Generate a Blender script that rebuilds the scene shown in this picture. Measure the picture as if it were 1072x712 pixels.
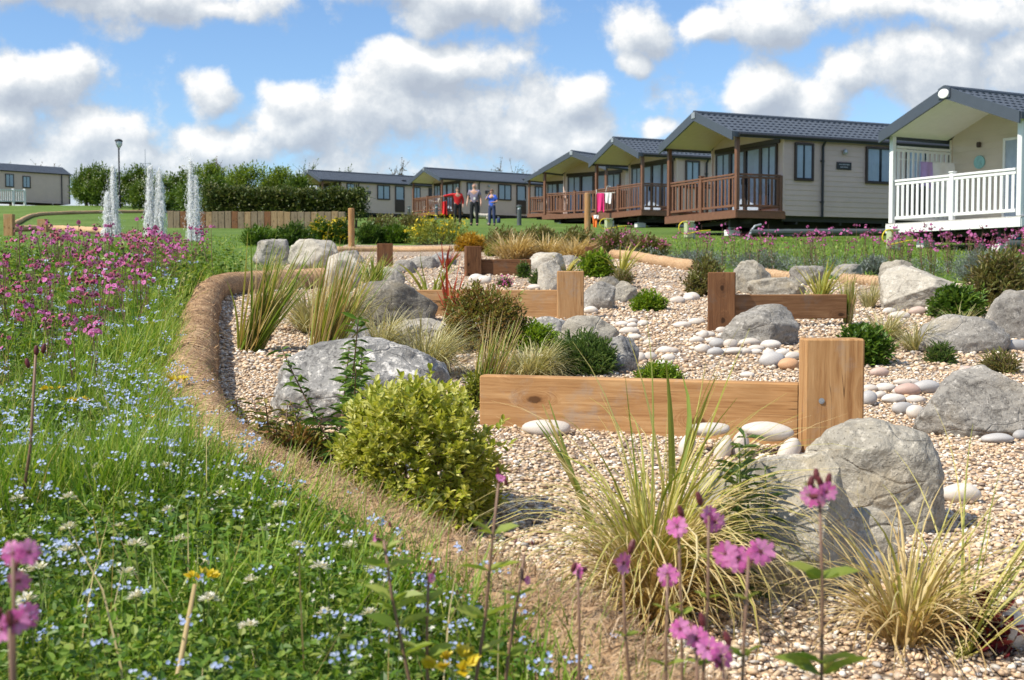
import bpy, math, random
import numpy as np
from mathutils import Vector, Matrix, Euler, noise as mnoise

R = math.radians
rng = np.random.default_rng(7)
random.seed(7)
for o in list(bpy.data.objects):
    bpy.data.objects.remove(o)
scene = bpy.context.scene
COL = scene.collection

# ------------------------------------------------------------------ camera
CAM_Z = 0.85
FPX = 1250.0          # focal length in photograph pixels (photograph 1072 wide)
PITCH = math.atan((356 - 297) / FPX)
cam_d = bpy.data.cameras.new('camera')
cam = bpy.data.objects.new('camera', cam_d)
COL.objects.link(cam)
cam.location = (0, 0, CAM_Z)
cam.rotation_euler = (R(90) - PITCH, 0, 0)
cam_d.sensor_width = 23.6
cam_d.lens = 23.6 * FPX / 1072
cam_d.clip_start = 0.05
cam_d.clip_end = 3000
cam_d.dof.use_dof = True
cam_d.dof.focus_distance = 4.6
cam_d.dof.aperture_fstop = 6.3
scene.camera = cam

# ------------------------------------------------------------------ light
SUN_EL = R(50)
SUN_DIR = Vector((-0.885 * math.cos(SUN_EL), -0.466 * math.cos(SUN_EL), math.sin(SUN_EL)))   # towards the sun
sun_d = bpy.data.lights.new('sun', 'SUN')
sun_d.energy = 4.8
sun_d.angle = R(0.5)
sun_d.color = (1.0, 0.93, 0.80)
sun = bpy.data.objects.new('sun', sun_d)
COL.objects.link(sun)
sun.rotation_euler = SUN_DIR.to_track_quat('Z', 'Y').to_euler()
sun.location = (-20, -15, 30)

scene.view_settings.view_transform = 'Standard'
scene.view_settings.look = 'None'
scene.view_settings.exposure = 0.35
scene.view_settings.gamma = 1.0
scene.view_settings.use_curve_mapping = False
scene.cycles.use_denoising = True
try:
    scene.cycles.denoiser = 'OPENIMAGEDENOISE'
    scene.cycles.denoising_input_passes = 'RGB_ALBEDO_NORMAL'
    scene.cycles.denoising_prefilter = 'ACCURATE'
except Exception:
    pass
scene.cycles.max_bounces = 8
scene.cycles.diffuse_bounces = 5
scene.cycles.glossy_bounces = 2
scene.cycles.transmission_bounces = 4
scene.cycles.transparent_max_bounces = 16
scene.cycles.caustics_reflective = False
scene.cycles.caustics_refractive = False
scene.cycles.sample_clamp_indirect = 4
scene.render.use_persistent_data = False


class NT:
    """tiny node helper"""
    def __init__(s, tree):
        s.t = tree
    def n(s, typ, **kw):
        nd = s.t.nodes.new(typ)
        for k, v in kw.items():
            if k == 'ins':
                for kk, vv in v.items():
                    s.set(nd.inputs[kk], vv)
            else:
                setattr(nd, k, v)
        return nd
    def set(s, sock, v):
        if isinstance(v, bpy.types.NodeSocket):
            s.t.links.new(v, sock)
        else:
            sock.default_value = v
    def m(s, op, a, b=None, c=None, clamp=False):
        nd = s.t.nodes.new('ShaderNodeMath')
        nd.operation = op
        nd.use_clamp = clamp
        s.set(nd.inputs[0], a)
        if b is not None: s.set(nd.inputs[1], b)
        if c is not None: s.set(nd.inputs[2], c)
        return nd.outputs[0]
    def vm(s, op, a, b=None, scale=None):
        nd = s.t.nodes.new('ShaderNodeVectorMath')
        nd.operation = op
        s.set(nd.inputs[0], a)
        if b is not None: s.set(nd.inputs[1], b)
        if scale is not None: s.set(nd.inputs['Scale'], scale)
        return nd.outputs['Value'] if op in ('LENGTH', 'DOT_PRODUCT', 'DISTANCE') else nd.outputs[0]
    def noise(s, vec, scale, detail=3, rough=0.55, dist=0.0, col=False):
        nd = s.t.nodes.new('ShaderNodeTexNoise')
        if vec is not None: s.set(nd.inputs['Vector'], vec)
        nd.inputs['Scale'].default_value = scale
        nd.inputs['Detail'].default_value = detail
        nd.inputs['Roughness'].default_value = rough
        nd.inputs['Distortion'].default_value = dist
        return nd.outputs['Color'] if col else nd.outputs['Fac']
    def voro(s, vec, scale, feature='F1', out='Distance', rnd=1.0):
        nd = s.t.nodes.new('ShaderNodeTexVoronoi')
        nd.feature = feature
        s.set(nd.inputs['Vector'], vec)
        nd.inputs['Scale'].default_value = scale
        nd.inputs['Randomness'].default_value = rnd
        return nd.outputs[out]
    def ramp(s, fac, stops, interp='LINEAR'):
        nd = s.t.nodes.new('ShaderNodeValToRGB')
        cr = nd.color_ramp
        cr.interpolation = interp
        while len(cr.elements) < len(stops):
            cr.elements.new(0.5)
        for e, (p, c) in zip(cr.elements, stops):
            e.position = p
            if not hasattr(c, '__len__'): c = (c, c, c)
            e.color = (c[0], c[1], c[2], 1)
        s.set(nd.inputs[0], fac)
        return nd.outputs[0]
    def smooth(s, v, a, b):
        nd = s.t.nodes.new('ShaderNodeMapRange')
        nd.interpolation_type = 'SMOOTHSTEP'
        s.set(nd.inputs[0], v)
        nd.inputs[1].default_value = a
        nd.inputs[2].default_value = b
        return nd.outputs[0]
    def mix(s, f, a, b, blend='MIX'):
        nd = s.t.nodes.new('ShaderNodeMix')
        nd.data_type = 'RGBA'
        nd.blend_type = blend
        s.set(nd.inputs[0], f)
        for sk, v in ((nd.inputs[6], a), (nd.inputs[7], b)):
            if not isinstance(v, bpy.types.NodeSocket) and len(v) == 3: v = (*v, 1)
            s.set(sk, v)
        return nd.outputs[2]
    def bump(s, h, strength=0.3, dist=0.01):
        nd = s.t.nodes.new('ShaderNodeBump')
        nd.inputs['Strength'].default_value = strength
        nd.inputs['Distance'].default_value = dist
        s.set(nd.inputs['Height'], h)
        return nd.outputs[0]


# ------------------------------------------------------------------ world: Nishita sky with cumulus
world = bpy.data.worlds.new('World')
scene.world = world
world.use_nodes = True
wt = world.node_tree
wt.nodes.clear()
# cloud density as a node group of the viewing direction (u = x/y, v = z/y, in units of 0.08)
cg = bpy.data.node_groups.new('cloud_density', 'ShaderNodeTree')
cg.interface.new_socket('UV', in_out='INPUT', socket_type='NodeSocketVector')
cg.interface.new_socket('D', in_out='OUTPUT', socket_type='NodeSocketFloat')
g = NT(cg)
gi = g.n('NodeGroupInput')
go_ = g.n('NodeGroupOutput')
warp = g.noise(gi.outputs[0], 1.3, 1, 0.5, col=True)
warp = g.vm('SUBTRACT', warp, (0.5, 0.5, 0.5))
p = g.vm('ADD', gi.outputs[0], g.vm('SCALE', warp, scale=0.55))
CLOUDS = [  # photograph pixel centre, radii
    (160, 0, 150, 30), (70, -20, 120, 40), (230, 14, 60, 18),
    (20, 88, 90, 34), (-20, 130, 110, 60), (100, 150, 62, 34), (40, 172, 100, 30), (130, 172, 60, 22),
    (224, 104, 28, 22), (300, 100, 42, 26), (325, 128, 80, 40), (245, 150, 60, 28), (400, 120, 110, 46), (470, 70, 105, 30), (525, 118, 110, 46),
    (470, 8, 130, 30), (400, -8, 80, 26), (585, 150, 80, 30), (600, 108, 40, 24), (684, 134, 26, 13),
    (668, 36, 44, 36), (664, 74, 20, 14), (740, 34, 40, 22), (812, 32, 52, 30), (868, 12, 60, 24), (798, 94, 50, 28), (850, 108, 60, 34), (885, 84, 50, 36), (975, 70, 100, 56), (1060, 66, 80, 46),
    (960, 6, 170, 24), (1060, 20, 80, 30), (1150, 60, 100, 90), (-120, 60, 120, 90),
]
acc = None
for (cx, cy, rx, ry) in CLOUDS:
    q = g.vm('SUBTRACT', p, ((cx - 536) / 100, (297 - cy) / 100, 0))
    q = g.vm('MULTIPLY', q, (88 / rx, 86 / ry, 0))
    b = g.m('SUBTRACT', 1.0, g.vm('LENGTH', q))
    acc = b if acc is None else g.m('SMOOTH_MAX', acc, b, 0.25)
# clouds outside the part of the sky the photograph covers
far_ = g.m('MULTIPLY', g.m('SUBTRACT', g.noise(gi.outputs[0], 0.16, 1, 0.5), 0.52), 6.0)
inframe = g.smooth(g.vm('LENGTH', g.vm('MULTIPLY', g.vm('SUBTRACT', gi.outputs[0], (0, 1.5, 0)), (0.13, 0.22, 0))), 0.85, 1.4)
acc = g.m('MAXIMUM', acc, g.m('SUBTRACT', g.m('MULTIPLY', far_, inframe), g.m('SUBTRACT', 1.0, inframe)))
vsep = g.n('ShaderNodeSeparateXYZ', ins={0: p})
acc = g.m('MAXIMUM', acc, g.m('SUBTRACT', 0.74, g.m('MULTIPLY', vsep.outputs[1], 0.44)))
acc = g.m('MAXIMUM', acc, -1.2)
n1 = g.noise(gi.outputs[0], 1.25, 8, 0.62)
d = g.m('ADD', acc, g.m('MULTIPLY', g.m('SUBTRACT', n1, 0.48), 2.2))
cg.links.new(d, go_.inputs[0])

w = NT(wt)
tc = w.n('ShaderNodeTexCoord')
sep = w.n('ShaderNodeSeparateXYZ', ins={0: tc.outputs['Generated']})
yy = w.m('MAXIMUM', w.m('ABSOLUTE', sep.outputs[1]), 0.12)
U = w.m('DIVIDE', w.m('MULTIPLY', sep.outputs[0], 12.5), yy)
V = w.m('DIVIDE', w.m('MULTIPLY', sep.outputs[2], 12.5), yy)
UV = w.n('ShaderNodeCombineXYZ', ins={0: U, 1: V, 2: w.m('MULTIPLY', w.m('SIGN', sep.outputs[1]), 3.0)}).outputs[0]
def cd(off):
    nd = w.n('ShaderNodeGroup')
    nd.node_tree = cg
    w.set(nd.inputs[0], w.vm('ADD', UV, off))
    return nd.outputs[0]
d0 = cd((0, 0, 0))
d1 = cd((-0.13, 0.22, 0))
alpha = w.smooth(d0, -0.03, 0.48)
lit1 = w.m('SUBTRACT', d0, d1)
lit = w.m('MULTIPLY', lit1, 1.55)
# sun-facing rims bright, thick and averted parts grey
lf = w.m('SUBTRACT', w.m('ADD', 0.47, w.m('MULTIPLY', lit, 0.62)), w.m('MULTIPLY', w.smooth(d0, 0.55, 1.5), 0.16), clamp=True)
ccol = w.ramp(lf, [(0.0, (2.9, 3.25, 3.8)), (0.35, (3.6, 3.95, 4.4)), (0.65, (4.7, 4.95, 5.2)), (0.95, (6.3, 6.3, 6.25))])
sky = w.n('ShaderNodeTexSky')
sky.sky_type = 'NISHITA'
sky.sun_disc = False
sky.sun_elevation = SUN_EL
sky.sun_rotation = math.atan2(SUN_DIR.x, SUN_DIR.y)
sky.air_density = 1.0
sky.dust_density = 0.35
sky.ozone_density = 1.6
hz = w.smooth(V, 0.0, 2.2)
alpha = w.m('MULTIPLY', alpha, w.m('ADD', 0.82, w.m('MULTIPLY', hz, 0.16)))
mixc = w.mix(alpha, w.mix(1.0, sky.outputs[0], (0.72, 0.86, 1.02), 'MULTIPLY'), ccol)
bg = w.n('ShaderNodeBackground', ins={0: mixc, 1: 0.13})
wo = w.n('ShaderNodeOutputWorld', ins={0: bg.outputs[0]})

# ------------------------------------------------------------------ terrain
def sstep(t):
    t = np.clip(t, 0, 1)
    return t * t * (3 - 2 * t)

SL = 0.0645
PATH_L = np.array([(0.42, 0.4), (0.30, 1.2), (0.148, 1.78), (0.007, 2.10), (-0.187, 2.44), (-0.449, 2.86), (-0.722, 3.33), (-1.02, 4.08), (-1.32, 4.97),
                   (-1.66, 6.35), (-2.25, 8.6), (-2.75, 10.9), (-2.75, 12.4), (-2.9, 14.5), (-3.4, 18), (-3.6, 25.5), (-3.6, 26)])
PATH_R = np.array([(8.5, 0.4), (8.5, 8.5), (6.6, 12.4), (4.1, 13.5), (3.17, 14.2), (2.2, 17.0), (1.7, 20.6), (0.9, 22.5), (-1.0, 25.5), (-1.2, 26)])
def xl(y): return np.interp(y, PATH_L[:, 1], PATH_L[:, 0])
def xr(y): return np.interp(y, PATH_R[:, 1], PATH_R[:, 0])

def H(x, y):
    x = np.asarray(x, float); y = np.asarray(y, float)
    ys = np.where(y < 130, y, 130 + (y - 130) * 0.05)
    z = SL * np.maximum(ys, -1.0)
    bank = 0.10 * sstep((xl(y) - x) / 0.35) * sstep((16 - y) / 4)
    z = z + bank
    z = z + 0.9 * sstep((-x - 12) / 25) * sstep((y - 45) / 50)
    z = z - 0.18 * np.exp(-((x - 11.5) / 5.5) ** 2 - ((y - 26) / 8) ** 2)
    z = z + 0.012 * np.sin(x * 2.3 + 1) * np.sin(y * 1.9) * sstep(y / 4)
    return z
def Hs(x, y): return float(H(x, y))

def ray(px, py):
    """slopes of the sight line through a photograph pixel: X per metre forward, Z per metre forward"""
    u = (px - 536) / FPX
    v = (356 - py) / FPX
    fy = math.cos(PITCH) + v * math.sin(PITCH)
    fz = -math.sin(PITCH) + v * math.cos(PITCH)
    return u / fy, fz / fy
def at(px, py, d):
    a, b = ray(px, py)
    return Vector((a * d, d, CAM_Z + b * d))
def G(px, py):
    """ground point seen at a photograph pixel"""
    a, b = ray(px, py)
    ds = np.concatenate([np.arange(0.8, 30, 0.02), np.arange(30, 200, 0.25)])
    f = CAM_Z + b * ds - H(a * ds, ds)
    i = np.argmax(f < 0)
    if f[i] >= 0: i = len(ds) - 1
    d = ds[i]
    return Vector((a * d, d, Hs(a * d, d)))
def gnd(x, y): return Vector((x, y, Hs(x, y)))

# ------------------------------------------------------------------ mesh builder
class MB:
    def __init__(s):
        s.V = []; s.L = []; s.S = []; s.M = []; s.n = 0
    def add(s, V, F, mi=0):
        V = np.asarray(V, float).reshape(-1, 3)
        if isinstance(F, np.ndarray):
            F = F.reshape(-1, F.shape[-1])
            s.L.append((F + s.n).ravel()); s.S.append(np.full(len(F), F.shape[1])); s.M.append(np.full(len(F), mi))
        else:
            for f in F:
                s.L.append(np.asarray(f) + s.n); s.S.append(np.array([len(f)])); s.M.append(np.array([mi]))
        s.V.append(V); s.n += len(V)
        return s
    def mesh(s, name, mats, smooth=False, offset=None):
        me = bpy.data.meshes.new(name)
        V = np.concatenate(s.V) if s.V else np.zeros((0, 3))
        if offset is not None: V = V - np.asarray(offset)
        L = np.concatenate(s.L).astype(np.int32); S = np.concatenate(s.S).astype(np.int32)
        me.vertices.add(len(V)); me.vertices.foreach_set('co', V.astype(np.float32).ravel())
        me.loops.add(len(L)); me.loops.foreach_set('vertex_index', L)
        me.polygons.add(len(S)); me.polygons.foreach_set('loop_start', np.concatenate([[0], np.cumsum(S)[:-1]]).astype(np.int32))
        mats = mats if isinstance(mats, (list, tuple)) else [mats]
        for m_ in mats: me.materials.append(m_)
        if len(mats) > 1: me.polygons.foreach_set('material_index', np.concatenate(s.M).astype(np.int32))
        me.polygons.foreach_set('use_smooth', np.full(len(S), bool(smooth)))
        me.update(calc_edges=True)
        return me
    def build(s, name, mats, parent=None, smooth=False, loc=None):
        """link as one object; with loc the vertices are world coordinates and the origin goes to loc"""
        me = s.mesh(name, mats, smooth, offset=loc)
        o = bpy.data.objects.new(name, me)
        COL.objects.link(o)
        if loc is not None: o.location = loc
        if parent is not None: o.parent = parent
        return o
    # shapes
    def box(s, c, sz, rot=None, mi=0, bev=0.0):
        hx, hy, hz = sz[0] / 2, sz[1] / 2, sz[2] / 2
        b = min(bev, hx * .45, hy * .45, hz * .45)
        if b <= 0:
            V = np.array([(x, y, z) for x in (-hx, hx) for y in (-hy, hy) for z in (-hz, hz)])
            F = np.array([(0, 1, 3, 2), (4, 6, 7, 5), (0, 4, 5, 1), (2, 3, 7, 6), (0, 2, 6, 4), (1, 5, 7, 3)])
            s_f = [F]
        else:
            V = []; idx = {}
            for ix, x in enumerate((-hx, hx)):
                for iy, y in enumerate((-hy, hy)):
                    for iz, z in enumerate((-hz, hz)):
                        sx, sy, sz_ = (1 - 2 * ix), (1 - 2 * iy), (1 - 2 * iz)
                        for ax in range(3):
                            p = [x + sx * b, y + sy * b, z + sz_ * b]
                            p[ax] = (x, y, z)[ax]
                            idx[(ix, iy, iz, ax)] = len(V); V.append(p)
            V = np.array(V); F = []
            for ax in range(3):
                o1, o2 = [(1, 2), (0, 2), (0, 1)][ax]
                for k in (0, 1):
                    q = []
                    for (a, c_) in ((0, 0), (1, 0), (1, 1), (0, 1)):
                        t = [0, 0, 0]; t[ax] = k; t[o1] = a; t[o2] = c_
                        q.append(idx[(*t, ax)])
                    F.append(q)
            for ax in range(3):
                o1, o2 = [(1, 2), (0, 2), (0, 1)][ax]
                for a in (0, 1):
                    for c_ in (0, 1):
                        t0 = [0, 0, 0]; t0[o1] = a; t0[o2] = c_; t1 = list(t0); t1[ax] = 1
                        F.append([idx[(*t0, o1)], idx[(*t1, o1)], idx[(*t1, o2)], idx[(*t0, o2)]])
            T = [[idx[(x, y, z, a)] for a in range(3)] for x in (0, 1) for y in (0, 1) for z in (0, 1)]
            s_f = F + T
        if rot is not None: V = V @ np.array(rot).T
        V = V + np.asarray(c)
        if isinstance(s_f[0], np.ndarray): return s.add(V, s_f[0], mi)
        return s.add(V, s_f, mi)
    def bar(s, a, b, w, h, up=(0, 0, 1), mi=0, bev=0.0):
        a = Vector(a); b = Vector(b); dx = (b - a); L = dx.length; dx.normalize()
        up = Vector(up); y = up.cross(dx)
        if y.length < 1e-5: y = Vector((0, 1, 0)).cross(dx)
        y.normalize(); z = dx.cross(y)
        M = np.array([dx, y, z]).T
        return s.box((a + b) / 2, (L, w, h), M, mi, bev)
    def tube(s, P, r, n=8, cap=True, mi=0):
        P = [Vector(p) for p in P]
        if not hasattr(r, '__len__'): r = [r] * len(P)
        rings = []; ref = None
        for i, p in enumerate(P):
            t = (P[min(i + 1, len(P) - 1)] - P[max(i - 1, 0)]).normalized()
            if ref is None:
                ref = Vector((0, 0, 1)) if abs(t.z) < 0.9 else Vector((1, 0, 0))
            x = (ref - t * ref.dot(t)).normalized(); ref = x
            y = t.cross(x)
            rings.append([p + (x * math.cos(2 * math.pi * k / n) + y * math.sin(2 * math.pi * k / n)) * r[i] for k in range(n)])
        V = np.array([v for rg in rings for v in rg])
        F = [[i * n + k, i * n + (k + 1) % n, (i + 1) * n + (k + 1) % n, (i + 1) * n + k] for i in range(len(P) - 1) for k in range(n)]
        if cap:
            F.append(list(range(n))[::-1]); F.append([(len(P) - 1) * n + k for k in range(n)])
        return s.add(V, F, mi)
    def lathe(s, prof, n=14, c=(0, 0, 0), mi=0):
        V = []; F = []
        for (r, z) in prof:
            for k in range(n):
                a = 2 * math.pi * k / n
                V.append((c[0] + r * math.cos(a), c[1] + r * math.sin(a), c[2] + z))
        for i in range(len(prof) - 1):
            for k in range(n):
                F.append([i * n + k, i * n + (k + 1) % n, (i + 1) * n + (k + 1) % n, (i + 1) * n + k])
        F.append(list(range(n))[::-1]); F.append([(len(prof) - 1) * n + k for k in range(n)])
        return s.add(V, F, mi)
    def quad(s, a, b, c, d, mi=0):
        return s.add([a, b, c, d], [[0, 1, 2, 3]], mi)
    def prism(s, poly, ex, mi=0):
        """closed polygon (3-D points) swept by vector ex"""
        n = len(poly); P = np.array([list(p) for p in poly]); Q = P + np.array(ex)
        F = [list(range(n))[::-1], [n + i for i in range(n)]] + [[i, (i + 1) % n, n + (i + 1) % n, n + i] for i in range(n)]
        return s.add(np.vstack([P, Q]), F, mi)
    def grid(s, X, mi=0, flip=False):
        """X: (a,b,3) points"""
        a, b = X.shape[:2]
        I = np.arange(a * b).reshape(a, b)
        F = np.stack([I[:-1, :-1], I[1:, :-1], I[1:, 1:], I[:-1, 1:]], -1).reshape(-1, 4)
        if flip: F = F[:, ::-1]
        return s.add(X.reshape(-1, 3), F, mi)
    def stamp(s, tmpl, F, Rm, T, mi=0):
        """template verts (k,3) through rotations*scale Rm (N,3,3) and offsets T (N,3)"""
        V = np.einsum('nij,kj->nki', Rm, tmpl) + T[:, None, :]
        N, k = V.shape[:2]
        FF = (F[None] + (np.arange(N) * k)[:, None, None]).reshape(-1, F.shape[1])
        return s.add(V.reshape(-1, 3), FF, mi)

def ico(sub):
    t = (1 + 5 ** .5) / 2
    V = [(-1, t, 0), (1, t, 0), (-1, -t, 0), (1, -t, 0), (0, -1, t), (0, 1, t), (0, -1, -t), (0, 1, -t), (t, 0, -1), (t, 0, 1), (-t, 0, -1), (-t, 0, 1)]
    F = [(0, 11, 5), (0, 5, 1), (0, 1, 7), (0, 7, 10), (0, 10, 11), (1, 5, 9), (5, 11, 4), (11, 10, 2), (10, 7, 6), (7, 1, 8), (3, 9, 4), (3, 4, 2), (3, 2, 6), (3, 6, 8), (3, 8, 9), (4, 9, 5), (2, 4, 11), (6, 2, 10), (8, 6, 7), (9, 8, 1)]
    V = [Vector(v).normalized() for v in V]
    for _ in range(sub):
        cache = {}; F2 = []
        def mid(a, b):
            k = (min(a, b), max(a, b))
            if k not in cache:
                cache[k] = len(V); V.append((V[a] + V[b]).normalized())
            return cache[k]
        for a, b, c in F:
            ab, bc, ca = mid(a, b), mid(b, c), mid(c, a)
            F2 += [(a, ab, ca), (b, bc, ab), (c, ca, bc), (ab, bc, ca)]
        F = F2
    return np.array([list(v) for v in V]), np.array(F)
ICO = {k: ico(k) for k in (0, 1, 2, 3, 4, 5)}

def frames(dirs, roll=None):
    """rotation matrices whose x axis is dirs (N,3), z axis as upright as can be, rolled"""
    d = dirs / np.linalg.norm(dirs, axis=1, keepdims=True)
    up = np.tile(np.array([0, 0, 1.0]), (len(d), 1))
    bad = np.abs(d[:, 2]) > 0.98
    up[bad] = (1, 0, 0)
    y = np.cross(up, d); y /= np.linalg.norm(y, axis=1, keepdims=True)
    z = np.cross(d, y)
    if roll is not None:
        c, s_ = np.cos(roll)[:, None], np.sin(roll)[:, None]
        y, z = y * c + z * s_, z * c - y * s_
    return np.stack([d, y, z], -1)

def tag(o, label=None, cat=None, group=None, kind=None):
    if label: o['label'] = label
    if cat: o['category'] = cat
    if group: o['group'] = group
    if kind: o['kind'] = kind
    return o
def empty(name, loc, rz=0.0):
    o = bpy.data.objects.new(name, None)
    COL.objects.link(o)
    o.location = loc; o.rotation_euler = (0, 0, rz); o.empty_display_size = 0.2
    return o
def copy_tree(o, parent=None):
    c = o.copy(); COL.objects.link(c)
    if parent is not None: c.parent = parent
    for ch in list(o.children): copy_tree(ch, c)
    return c

# ------------------------------------------------------------------ materials
def newmat(name):
    m = bpy.data.materials.new(name)
    m.use_nodes = True
    nt = NT(m.node_tree)
    bs = m.node_tree.nodes['Principled BSDF']
    return m, nt, bs
def plain(name, col, rough=0.6, metal=0.0, var=0.12, scale=6.0, bump=0.0, spec=0.5):
    """a paint or plastic with a little unevenness"""
    m, n, b = newmat(name)
    tcn = n.n('ShaderNodeTexCoord')
    f = n.noise(tcn.outputs['Object'], scale, 5, 0.6)
    c = n.ramp(f, [(0.25, [v * (1 - var) for v in col]), (0.75, [min(1, v * (1 + var)) for v in col])])
    n.set(b.inputs['Base Color'], c)
    b.inputs['Roughness'].default_value = rough
    b.inputs['Metallic'].default_value = metal
    b.inputs['Specular IOR Level'].default_value = spec
    if bump: n.set(b.inputs['Normal'], n.bump(n.noise(tcn.outputs['Object'], scale * 12, 3), bump, 0.01))
    return m
def leafmat(name, cols, trans=0.35, rough=0.45, spec=0.35, wild=None):
    """foliage: one colour per leaf from a ramp, light passing through"""
    m, n, b = newmat(name)
    geo = n.n('ShaderNodeNewGeometry')
    k = len(cols)
    c = n.ramp(geo.outputs['Random Per Island'], [(i / max(1, k - 1), cc) for i, cc in enumerate(cols)])
    tcn = n.n('ShaderNodeTexCoord')
    c = n.mix(0.5, c, n.ramp(n.noise(tcn.outputs['Object'], 3.0 if wild is None else wild, 3), [(0.3, (0.62, 0.62, 0.62)), (0.7, (1.3, 1.3, 1.3))]), 'MULTIPLY')
    n.set(b.inputs['Base Color'], c)
    b.inputs['Roughness'].default_value = rough
    b.inputs['Specular IOR Level'].default_value = spec
    tr = n.n('ShaderNodeBsdfTranslucent', ins={0: n.mix(1.0, c, (1.15, 1.1, 0.6), 'MULTIPLY')})
    mx = n.n('ShaderNodeMixShader', ins={0: trans, 1: b.outputs[0], 2: tr.outputs[0]})
    out = m.node_tree.nodes['Material Output']
    m.node_tree.links.new(mx.outputs[0], out.inputs[0])
    return m

def rockmat(name, dark, mid, pale, warm=(0.42, 0.34, 0.22), warmth=0.35, speck=55, contrast=1.0):
    m, n, b = newmat(name)
    tcn = n.n('ShaderNodeTexCoord')
    oi = n.n('ShaderNodeObjectInfo')
    co = n.vm('ADD', tcn.outputs['Object'], n.vm('SCALE', (3.1, 7.7, 5.3), scale=n.m('MULTIPLY', oi.outputs['Random'], 9.0)))
    big = n.noise(co, 3.5, 5, 0.62, 0.6)
    medm = n.noise(co, 14, 6, 0.7, 0.4)
    fine = n.noise(co, speck, 4, 0.75)
    f = n.m('ADD', n.m('MULTIPLY', big, 0.35), n.m('ADD', n.m('MULTIPLY', medm, 0.35), n.m('MULTIPLY', fine, 0.45)))
    f = n.m('ADD', n.m('MULTIPLY', n.m('SUBTRACT', f, 0.575), contrast), 0.5)
    c = n.ramp(f, [(0.30, dark), (0.46, mid), (0.56, mid), (0.70, pale)])
    wm = n.smooth(n.noise(co, 5.5, 4, 0.6), 0.5, 0.72)
    c = n.mix(n.m('MULTIPLY', wm, warmth), c, warm)
    # pale lichen spots and dark crystals
    li = n.smooth(n.noise(co, 38, 5, .7, .8), 0.55, 0.66)
    c = n.mix(n.m('MULTIPLY', li, 0.5), c, [min(1, v * 1.2) for v in pale])
    dkp = n.smooth(n.noise(n.vm('ADD', co, (5, 2, 9)), 9, 5, .7, .6), 0.54, 0.66)
    c = n.mix(n.m('MULTIPLY', dkp, 0.55), c, dark)
    dk = n.smooth(n.noise(co, speck * 1.7, 2, 0.6), 0.62, 0.70)
    c = n.mix(n.m('MULTIPLY', dk, 0.6), c, [v * 0.55 for v in dark])
    n.set(b.inputs['Base Color'], c)
    b.inputs['Roughness'].default_value = 0.82
    b.inputs['Specular IOR Level'].default_value = 0.25
    h = n.m('ADD', n.m('MULTIPLY', medm, 0.8), n.m('MULTIPLY', fine, 0.35))
    crk = n.voro(n.vm('MULTIPLY', n.vm('ADD', co, n.vm('SCALE', n.noise(co, 3, 2, col=True), scale=.25)), (1, 1, 2.2)), 4.5, 'DISTANCE_TO_EDGE')
    crk = n.m('MULTIPLY', n.smooth(crk, .03, .0), n.smooth(n.noise(co, 2.2, 2), .46, .56))
    h = n.m('SUBTRACT', h, n.m('MULTIPLY', crk, .22))
    n.set(b.inputs['Normal'], n.bump(h, 0.8, 0.02))
    return m

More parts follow.
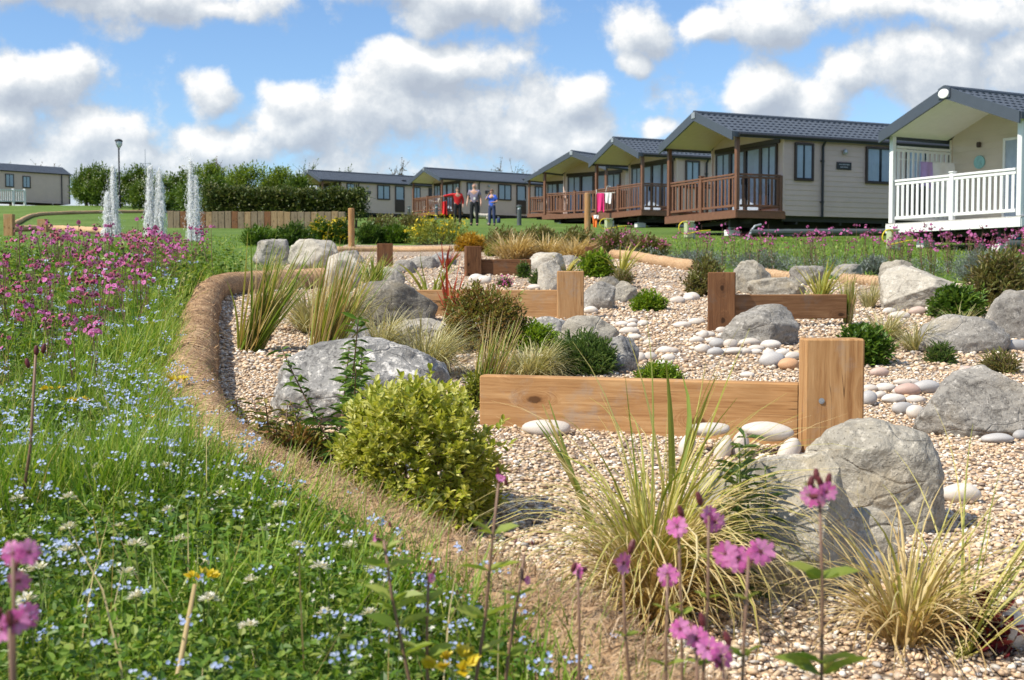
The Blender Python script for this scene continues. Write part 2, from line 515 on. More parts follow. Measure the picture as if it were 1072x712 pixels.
def woodmat(name, base, dark, pale, axis, wet=0.0):
    """sawn softwood, grain along local axis"""
    m, n, b = newmat(name)
    tcn = n.n('ShaderNodeTexCoord')
    oi = n.n('ShaderNodeObjectInfo')
    sc = [9.0, 9.0, 9.0]; sc[axis] = 0.75
    off = n.vm('SCALE', (2.3, 5.1, 3.7), scale=n.m('MULTIPLY', oi.outputs['Random'], 7.0))
    co = n.vm('ADD', tcn.outputs['Object'], off)
    # knots pull the grain aside
    sx_ = n.n('ShaderNodeSeparateXYZ', ins={0: co})
    kc = n.n('ShaderNodeCombineXYZ', ins={0: sx_.outputs[0], 1: sx_.outputs[2], 2: 0.0})
    kv = n.n('ShaderNodeTexVoronoi'); kv.voronoi_dimensions = '2D'
    n.set(kv.inputs['Vector'], n.vm('MULTIPLY', kc.outputs[0], (3.2, 6.5, 1) if axis == 0 else (6.5, 4.2, 1))); kv.inputs['Scale'].default_value = 1.0
    kd = n.m('ADD', kv.outputs['Distance'], n.m('MULTIPLY', n.m('SUBTRACT', n.noise(co, 25, 3), .5), .10))
    gate = n.m('GREATER_THAN', n.n('ShaderNodeSeparateColor', ins={0: kv.outputs['Color']}).outputs[0], 0.62)
    kd = n.m('ADD', kd, n.m('MULTIPLY', n.m('SUBTRACT', 1.0, gate), 1.0))
    knot = n.smooth(kd, 0.11, 0.06)
    ring = n.smooth(kd, 0.36, 0.08)
    g1 = n.vm('MULTIPLY', co, sc)
    g1 = n.vm('ADD', g1, n.vm('SCALE', (0.6, 0.9, 0.4), scale=n.m('MULTIPLY', ring, 1.3)))
    warp_ = n.noise(g1, 0.8, 2)
    grain = n.noise(g1, 3.2, 6, 0.65, 1.0)
    sc2 = [60.0, 60.0, 60.0]; sc2[axis] = 2.0
    fib = n.noise(n.vm('MULTIPLY', co, sc2), 2.2, 4, 0.7)
    f = n.m('ADD', n.m('MULTIPLY', grain, 0.62), n.m('MULTIPLY', fib, 0.38))
    c = n.ramp(f, [(0.30, dark), (0.48, base), (0.66, pale)])
    blot = n.smooth(n.noise(co, 4.5, 4, 0.6), 0.48, 0.75)
    c = n.mix(n.m('MULTIPLY', blot, 0.35), c, [v * 0.72 for v in base])
    c = n.mix(n.m('MULTIPLY', ring, 0.35), c, dark)
    c = n.mix(n.m('MULTIPLY', knot, 0.85), c, [v * 0.35 for v in dark])
    sc3 = [26.0, 26.0, 26.0]; sc3[axis] = 1.1
    crack = n.smooth(n.m('ABSOLUTE', n.m('SUBTRACT', n.noise(n.vm('MULTIPLY', co, sc3), 1.0, 2, .5), .5)), .012, .004)
    crack = n.m('MULTIPLY', crack, n.smooth(n.noise(co, 3.1, 2), .5, .6))
    c = n.mix(n.m('MULTIPLY', crack, .75), c, [v * .3 for v in dark])
    wea = n.smooth(n.noise(n.vm('ADD', co, (4, 4, 4)), 6.0, 5, .7), .52, .74)
    c = n.mix(n.m('MULTIPLY', wea, .45), c, [sum(base) / 3 * 1.25 * v for v in (1.08, 1.0, .88)])
    n.set(b.inputs['Base Color'], c)
    b.inputs['Roughness'].default_value = 0.75
    b.inputs['Specular IOR Level'].default_value = 0.2
    n.set(b.inputs['Normal'], n.bump(f, 0.35, 0.006))
    return m

M = {}
M['white_pvc'] = plain('white plastic', (0.80, 0.80, 0.79), 0.4, var=0.05)
M['white_paint'] = plain('white paint', (0.78, 0.77, 0.74), 0.5, var=0.08)
M['brown_deck'] = plain('brown decking timber', (0.175, 0.078, 0.042), 0.5, var=0.22, scale=9)
M['brown_frame'] = plain('dark brown frame', (0.045, 0.027, 0.020), 0.4)
M['slate'] = plain('slate blue roof tile', (0.062, 0.076, 0.098), 0.5, var=0.16, scale=3)
M['fascia'] = plain('blue grey fascia', (0.060, 0.072, 0.092), 0.4, var=0.08)
M['taupe'] = plain('taupe cladding', (0.68, 0.505, 0.435), 0.55, var=0.06, scale=2)
M['beige'] = plain('beige cladding', (0.62, 0.54, 0.44), 0.55, var=0.05, scale=2)
M['soffit'] = plain('cream soffit', (0.82, 0.71, 0.62), 0.6, var=0.05)
M['soffit_white'] = plain('white soffit', (0.82, 0.79, 0.76), 0.6, var=0.04)
M['steel'] = plain('galvanised steel', (0.42, 0.44, 0.46), 0.45, 0.6, var=0.2)
M['pale_deck'] = plain('pale grey deck board', (0.50, 0.48, 0.45), 0.6)
M['chassis'] = plain('black chassis', (0.028, 0.028, 0.030), 0.6)
M['black'] = plain('black plastic', (0.022, 0.022, 0.025), 0.45)
M['dark_grey'] = plain('dark grey green paint', (0.075, 0.09, 0.095), 0.5)
M['interior'] = plain('dark interior', (0.05, 0.048, 0.045), 0.8)  # shade of the unlit rooms put into one dark colour
M['curtain'] = plain('white net curtain', (0.84, 0.86, 0.90), 0.8, var=0.08)
M['meter'] = plain('pale green meter box', (0.42, 0.46, 0.28), 0.5)
M['yellow'] = plain('yellow hose', (0.80, 0.62, 0.03), 0.4)
M['blue_hose'] = plain('blue pipe', (0.08, 0.32, 0.62), 0.4)
M['pink'] = plain('pink towel', (0.85, 0.04, 0.22), 0.9, bump=0.4)
M['towel'] = plain('white towel', (0.82, 0.81, 0.80), 0.9, bump=0.4)
M['lilac'] = plain('lilac towel', (0.46, 0.33, 0.62), 0.9, bump=0.4)
M['orange'] = plain('orange cloth', (0.85, 0.20, 0.03), 0.8)
M['red'] = plain('red knit', (0.62, 0.018, 0.022), 0.9, bump=0.3)
M['mauve'] = plain('grey mauve shirt', (0.22, 0.19, 0.26), 0.9)
M['blue'] = plain('bright blue top', (0.05, 0.13, 0.60), 0.9)
M['trouser'] = plain('black trousers', (0.014, 0.014, 0.018), 0.9)
M['jeans'] = plain('navy jeans', (0.030, 0.045, 0.12), 0.9)
M['skin'] = plain('skin', (0.55, 0.31, 0.22), 0.55)
M['hair_grey'] = plain('grey brown hair', (0.13, 0.10, 0.08), 0.7)
M['hair_white'] = plain('white hair', (0.62, 0.58, 0.54), 0.7)
M['hair_brown'] = plain('brown hair', (0.14, 0.07, 0.04), 0.7)
M['dog'] = plain('white and tan coat', (0.62, 0.55, 0.46), 0.9, var=0.5, scale=7)
M['plaque'] = plain('turquoise plaque', (0.25, 0.50, 0.50), 0.5, var=0.3, scale=14)
M['lantern'] = plain('frosted lantern', (0.70, 0.74, 0.78), 0.3)

def glassmat():
    m, n, b = newmat('window glass')
    b.inputs['Base Color'].default_value = (0.02, 0.03, 0.045, 1)
    b.inputs['Roughness'].default_value = 0.04
    b.inputs['Specular IOR Level'].default_value = 1.0
    tr = n.n('ShaderNodeBsdfTransparent', ins={0: (0.84, 0.90, 0.97, 1)})
    mx = n.n('ShaderNodeMixShader', ins={0: 0.80, 1: b.outputs[0], 2: tr.outputs[0]})
    m.node_tree.links.new(mx.outputs[0], m.node_tree.nodes['Material Output'].inputs[0])
    return m
M['glass'] = glassmat()

ROCK = {
    'grey': rockmat('grey granite', (0.090, 0.083, 0.074), (0.285, 0.265, 0.235), (0.60, 0.56, 0.50), warmth=0.30, contrast=1.4),
    'blue': rockmat('blue grey granite', (0.085, 0.082, 0.080), (0.275, 0.265, 0.25), (0.72, 0.68, 0.62), warmth=0.12, speck=42, contrast=1.9),
    'pale': rockmat('pale lichened rock', (0.19, 0.165, 0.135), (0.46, 0.42, 0.35), (0.68, 0.63, 0.55), warmth=0.30, contrast=1.3),
    'warm': rockmat('warm grey rock', (0.115, 0.100, 0.080), (0.34, 0.31, 0.255), (0.60, 0.55, 0.46), warm=(0.50, 0.40, 0.25), warmth=0.55, speck=70, contrast=1.35),
    'dark': rockmat('dark brown grey rock', (0.055, 0.050, 0.042), (0.165, 0.15, 0.125), (0.40, 0.36, 0.30), warm=(0.26, 0.21, 0.12), warmth=0.4, contrast=1.4),
}
SLEEPER = {k: [woodmat(f'{k} sleeper {a}', *cols, ax) for ax, a in ((0, 'lengthways'), (2, 'upright'))] for k, cols in {
    'honey': ((0.40, 0.215, 0.088), (0.215, 0.09, 0.032), (0.53, 0.32, 0.15)),
    'tan': ((0.40, 0.225, 0.10), (0.23, 0.11, 0.042), (0.52, 0.33, 0.165)),
    'brown': ((0.15, 0.068, 0.030), (0.075, 0.032, 0.014), (0.23, 0.115, 0.052)),
    'umber': ((0.26, 0.13, 0.058), (0.13, 0.06, 0.026), (0.36, 0.20, 0.095)),
    'dull': ((0.25, 0.17, 0.09), (0.13, 0.08, 0.04), (0.34, 0.25, 0.14)),
    'grey': ((0.17, 0.13, 0.085), (0.08, 0.06, 0.04), (0.27, 0.215, 0.14)),
}.items()}

# ------------------------------------------------------------------ ground
def lawnmat():
    m, n, b = newmat('mown lawn')
    tcn = n.n('ShaderNodeTexCoord')
    co = tcn.outputs['Object']
    f1 = n.noise(co, 0.35, 4, 0.6)
    f2 = n.noise(n.vm('MULTIPLY', co, (1, 0.35, 1)), 9, 5, 0.75)
    f = n.m('ADD', n.m('MULTIPLY', f1, 0.45), n.m('MULTIPLY', f2, 0.55))
    c = n.ramp(f, [(0.3, (0.065, 0.115, 0.020)), (0.5, (0.115, 0.19, 0.034)), (0.7, (0.20, 0.26, 0.075))])
    n.set(b.inputs['Base Color'], c)
    b.inputs['Roughness'].default_value = 0.8
    b.inputs['Specular IOR Level'].default_value = 0.15
    n.set(b.inputs['Normal'], n.bump(n.noise(co, 40, 3, 0.7), 0.9, 0.04))
    return m
ys = np.concatenate([np.arange(-12, 0, 1.0), np.arange(0, 30, 0.25), np.arange(30, 60, 1.0), np.arange(60, 140, 4), np.geomspace(140, 900, 14)])
xs_h = np.concatenate([np.arange(0, 12, 0.25), np.arange(12, 40, 1.0), np.arange(40, 120, 5), np.geomspace(120, 700, 8)])
xs = np.concatenate([-xs_h[:0:-1], xs_h])
XX, YY = np.meshgrid(xs, ys, indexing='ij')
mb = MB(); mb.grid(np.stack([XX, YY, H(XX, YY)], -1))
tag(mb.build('ground', lawnmat(), smooth=True), kind='structure')

GRAVEL_STOPS = [(0.0, (0.20, 0.15, 0.12)), (0.10, (0.44, 0.30, 0.19)), (0.3, (0.60, 0.44, 0.28)), (0.5, (0.70, 0.56, 0.40)), (0.66, (0.62, 0.42, 0.25)), (0.78, (0.40, 0.37, 0.34)), (0.86, (0.76, 0.66, 0.53)), (1.0, (0.84, 0.79, 0.70))]
def gravelmat():
    m, n, b = newmat('gravel bed')
    tcn = n.n('ShaderNodeTexCoord')
    co = tcn.outputs['Object']
    vor = n.n('ShaderNodeTexVoronoi', ins={'Vector': co, 'Scale': 46.0})
    colr = n.n('ShaderNodeSeparateColor', ins={0: vor.outputs['Color']})
    c = n.ramp(colr.outputs[0], GRAVEL_STOPS)
    edge = n.smooth(vor.outputs['Distance'], 0.75, 0.30)
    c = n.mix(edge, (0.16, 0.115, 0.08), c)
    big = n.ramp(n.noise(co, 0.9, 4), [(0.3, (0.82, 0.80, 0.78)), (0.7, (1.1, 1.08, 1.05))])
    c = n.mix(1.0, c, big, 'MULTIPLY')
    n.set(b.inputs['Base Color'], c)
    b.inputs['Roughness'].default_value = 0.75
    n.set(b.inputs['Normal'], n.bump(n.m('SUBTRACT', 1.0, vor.outputs['Distance']), 0.9, 0.012))
    return m
yy_ = np.concatenate([np.arange(0.4, 14, 0.15), np.arange(14, 26.01, 0.3)])
T = np.linspace(0, 1, 90)
XX = xl(yy_)[:, None] * (1 - T) + xr(yy_)[:, None] * T
YY = np.repeat(yy_[:, None], len(T), 1)
ZZ = H(XX, YY) + 0.012
ZZ[:, 0] -= 0.03; ZZ[:, -1] -= 0.03
mb = MB(); mb.grid(np.stack([XX, YY, ZZ], -1), flip=True)
tag(mb.build('gravel_bed', gravelmat(), smooth=True), kind='structure')

# loose stones on the bed
def stonemat():
    m, n, b = newmat('loose gravel stones')
    geo = n.n('ShaderNodeNewGeometry')
    c = n.ramp(geo.outputs['Random Per Island'], GRAVEL_STOPS)
    tcn = n.n('ShaderNodeTexCoord')
    c = n.mix(0.6, c, n.ramp(n.noise(tcn.outputs['Object'], 140, 3), [(0.3, (0.7, 0.7, 0.7)), (0.7, (1.25, 1.25, 1.25))]), 'MULTIPLY')
    n.set(b.inputs['Base Color'], c)
    b.inputs['Roughness'].default_value = 0.6
    return m
def scatter_bed(n, y0, y1, power=1.0):
    y = y0 + (y1 - y0) * rng.random(n) ** power
    lo = np.maximum(xl(y) + 0.02, -0.47 * y - 0.3); hi = np.minimum(xr(y) - 0.05, 0.47 * y + 1.3)
    x = lo + (hi - lo) * rng.random(n)
    # thin out where the row is narrow
    keep = rng.random(n) < (hi - lo) / (0.95 * y1 + 1.6)
    return x[keep], y[keep]
def random_rot(n):
    q = rng.normal(size=(n, 4)); q /= np.linalg.norm(q, axis=1, keepdims=True)
    a, b, c, d_ = q.T
    return np.stack([np.stack([1 - 2 * (c * c + d_ * d_), 2 * (b * c - a * d_), 2 * (b * d_ + a * c)], -1),
                     np.stack([2 * (b * c + a * d_), 1 - 2 * (b * b + d_ * d_), 2 * (c * d_ - a * b)], -1),
                     np.stack([2 * (b * d_ - a * c), 2 * (c * d_ + a * b), 1 - 2 * (b * b + c * c)], -1)], 1)
mb = MB()
icoV, icoF = ICO[0]
for (n_, y0, y1, r0, r1) in ((62000, 1.2, 3.3, 0.0038, 0.0108), (74000, 3.3, 6.0, 0.0045, 0.0098), (48000, 6.0, 11.0, 0.008, 0.016), (20000, 11.0, 20.0, 0.012, 0.022)):
    x, y = scatter_bed(n_, y0, y1)
    N = len(x)
    r = r0 + (r1 - r0) * rng.random(N) ** 1.8
    sc = np.stack([r * rng.uniform(0.9, 1.5, N), r * rng.uniform(0.8, 1.1, N), r * rng.uniform(0.45, 0.8, N)], -1)
    a = rng.uniform(0, 6.283, N); ti = rng.normal(0, 0.35, N)
    ca, sa, ct, st = np.cos(a), np.sin(a), np.cos(ti), np.sin(ti)
    Rz = np.zeros((N, 3, 3)); Rz[:, 0, 0] = ca; Rz[:, 0, 1] = -sa; Rz[:, 1, 0] = sa; Rz[:, 1, 1] = ca; Rz[:, 2, 2] = 1
    Rx = np.zeros((N, 3, 3)); Rx[:, 0, 0] = 1; Rx[:, 1, 1] = ct; Rx[:, 1, 2] = -st; Rx[:, 2, 1] = st; Rx[:, 2, 2] = ct
    Rm = Rz @ Rx * sc[:, None, :]
    z = H(x, y) + 0.012 + sc[:, 2] * rng.uniform(0.1, 1.3, N)
    mb.stamp(icoV * rng.uniform(0.85, 1.12, (12, 1)), icoF, Rm, np.stack([x, y, z], -1))
tag(mb.build('gravel_stones', stonemat(), smooth=True), kind='stuff')

# ------------------------------------------------------------------ caravans
def siding(mb, A, B, z0, z1, pitch=0.15, gable=None, mi=0):
    """lapped boards from A to B (local x,y); outward side is to the right of A->B; gable(z) -> (s0,s1) fraction limits"""
    A = np.array(A, float); B = np.array(B, float)
    t = (B - A); L = np.linalg.norm(t); t /= L
    n = np.array([t[1], -t[0]])
    z = z0
    while z < z1 - 1e-4:
        zb = min(z + pitch, z1)
        lo = gable(z) if gable else (0, 1); hi = gable(zb) if gable else (0, 1)
        def P(s, zz, o): q = A + t * L * s + n * o; return (q[0], q[1], zz)
        mb.quad(P(lo[0], z, .016), P(lo[1], z, .016), P(hi[1], zb, .003), P(hi[0], zb, .003), mi)
        mb.quad(P(lo[0], z, .0), P(lo[1], z, .0), P(lo[1], z, .016), P(lo[0], z, .016), mi)
        z = zb

def window(root, x0, x1, z0, z1, frame_m, axis='x', pos=0.0, out=-1, door=False, mull=(), curtain=True, glass_from=0.0):
    """framed opening on a wall. axis 'x': wall runs along local x at y=pos, outward out*y; axis 'y': wall runs along y at x=pos"""
    def P(a, o, z): return (a, pos + out * o, z) if axis == 'x' else (pos + out * o, a, z)
    def bx(mb, a0, a1, o0, o1, za, zb, mi=0):
        c = P((a0 + a1) / 2, (o0 + o1) / 2, (za + zb) / 2)
        sz = (a1 - a0, o1 - o0, zb - za) if axis == 'x' else (o1 - o0, a1 - a0, zb - za)
        mb.box(c, sz, mi=mi, bev=0.006)
    f = MB(); w = 0.065
    bx(f, x0, x0 + w, .018, .085, z0, z1); bx(f, x1 - w, x1, .018, .085, z0, z1)
    bx(f, x0 + w, x1 - w, .018, .083, z1 - w, z1); bx(f, x0 + w, x1 - w, .018, .083, z0, z0 + w)
    for mx in mull: bx(f, mx - w * .6, mx + w * .6, .019, .080, z0 + w, z1 - w)
    if glass_from: bx(f, x0 + w, x1 - w, .019, .07, z0 + w, z0 + glass_from)
    fr = f.build('door' if door else 'window', frame_m, root)
    g_ = MB(); g_.quad(P(x0 + w, .062, max(z0 + w, z0 + glass_from)), P(x1 - w, .062, max(z0 + w, z0 + glass_from)), P(x1 - w, .062, z1 - w), P(x0 + w, .062, z1 - w))
    g_.build('pane', M['glass'], fr)
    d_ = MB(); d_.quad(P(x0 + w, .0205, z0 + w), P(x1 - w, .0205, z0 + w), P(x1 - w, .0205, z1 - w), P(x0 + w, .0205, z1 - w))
    d_.build('room_shade', M['interior'], fr)  # dark sheet on the wall, painted as the unlit room behind the pane
    if curtain:
        c_ = MB()
        W_ = x1 - x0 - 2 * w
        spans = [(0.0, .45), (.55, 1.0)] if W_ > 0.5 and not door else [(0.05, .95)]
        for a_, b_ in spans:
            k = max(8, int((b_ - a_) * W_ / .025))
            s_ = np.linspace(a_, b_, k)
            aa = x0 + w + s_ * W_
            oo = .040 + .012 * np.sin(s_ * W_ * 75 + np.sin(s_ * 9))
            X = np.array([[P(a, o, z) for a, o in zip(aa, oo)] for z in (z0 + w + .02, z1 - w)])
            c_.grid(X)
        c_.build('curtain', M['curtain'], fr, smooth=True)
    return fr

def balustrade(root, a, b, m, h=1.0, gap=0.18, slat=0.075, z=0.0, newel=True, mid=True):
    a = Vector((*a, z)); b = Vector((*b, z)); L = (b - a).length; t = (b - a) / L
    n_b = 2 if (mid and L > 2.4) else 1
    up = Vector((0, 0, 1))
    for k in range(n_b):
        p = a + t * (L * k / n_b + .05); q = a + t * (L * (k + 1) / n_b - .05)
        mb = MB()
        mb.bar(p + up * h, q + up * h, .085, .055, bev=.008)
        mb.bar(p + up * (h - .075), q + up * (h - .075), .04, .06, bev=.004)
        mb.bar(p + up * .13, q + up * .13, .045, .07, bev=.006)
        cnt = max(2, int(round((q - p).length / gap)))
        for i in range(cnt):
            c = p + (q - p) * ((i + .5) / cnt)
            mb.bar(c + up * .165, c + up * (h - .10), .022, slat, up=t, bev=.004)
        mb.build('balustrade', m, root)
    if n_b == 2:
        mb = MB(); c = (a + b) / 2
        mb.box(c + up * (h * .5 + .03), (.11, .11, h + .06), bev=.01); mb.box(c + up * (h + .075), (.14, .14, .03), bev=.01)
        mb.build('newel_post', m, root)

def caravan(label, right_post, gdir, deck_top, scheme, length=10.5, dd=1.6, detail=1, group='holiday caravans on the slope'):
    """right_post: world (x,y) of the front right deck post; gdir: unit vector from the right to the left deck post"""
    ld = (gdir[1], -gdir[0])
    rz = math.atan2(ld[1], ld[0])
    g0 = Hs(*right_post)
    root = empty('holiday_caravan', (right_post[0], right_post[1], g0), rz)
    tag(root, label, 'holiday caravan', group)
    fl = deck_top - g0
    W, he, rise, ov, fo = 3.7, 2.15, 0.80, 0.16, 0.28
    white = scheme == 'white'
    trim = M['white_pvc'] if white else M['brown_deck']
    frame_m = M['white_pvc'] if white else M['brown_frame']
    wall_m = M['beige'] if white else M['taupe']
    zE, zR = fl + he, fl + he + rise
    ym = W / 2
    def zroof(y): return zE + (zR - zE) * (1 - abs(y - ym) / (ym + ov))
    L = length
    # body
    mb = MB(); wb = fl - 0.12
    siding(mb, (dd, 0), (L, 0), wb, zroof(0) - .03)
    siding(mb, (L, W), (dd, W), wb, zroof(0) - .03)
    def gab(z):
        if z <= zroof(0) - .05: return (0, 1)
        h = (ym + ov) * (1 - (z - zE) / (zR - zE)); return ((ym - h) / W, (ym + h) / W) if h > 0 else (.5, .5)
    siding(mb, (L, 0), (L, W), wb, zR - .05, gable=gab)
    siding(mb, (dd, W), (dd, 0), fl, zR - .05, gable=gab)
    mb.quad((dd, 0, wb), (L, 0, wb), (L, W, wb), (dd, W, wb))
    mb.build('wall', wall_m, root)
    for x_, y_ in ((dd - .012, -.012), (dd - .012, W + .012), (L + .012, -.012), (L + .012, W + .012)):
        mb = MB(); mb.box((x_, y_, (wb + zroof(0)) / 2 - .04), (.07, .07, zroof(0) - wb - .09), bev=.008)
        mb.build('corner_trim', wall_m, root)
    # roof of pressed tiles
    mb = MB()
    x0, x1 = -fo, L + .12
    sx = {2: 0.03, 1: 0.042, 0: 0.07}[detail]
    xs_ = np.arange(x0, x1 + sx, sx)
    Ls = math.hypot(ym + ov, zR - zE)
    row = 0.33; nrow = int(math.ceil(Ls / row))
    for side in (0, 1):
        S = []; Hh = []; K = []
        for k in range(nrow):
            S += [k * row, min((k + 1) * row - .004, Ls)]; Hh += [.026, .010]; K += [k, k]
        S = np.array(S); Hh = np.array(Hh); K = np.array(K)
        prof = .020 * np.abs(np.sin(math.pi * (xs_[None] / .21 + .5 * (K[:, None] % 2))))
        hh = Hh[:, None] + prof
        ny, nz = -(zR - zE) / Ls, (ym + ov) / Ls
        yy2 = -ov + S / Ls * (ym + ov); zz2 = zE + S / Ls * (zR - zE)
        Y = yy2[:, None] + ny * hh; Z = zz2[:, None] + nz * hh
        if side: Y = W - Y
        mb.grid(np.stack([np.repeat(xs_[None], len(S), 0), Y, Z], -1))
    roof = mb.build('roof', M['slate'], root)
    mb = MB()
    mb.tube([(x0 - .01, ym, zR + .02), (x1 + .01, ym, zR + .02)], .075, 10)
    mb.build('ridge_cap', M['slate'], roof)
    if not white:
        mb = MB(); mb.box((dd + 5.6, .55, zroof(.55) + .06), (.35, .25, .10), bev=.02); mb.build('vent', M['black'], roof)
    # soffit under the porch roof
    mb = MB()
    for s_ in (0, 1):
        e = lambda y: (W - y) if s_ else y
        mb.quad((x0 + .03, e(-ov), zE - .02), (dd, e(-ov), zE - .02), (dd, e(ym), zR - .02), (x0 + .03, e(ym), zR - .02))
    mb.build('soffit', M['soffit_white'] if white else M['soffit'], root)
    mb = MB()
    for s_ in (0, 1):
        e = lambda y: (W - y) if s_ else y
        yo = -ov - .02
        mb.prism([(x0 - .02, e(yo), zE - .20), (x0 - .02, e(yo), zE + .06), (x0 - .02, e(ym), zR + .07), (x0 - .02, e(ym), zR - .21)], (.05, 0, 0))
        mb.prism([(x0 + .031, e(yo), zE - .10), (x0 + .031, e(yo - .02), zE - .10), (x0 + .031, e(yo - .02), zE + .05), (x0 + .031, e(yo), zE + .05)], (L + .4, 0, 0))
    mb.build('fascia', M['fascia'], root)
    mb = MB()
    if white:
        mb.prism([(x0 - .022, ym - .17, zR - .20), (x0 - .022, ym + .17, zR - .20), (x0 - .022, ym + .17, zR + .02), (x0 - .022, ym, zR + .09), (x0 - .022, ym - .17, zR + .02)], (-.03, 0, 0))
        mb.build('fascia_plate', M['fascia'], root)
        em = MB(); V = []
        k = 28
        for r_, o in ((1.0, -.053), (1.0, -.066), (.86, -.072)):
            V += [(x0 + o, ym + .15 * r_ * math.cos(6.2832 * i / k), zR - .10 + .105 * r_ * math.sin(6.2832 * i / k)) for i in range(k)]
        F = [[j * k + i, j * k + (i + 1) % k, (j + 1) * k + (i + 1) % k, (j + 1) * k + i] for j in (0, 1) for i in range(k)] + [[2 * k + i for i in range(k)]]
        em.add(V, F); em.build('emblem', M['white_pvc'], root)
    else:
        mb.box((x0 - .03, ym, zR - .06), (.03, .18, .18), bev=.02)
        mb.build('emblem', M['steel'], root)
    # gutter and downpipe on the near side
    mb = MB(); mb.tube([(-.1, -ov - .07, zE - .03), (L + .1, -ov - .07, zE - .03)], .05, 8)
    mb.build('gutter', M['black'], root)
    mb = MB(); px_ = dd + 1.35
    if not white or True:
        mb.tube([(px_, -ov - .05, zE - .05), (px_, -.07, zE - .22), (px_, -.07, wb - .02)], .04, 8)
        for zz in (fl + .3, fl + 1.5): mb.box((px_, -.05, zz), (.12, .06, .04))
        mb.build('downpipe', M['black'], root)
    # long wall openings
    window(root, dd + .36, dd + 1.03, fl + .90, fl + 2.0, frame_m)
    window(root, dd + 2.95, dd + 4.05, fl + .90, fl + 2.0, frame_m, mull=())
    if not white or True:
        dr = window(root, dd + 4.50, dd + 5.32, fl + .02, fl + 2.0, frame_m, door=True, glass_from=.95)
        hb = MB(); hb.box((dd + 5.22, -.10, fl + 1.0), (.03, .05, .16), bev=.01); hb.build('handle', M['steel'], dr)
    window(root, dd + 6.1, dd + 6.75, fl + .90, fl + 2.0, frame_m)
    window(root, dd + 7.5, dd + 8.1, fl + 1.15, fl + 2.0, frame_m, curtain=False)
    # name plate: black rounded board with pale lettering strokes too small to read
    mb = MB(); mb.box((dd + 2.15, -.035, fl + 1.39), (.54, .03, .22), bev=.012)
    np_ = mb.build('name_plate', M['black'], root)
    mb = MB()
    for r_ in range(2):
        x_ = dd + 1.96 + .05 * r_
        while x_ < dd + 2.33 - .05 * r_:
            w_ = random.uniform(.02, .05)
            mb.box((x_ + w_ / 2, -.0525, fl + 1.43 - .075 * r_), (w_, .004, random.uniform(.022, .04))); x_ += w_ + .014
    mb.build('lettering', M['steel'], np_)
    mb = MB(); mb.lathe([(.05, -.05), (.07, 0), (.06, .08), (.02, .10)], 10, (dd + 2.15, -.09, fl + 1.78))
    mb.build('wall_light', M['steel'], root)
    # front wall behind the deck
    if white:
        window(root, 1.05, 2.10, fl + .03, fl + 2.0, frame_m, axis='y', pos=dd, out=-1, mull=(1.55,))
        mb = MB(); V = [(dd - .05, 2.82 + .16 * math.cos(a), fl + 1.5 + .16 * math.sin(a)) for a in np.linspace(0, 6.2832, 24, endpoint=False)]
        mb.prism(V, (.03, 0, 0)); mb.build('wall_plaque', M['plaque'], root)
        mb = MB(); mb.box((dd - .07, 2.82, fl + 1.92), (.10, .09, .13), bev=.02); mb.build('wall_light', M['brown_frame'], root)
    else:
        w4 = (W - .5) / 4
        for k in range(4):
            isd = k in (1, 2)
            fr = window(root, .25 + k * w4, .25 + (k + 1) * w4, fl + .02 if isd else fl + .12, fl + 1.98, frame_m, axis='y', pos=dd, out=-1, door=isd)
            if isd:
                hb = MB(); hb.box((dd - .12, .25 + 2 * w4 + (-.06 if k == 1 else .06), fl + 1.0), (.06, .03, .18), bev=.01); hb.build('handle', M['black'], fr)
        mb = MB(); mb.box((dd - .03, ym, fl + 2.06), (.04, W - .3, .14), bev=.01); mb.build('door_head', M['brown_frame'], root)
    mb = MB(); mb.lathe([(.06, 0), (.07, .03), (.05, .05)], 10, (dd * .45, ym * .62, zroof(ym * .62) - .08)); mb.build('ceiling_light', M['black'], root)
    # deck
    mb = MB()
    nb = 12
    for k in range(nb):
        a_ = -.10 + (dd + .08) * k / nb
        mb.box((a_ + (dd + .08) / nb / 2, ym, fl - .014), ((dd + .08) / nb - .008, W + .22, .028), bev=.003)
    mb.build('deck_boards', M['pale_deck'] if white else M['brown_deck'], root)
    mb = MB()
    mb.box((-.09, ym, fl - .13), (.035, W + .20, .20), bev=.004)
    mb.box((dd / 2 - .03, -.09, fl - .13), (dd + .08, .035, .20), bev=.004)
    mb.box((dd / 2 - .03, W + .09, fl - .13), (dd + .08, .035, .20), bev=.004)
    mb.build('deck_skirt', trim, root)
    for y_ in (0, W):
        mb = MB(); mb.box((0, y_, fl + he / 2 - .02), (.12, .12, he - .06), bev=.012)
        mb.build('porch_post', trim, root)
    balustrade(root, (0, 0.06), (0, W - .06), trim, h=1.02, gap=.155 if white else .185, slat=.075 if white else .07, z=fl)
    balustrade(root, (.06, 0), (dd - .05, 0), trim, h=1.02, gap=.16 if white else .2, z=fl)
    if white:
        balustrade(root, (.06, W), (dd - .05, W), trim, h=1.86, gap=.16, slat=.08, z=fl)
    else:
        balustrade(root, (.06, W), (dd - .05, W), trim, h=1.02, gap=.2, z=fl)
        mb = MB(); mb.box((dd - .10, -.0, fl + .5), (.10, .10, 1.06), bev=.01); mb.build('newel_post', trim, root)
    # running gear
    mb = MB()
    for y_ in (.75, W - .75): mb.box((L / 2 + .1, y_, fl - .33), (L - .3, .10, .26), bev=.01)
    for x_ in np.arange(.6, L, 1.6): mb.box((x_, ym, fl - .30), (.08, W - .3, .12))
    mb.box((dd + (L - dd) / 2, .16, fl - .20), (L - dd - .1, .06, .16)); mb.box((dd + (L - dd) / 2, W - .16, fl - .20), (L - dd - .1, .06, .16))
    mb.build('chassis', M['chassis'], root)
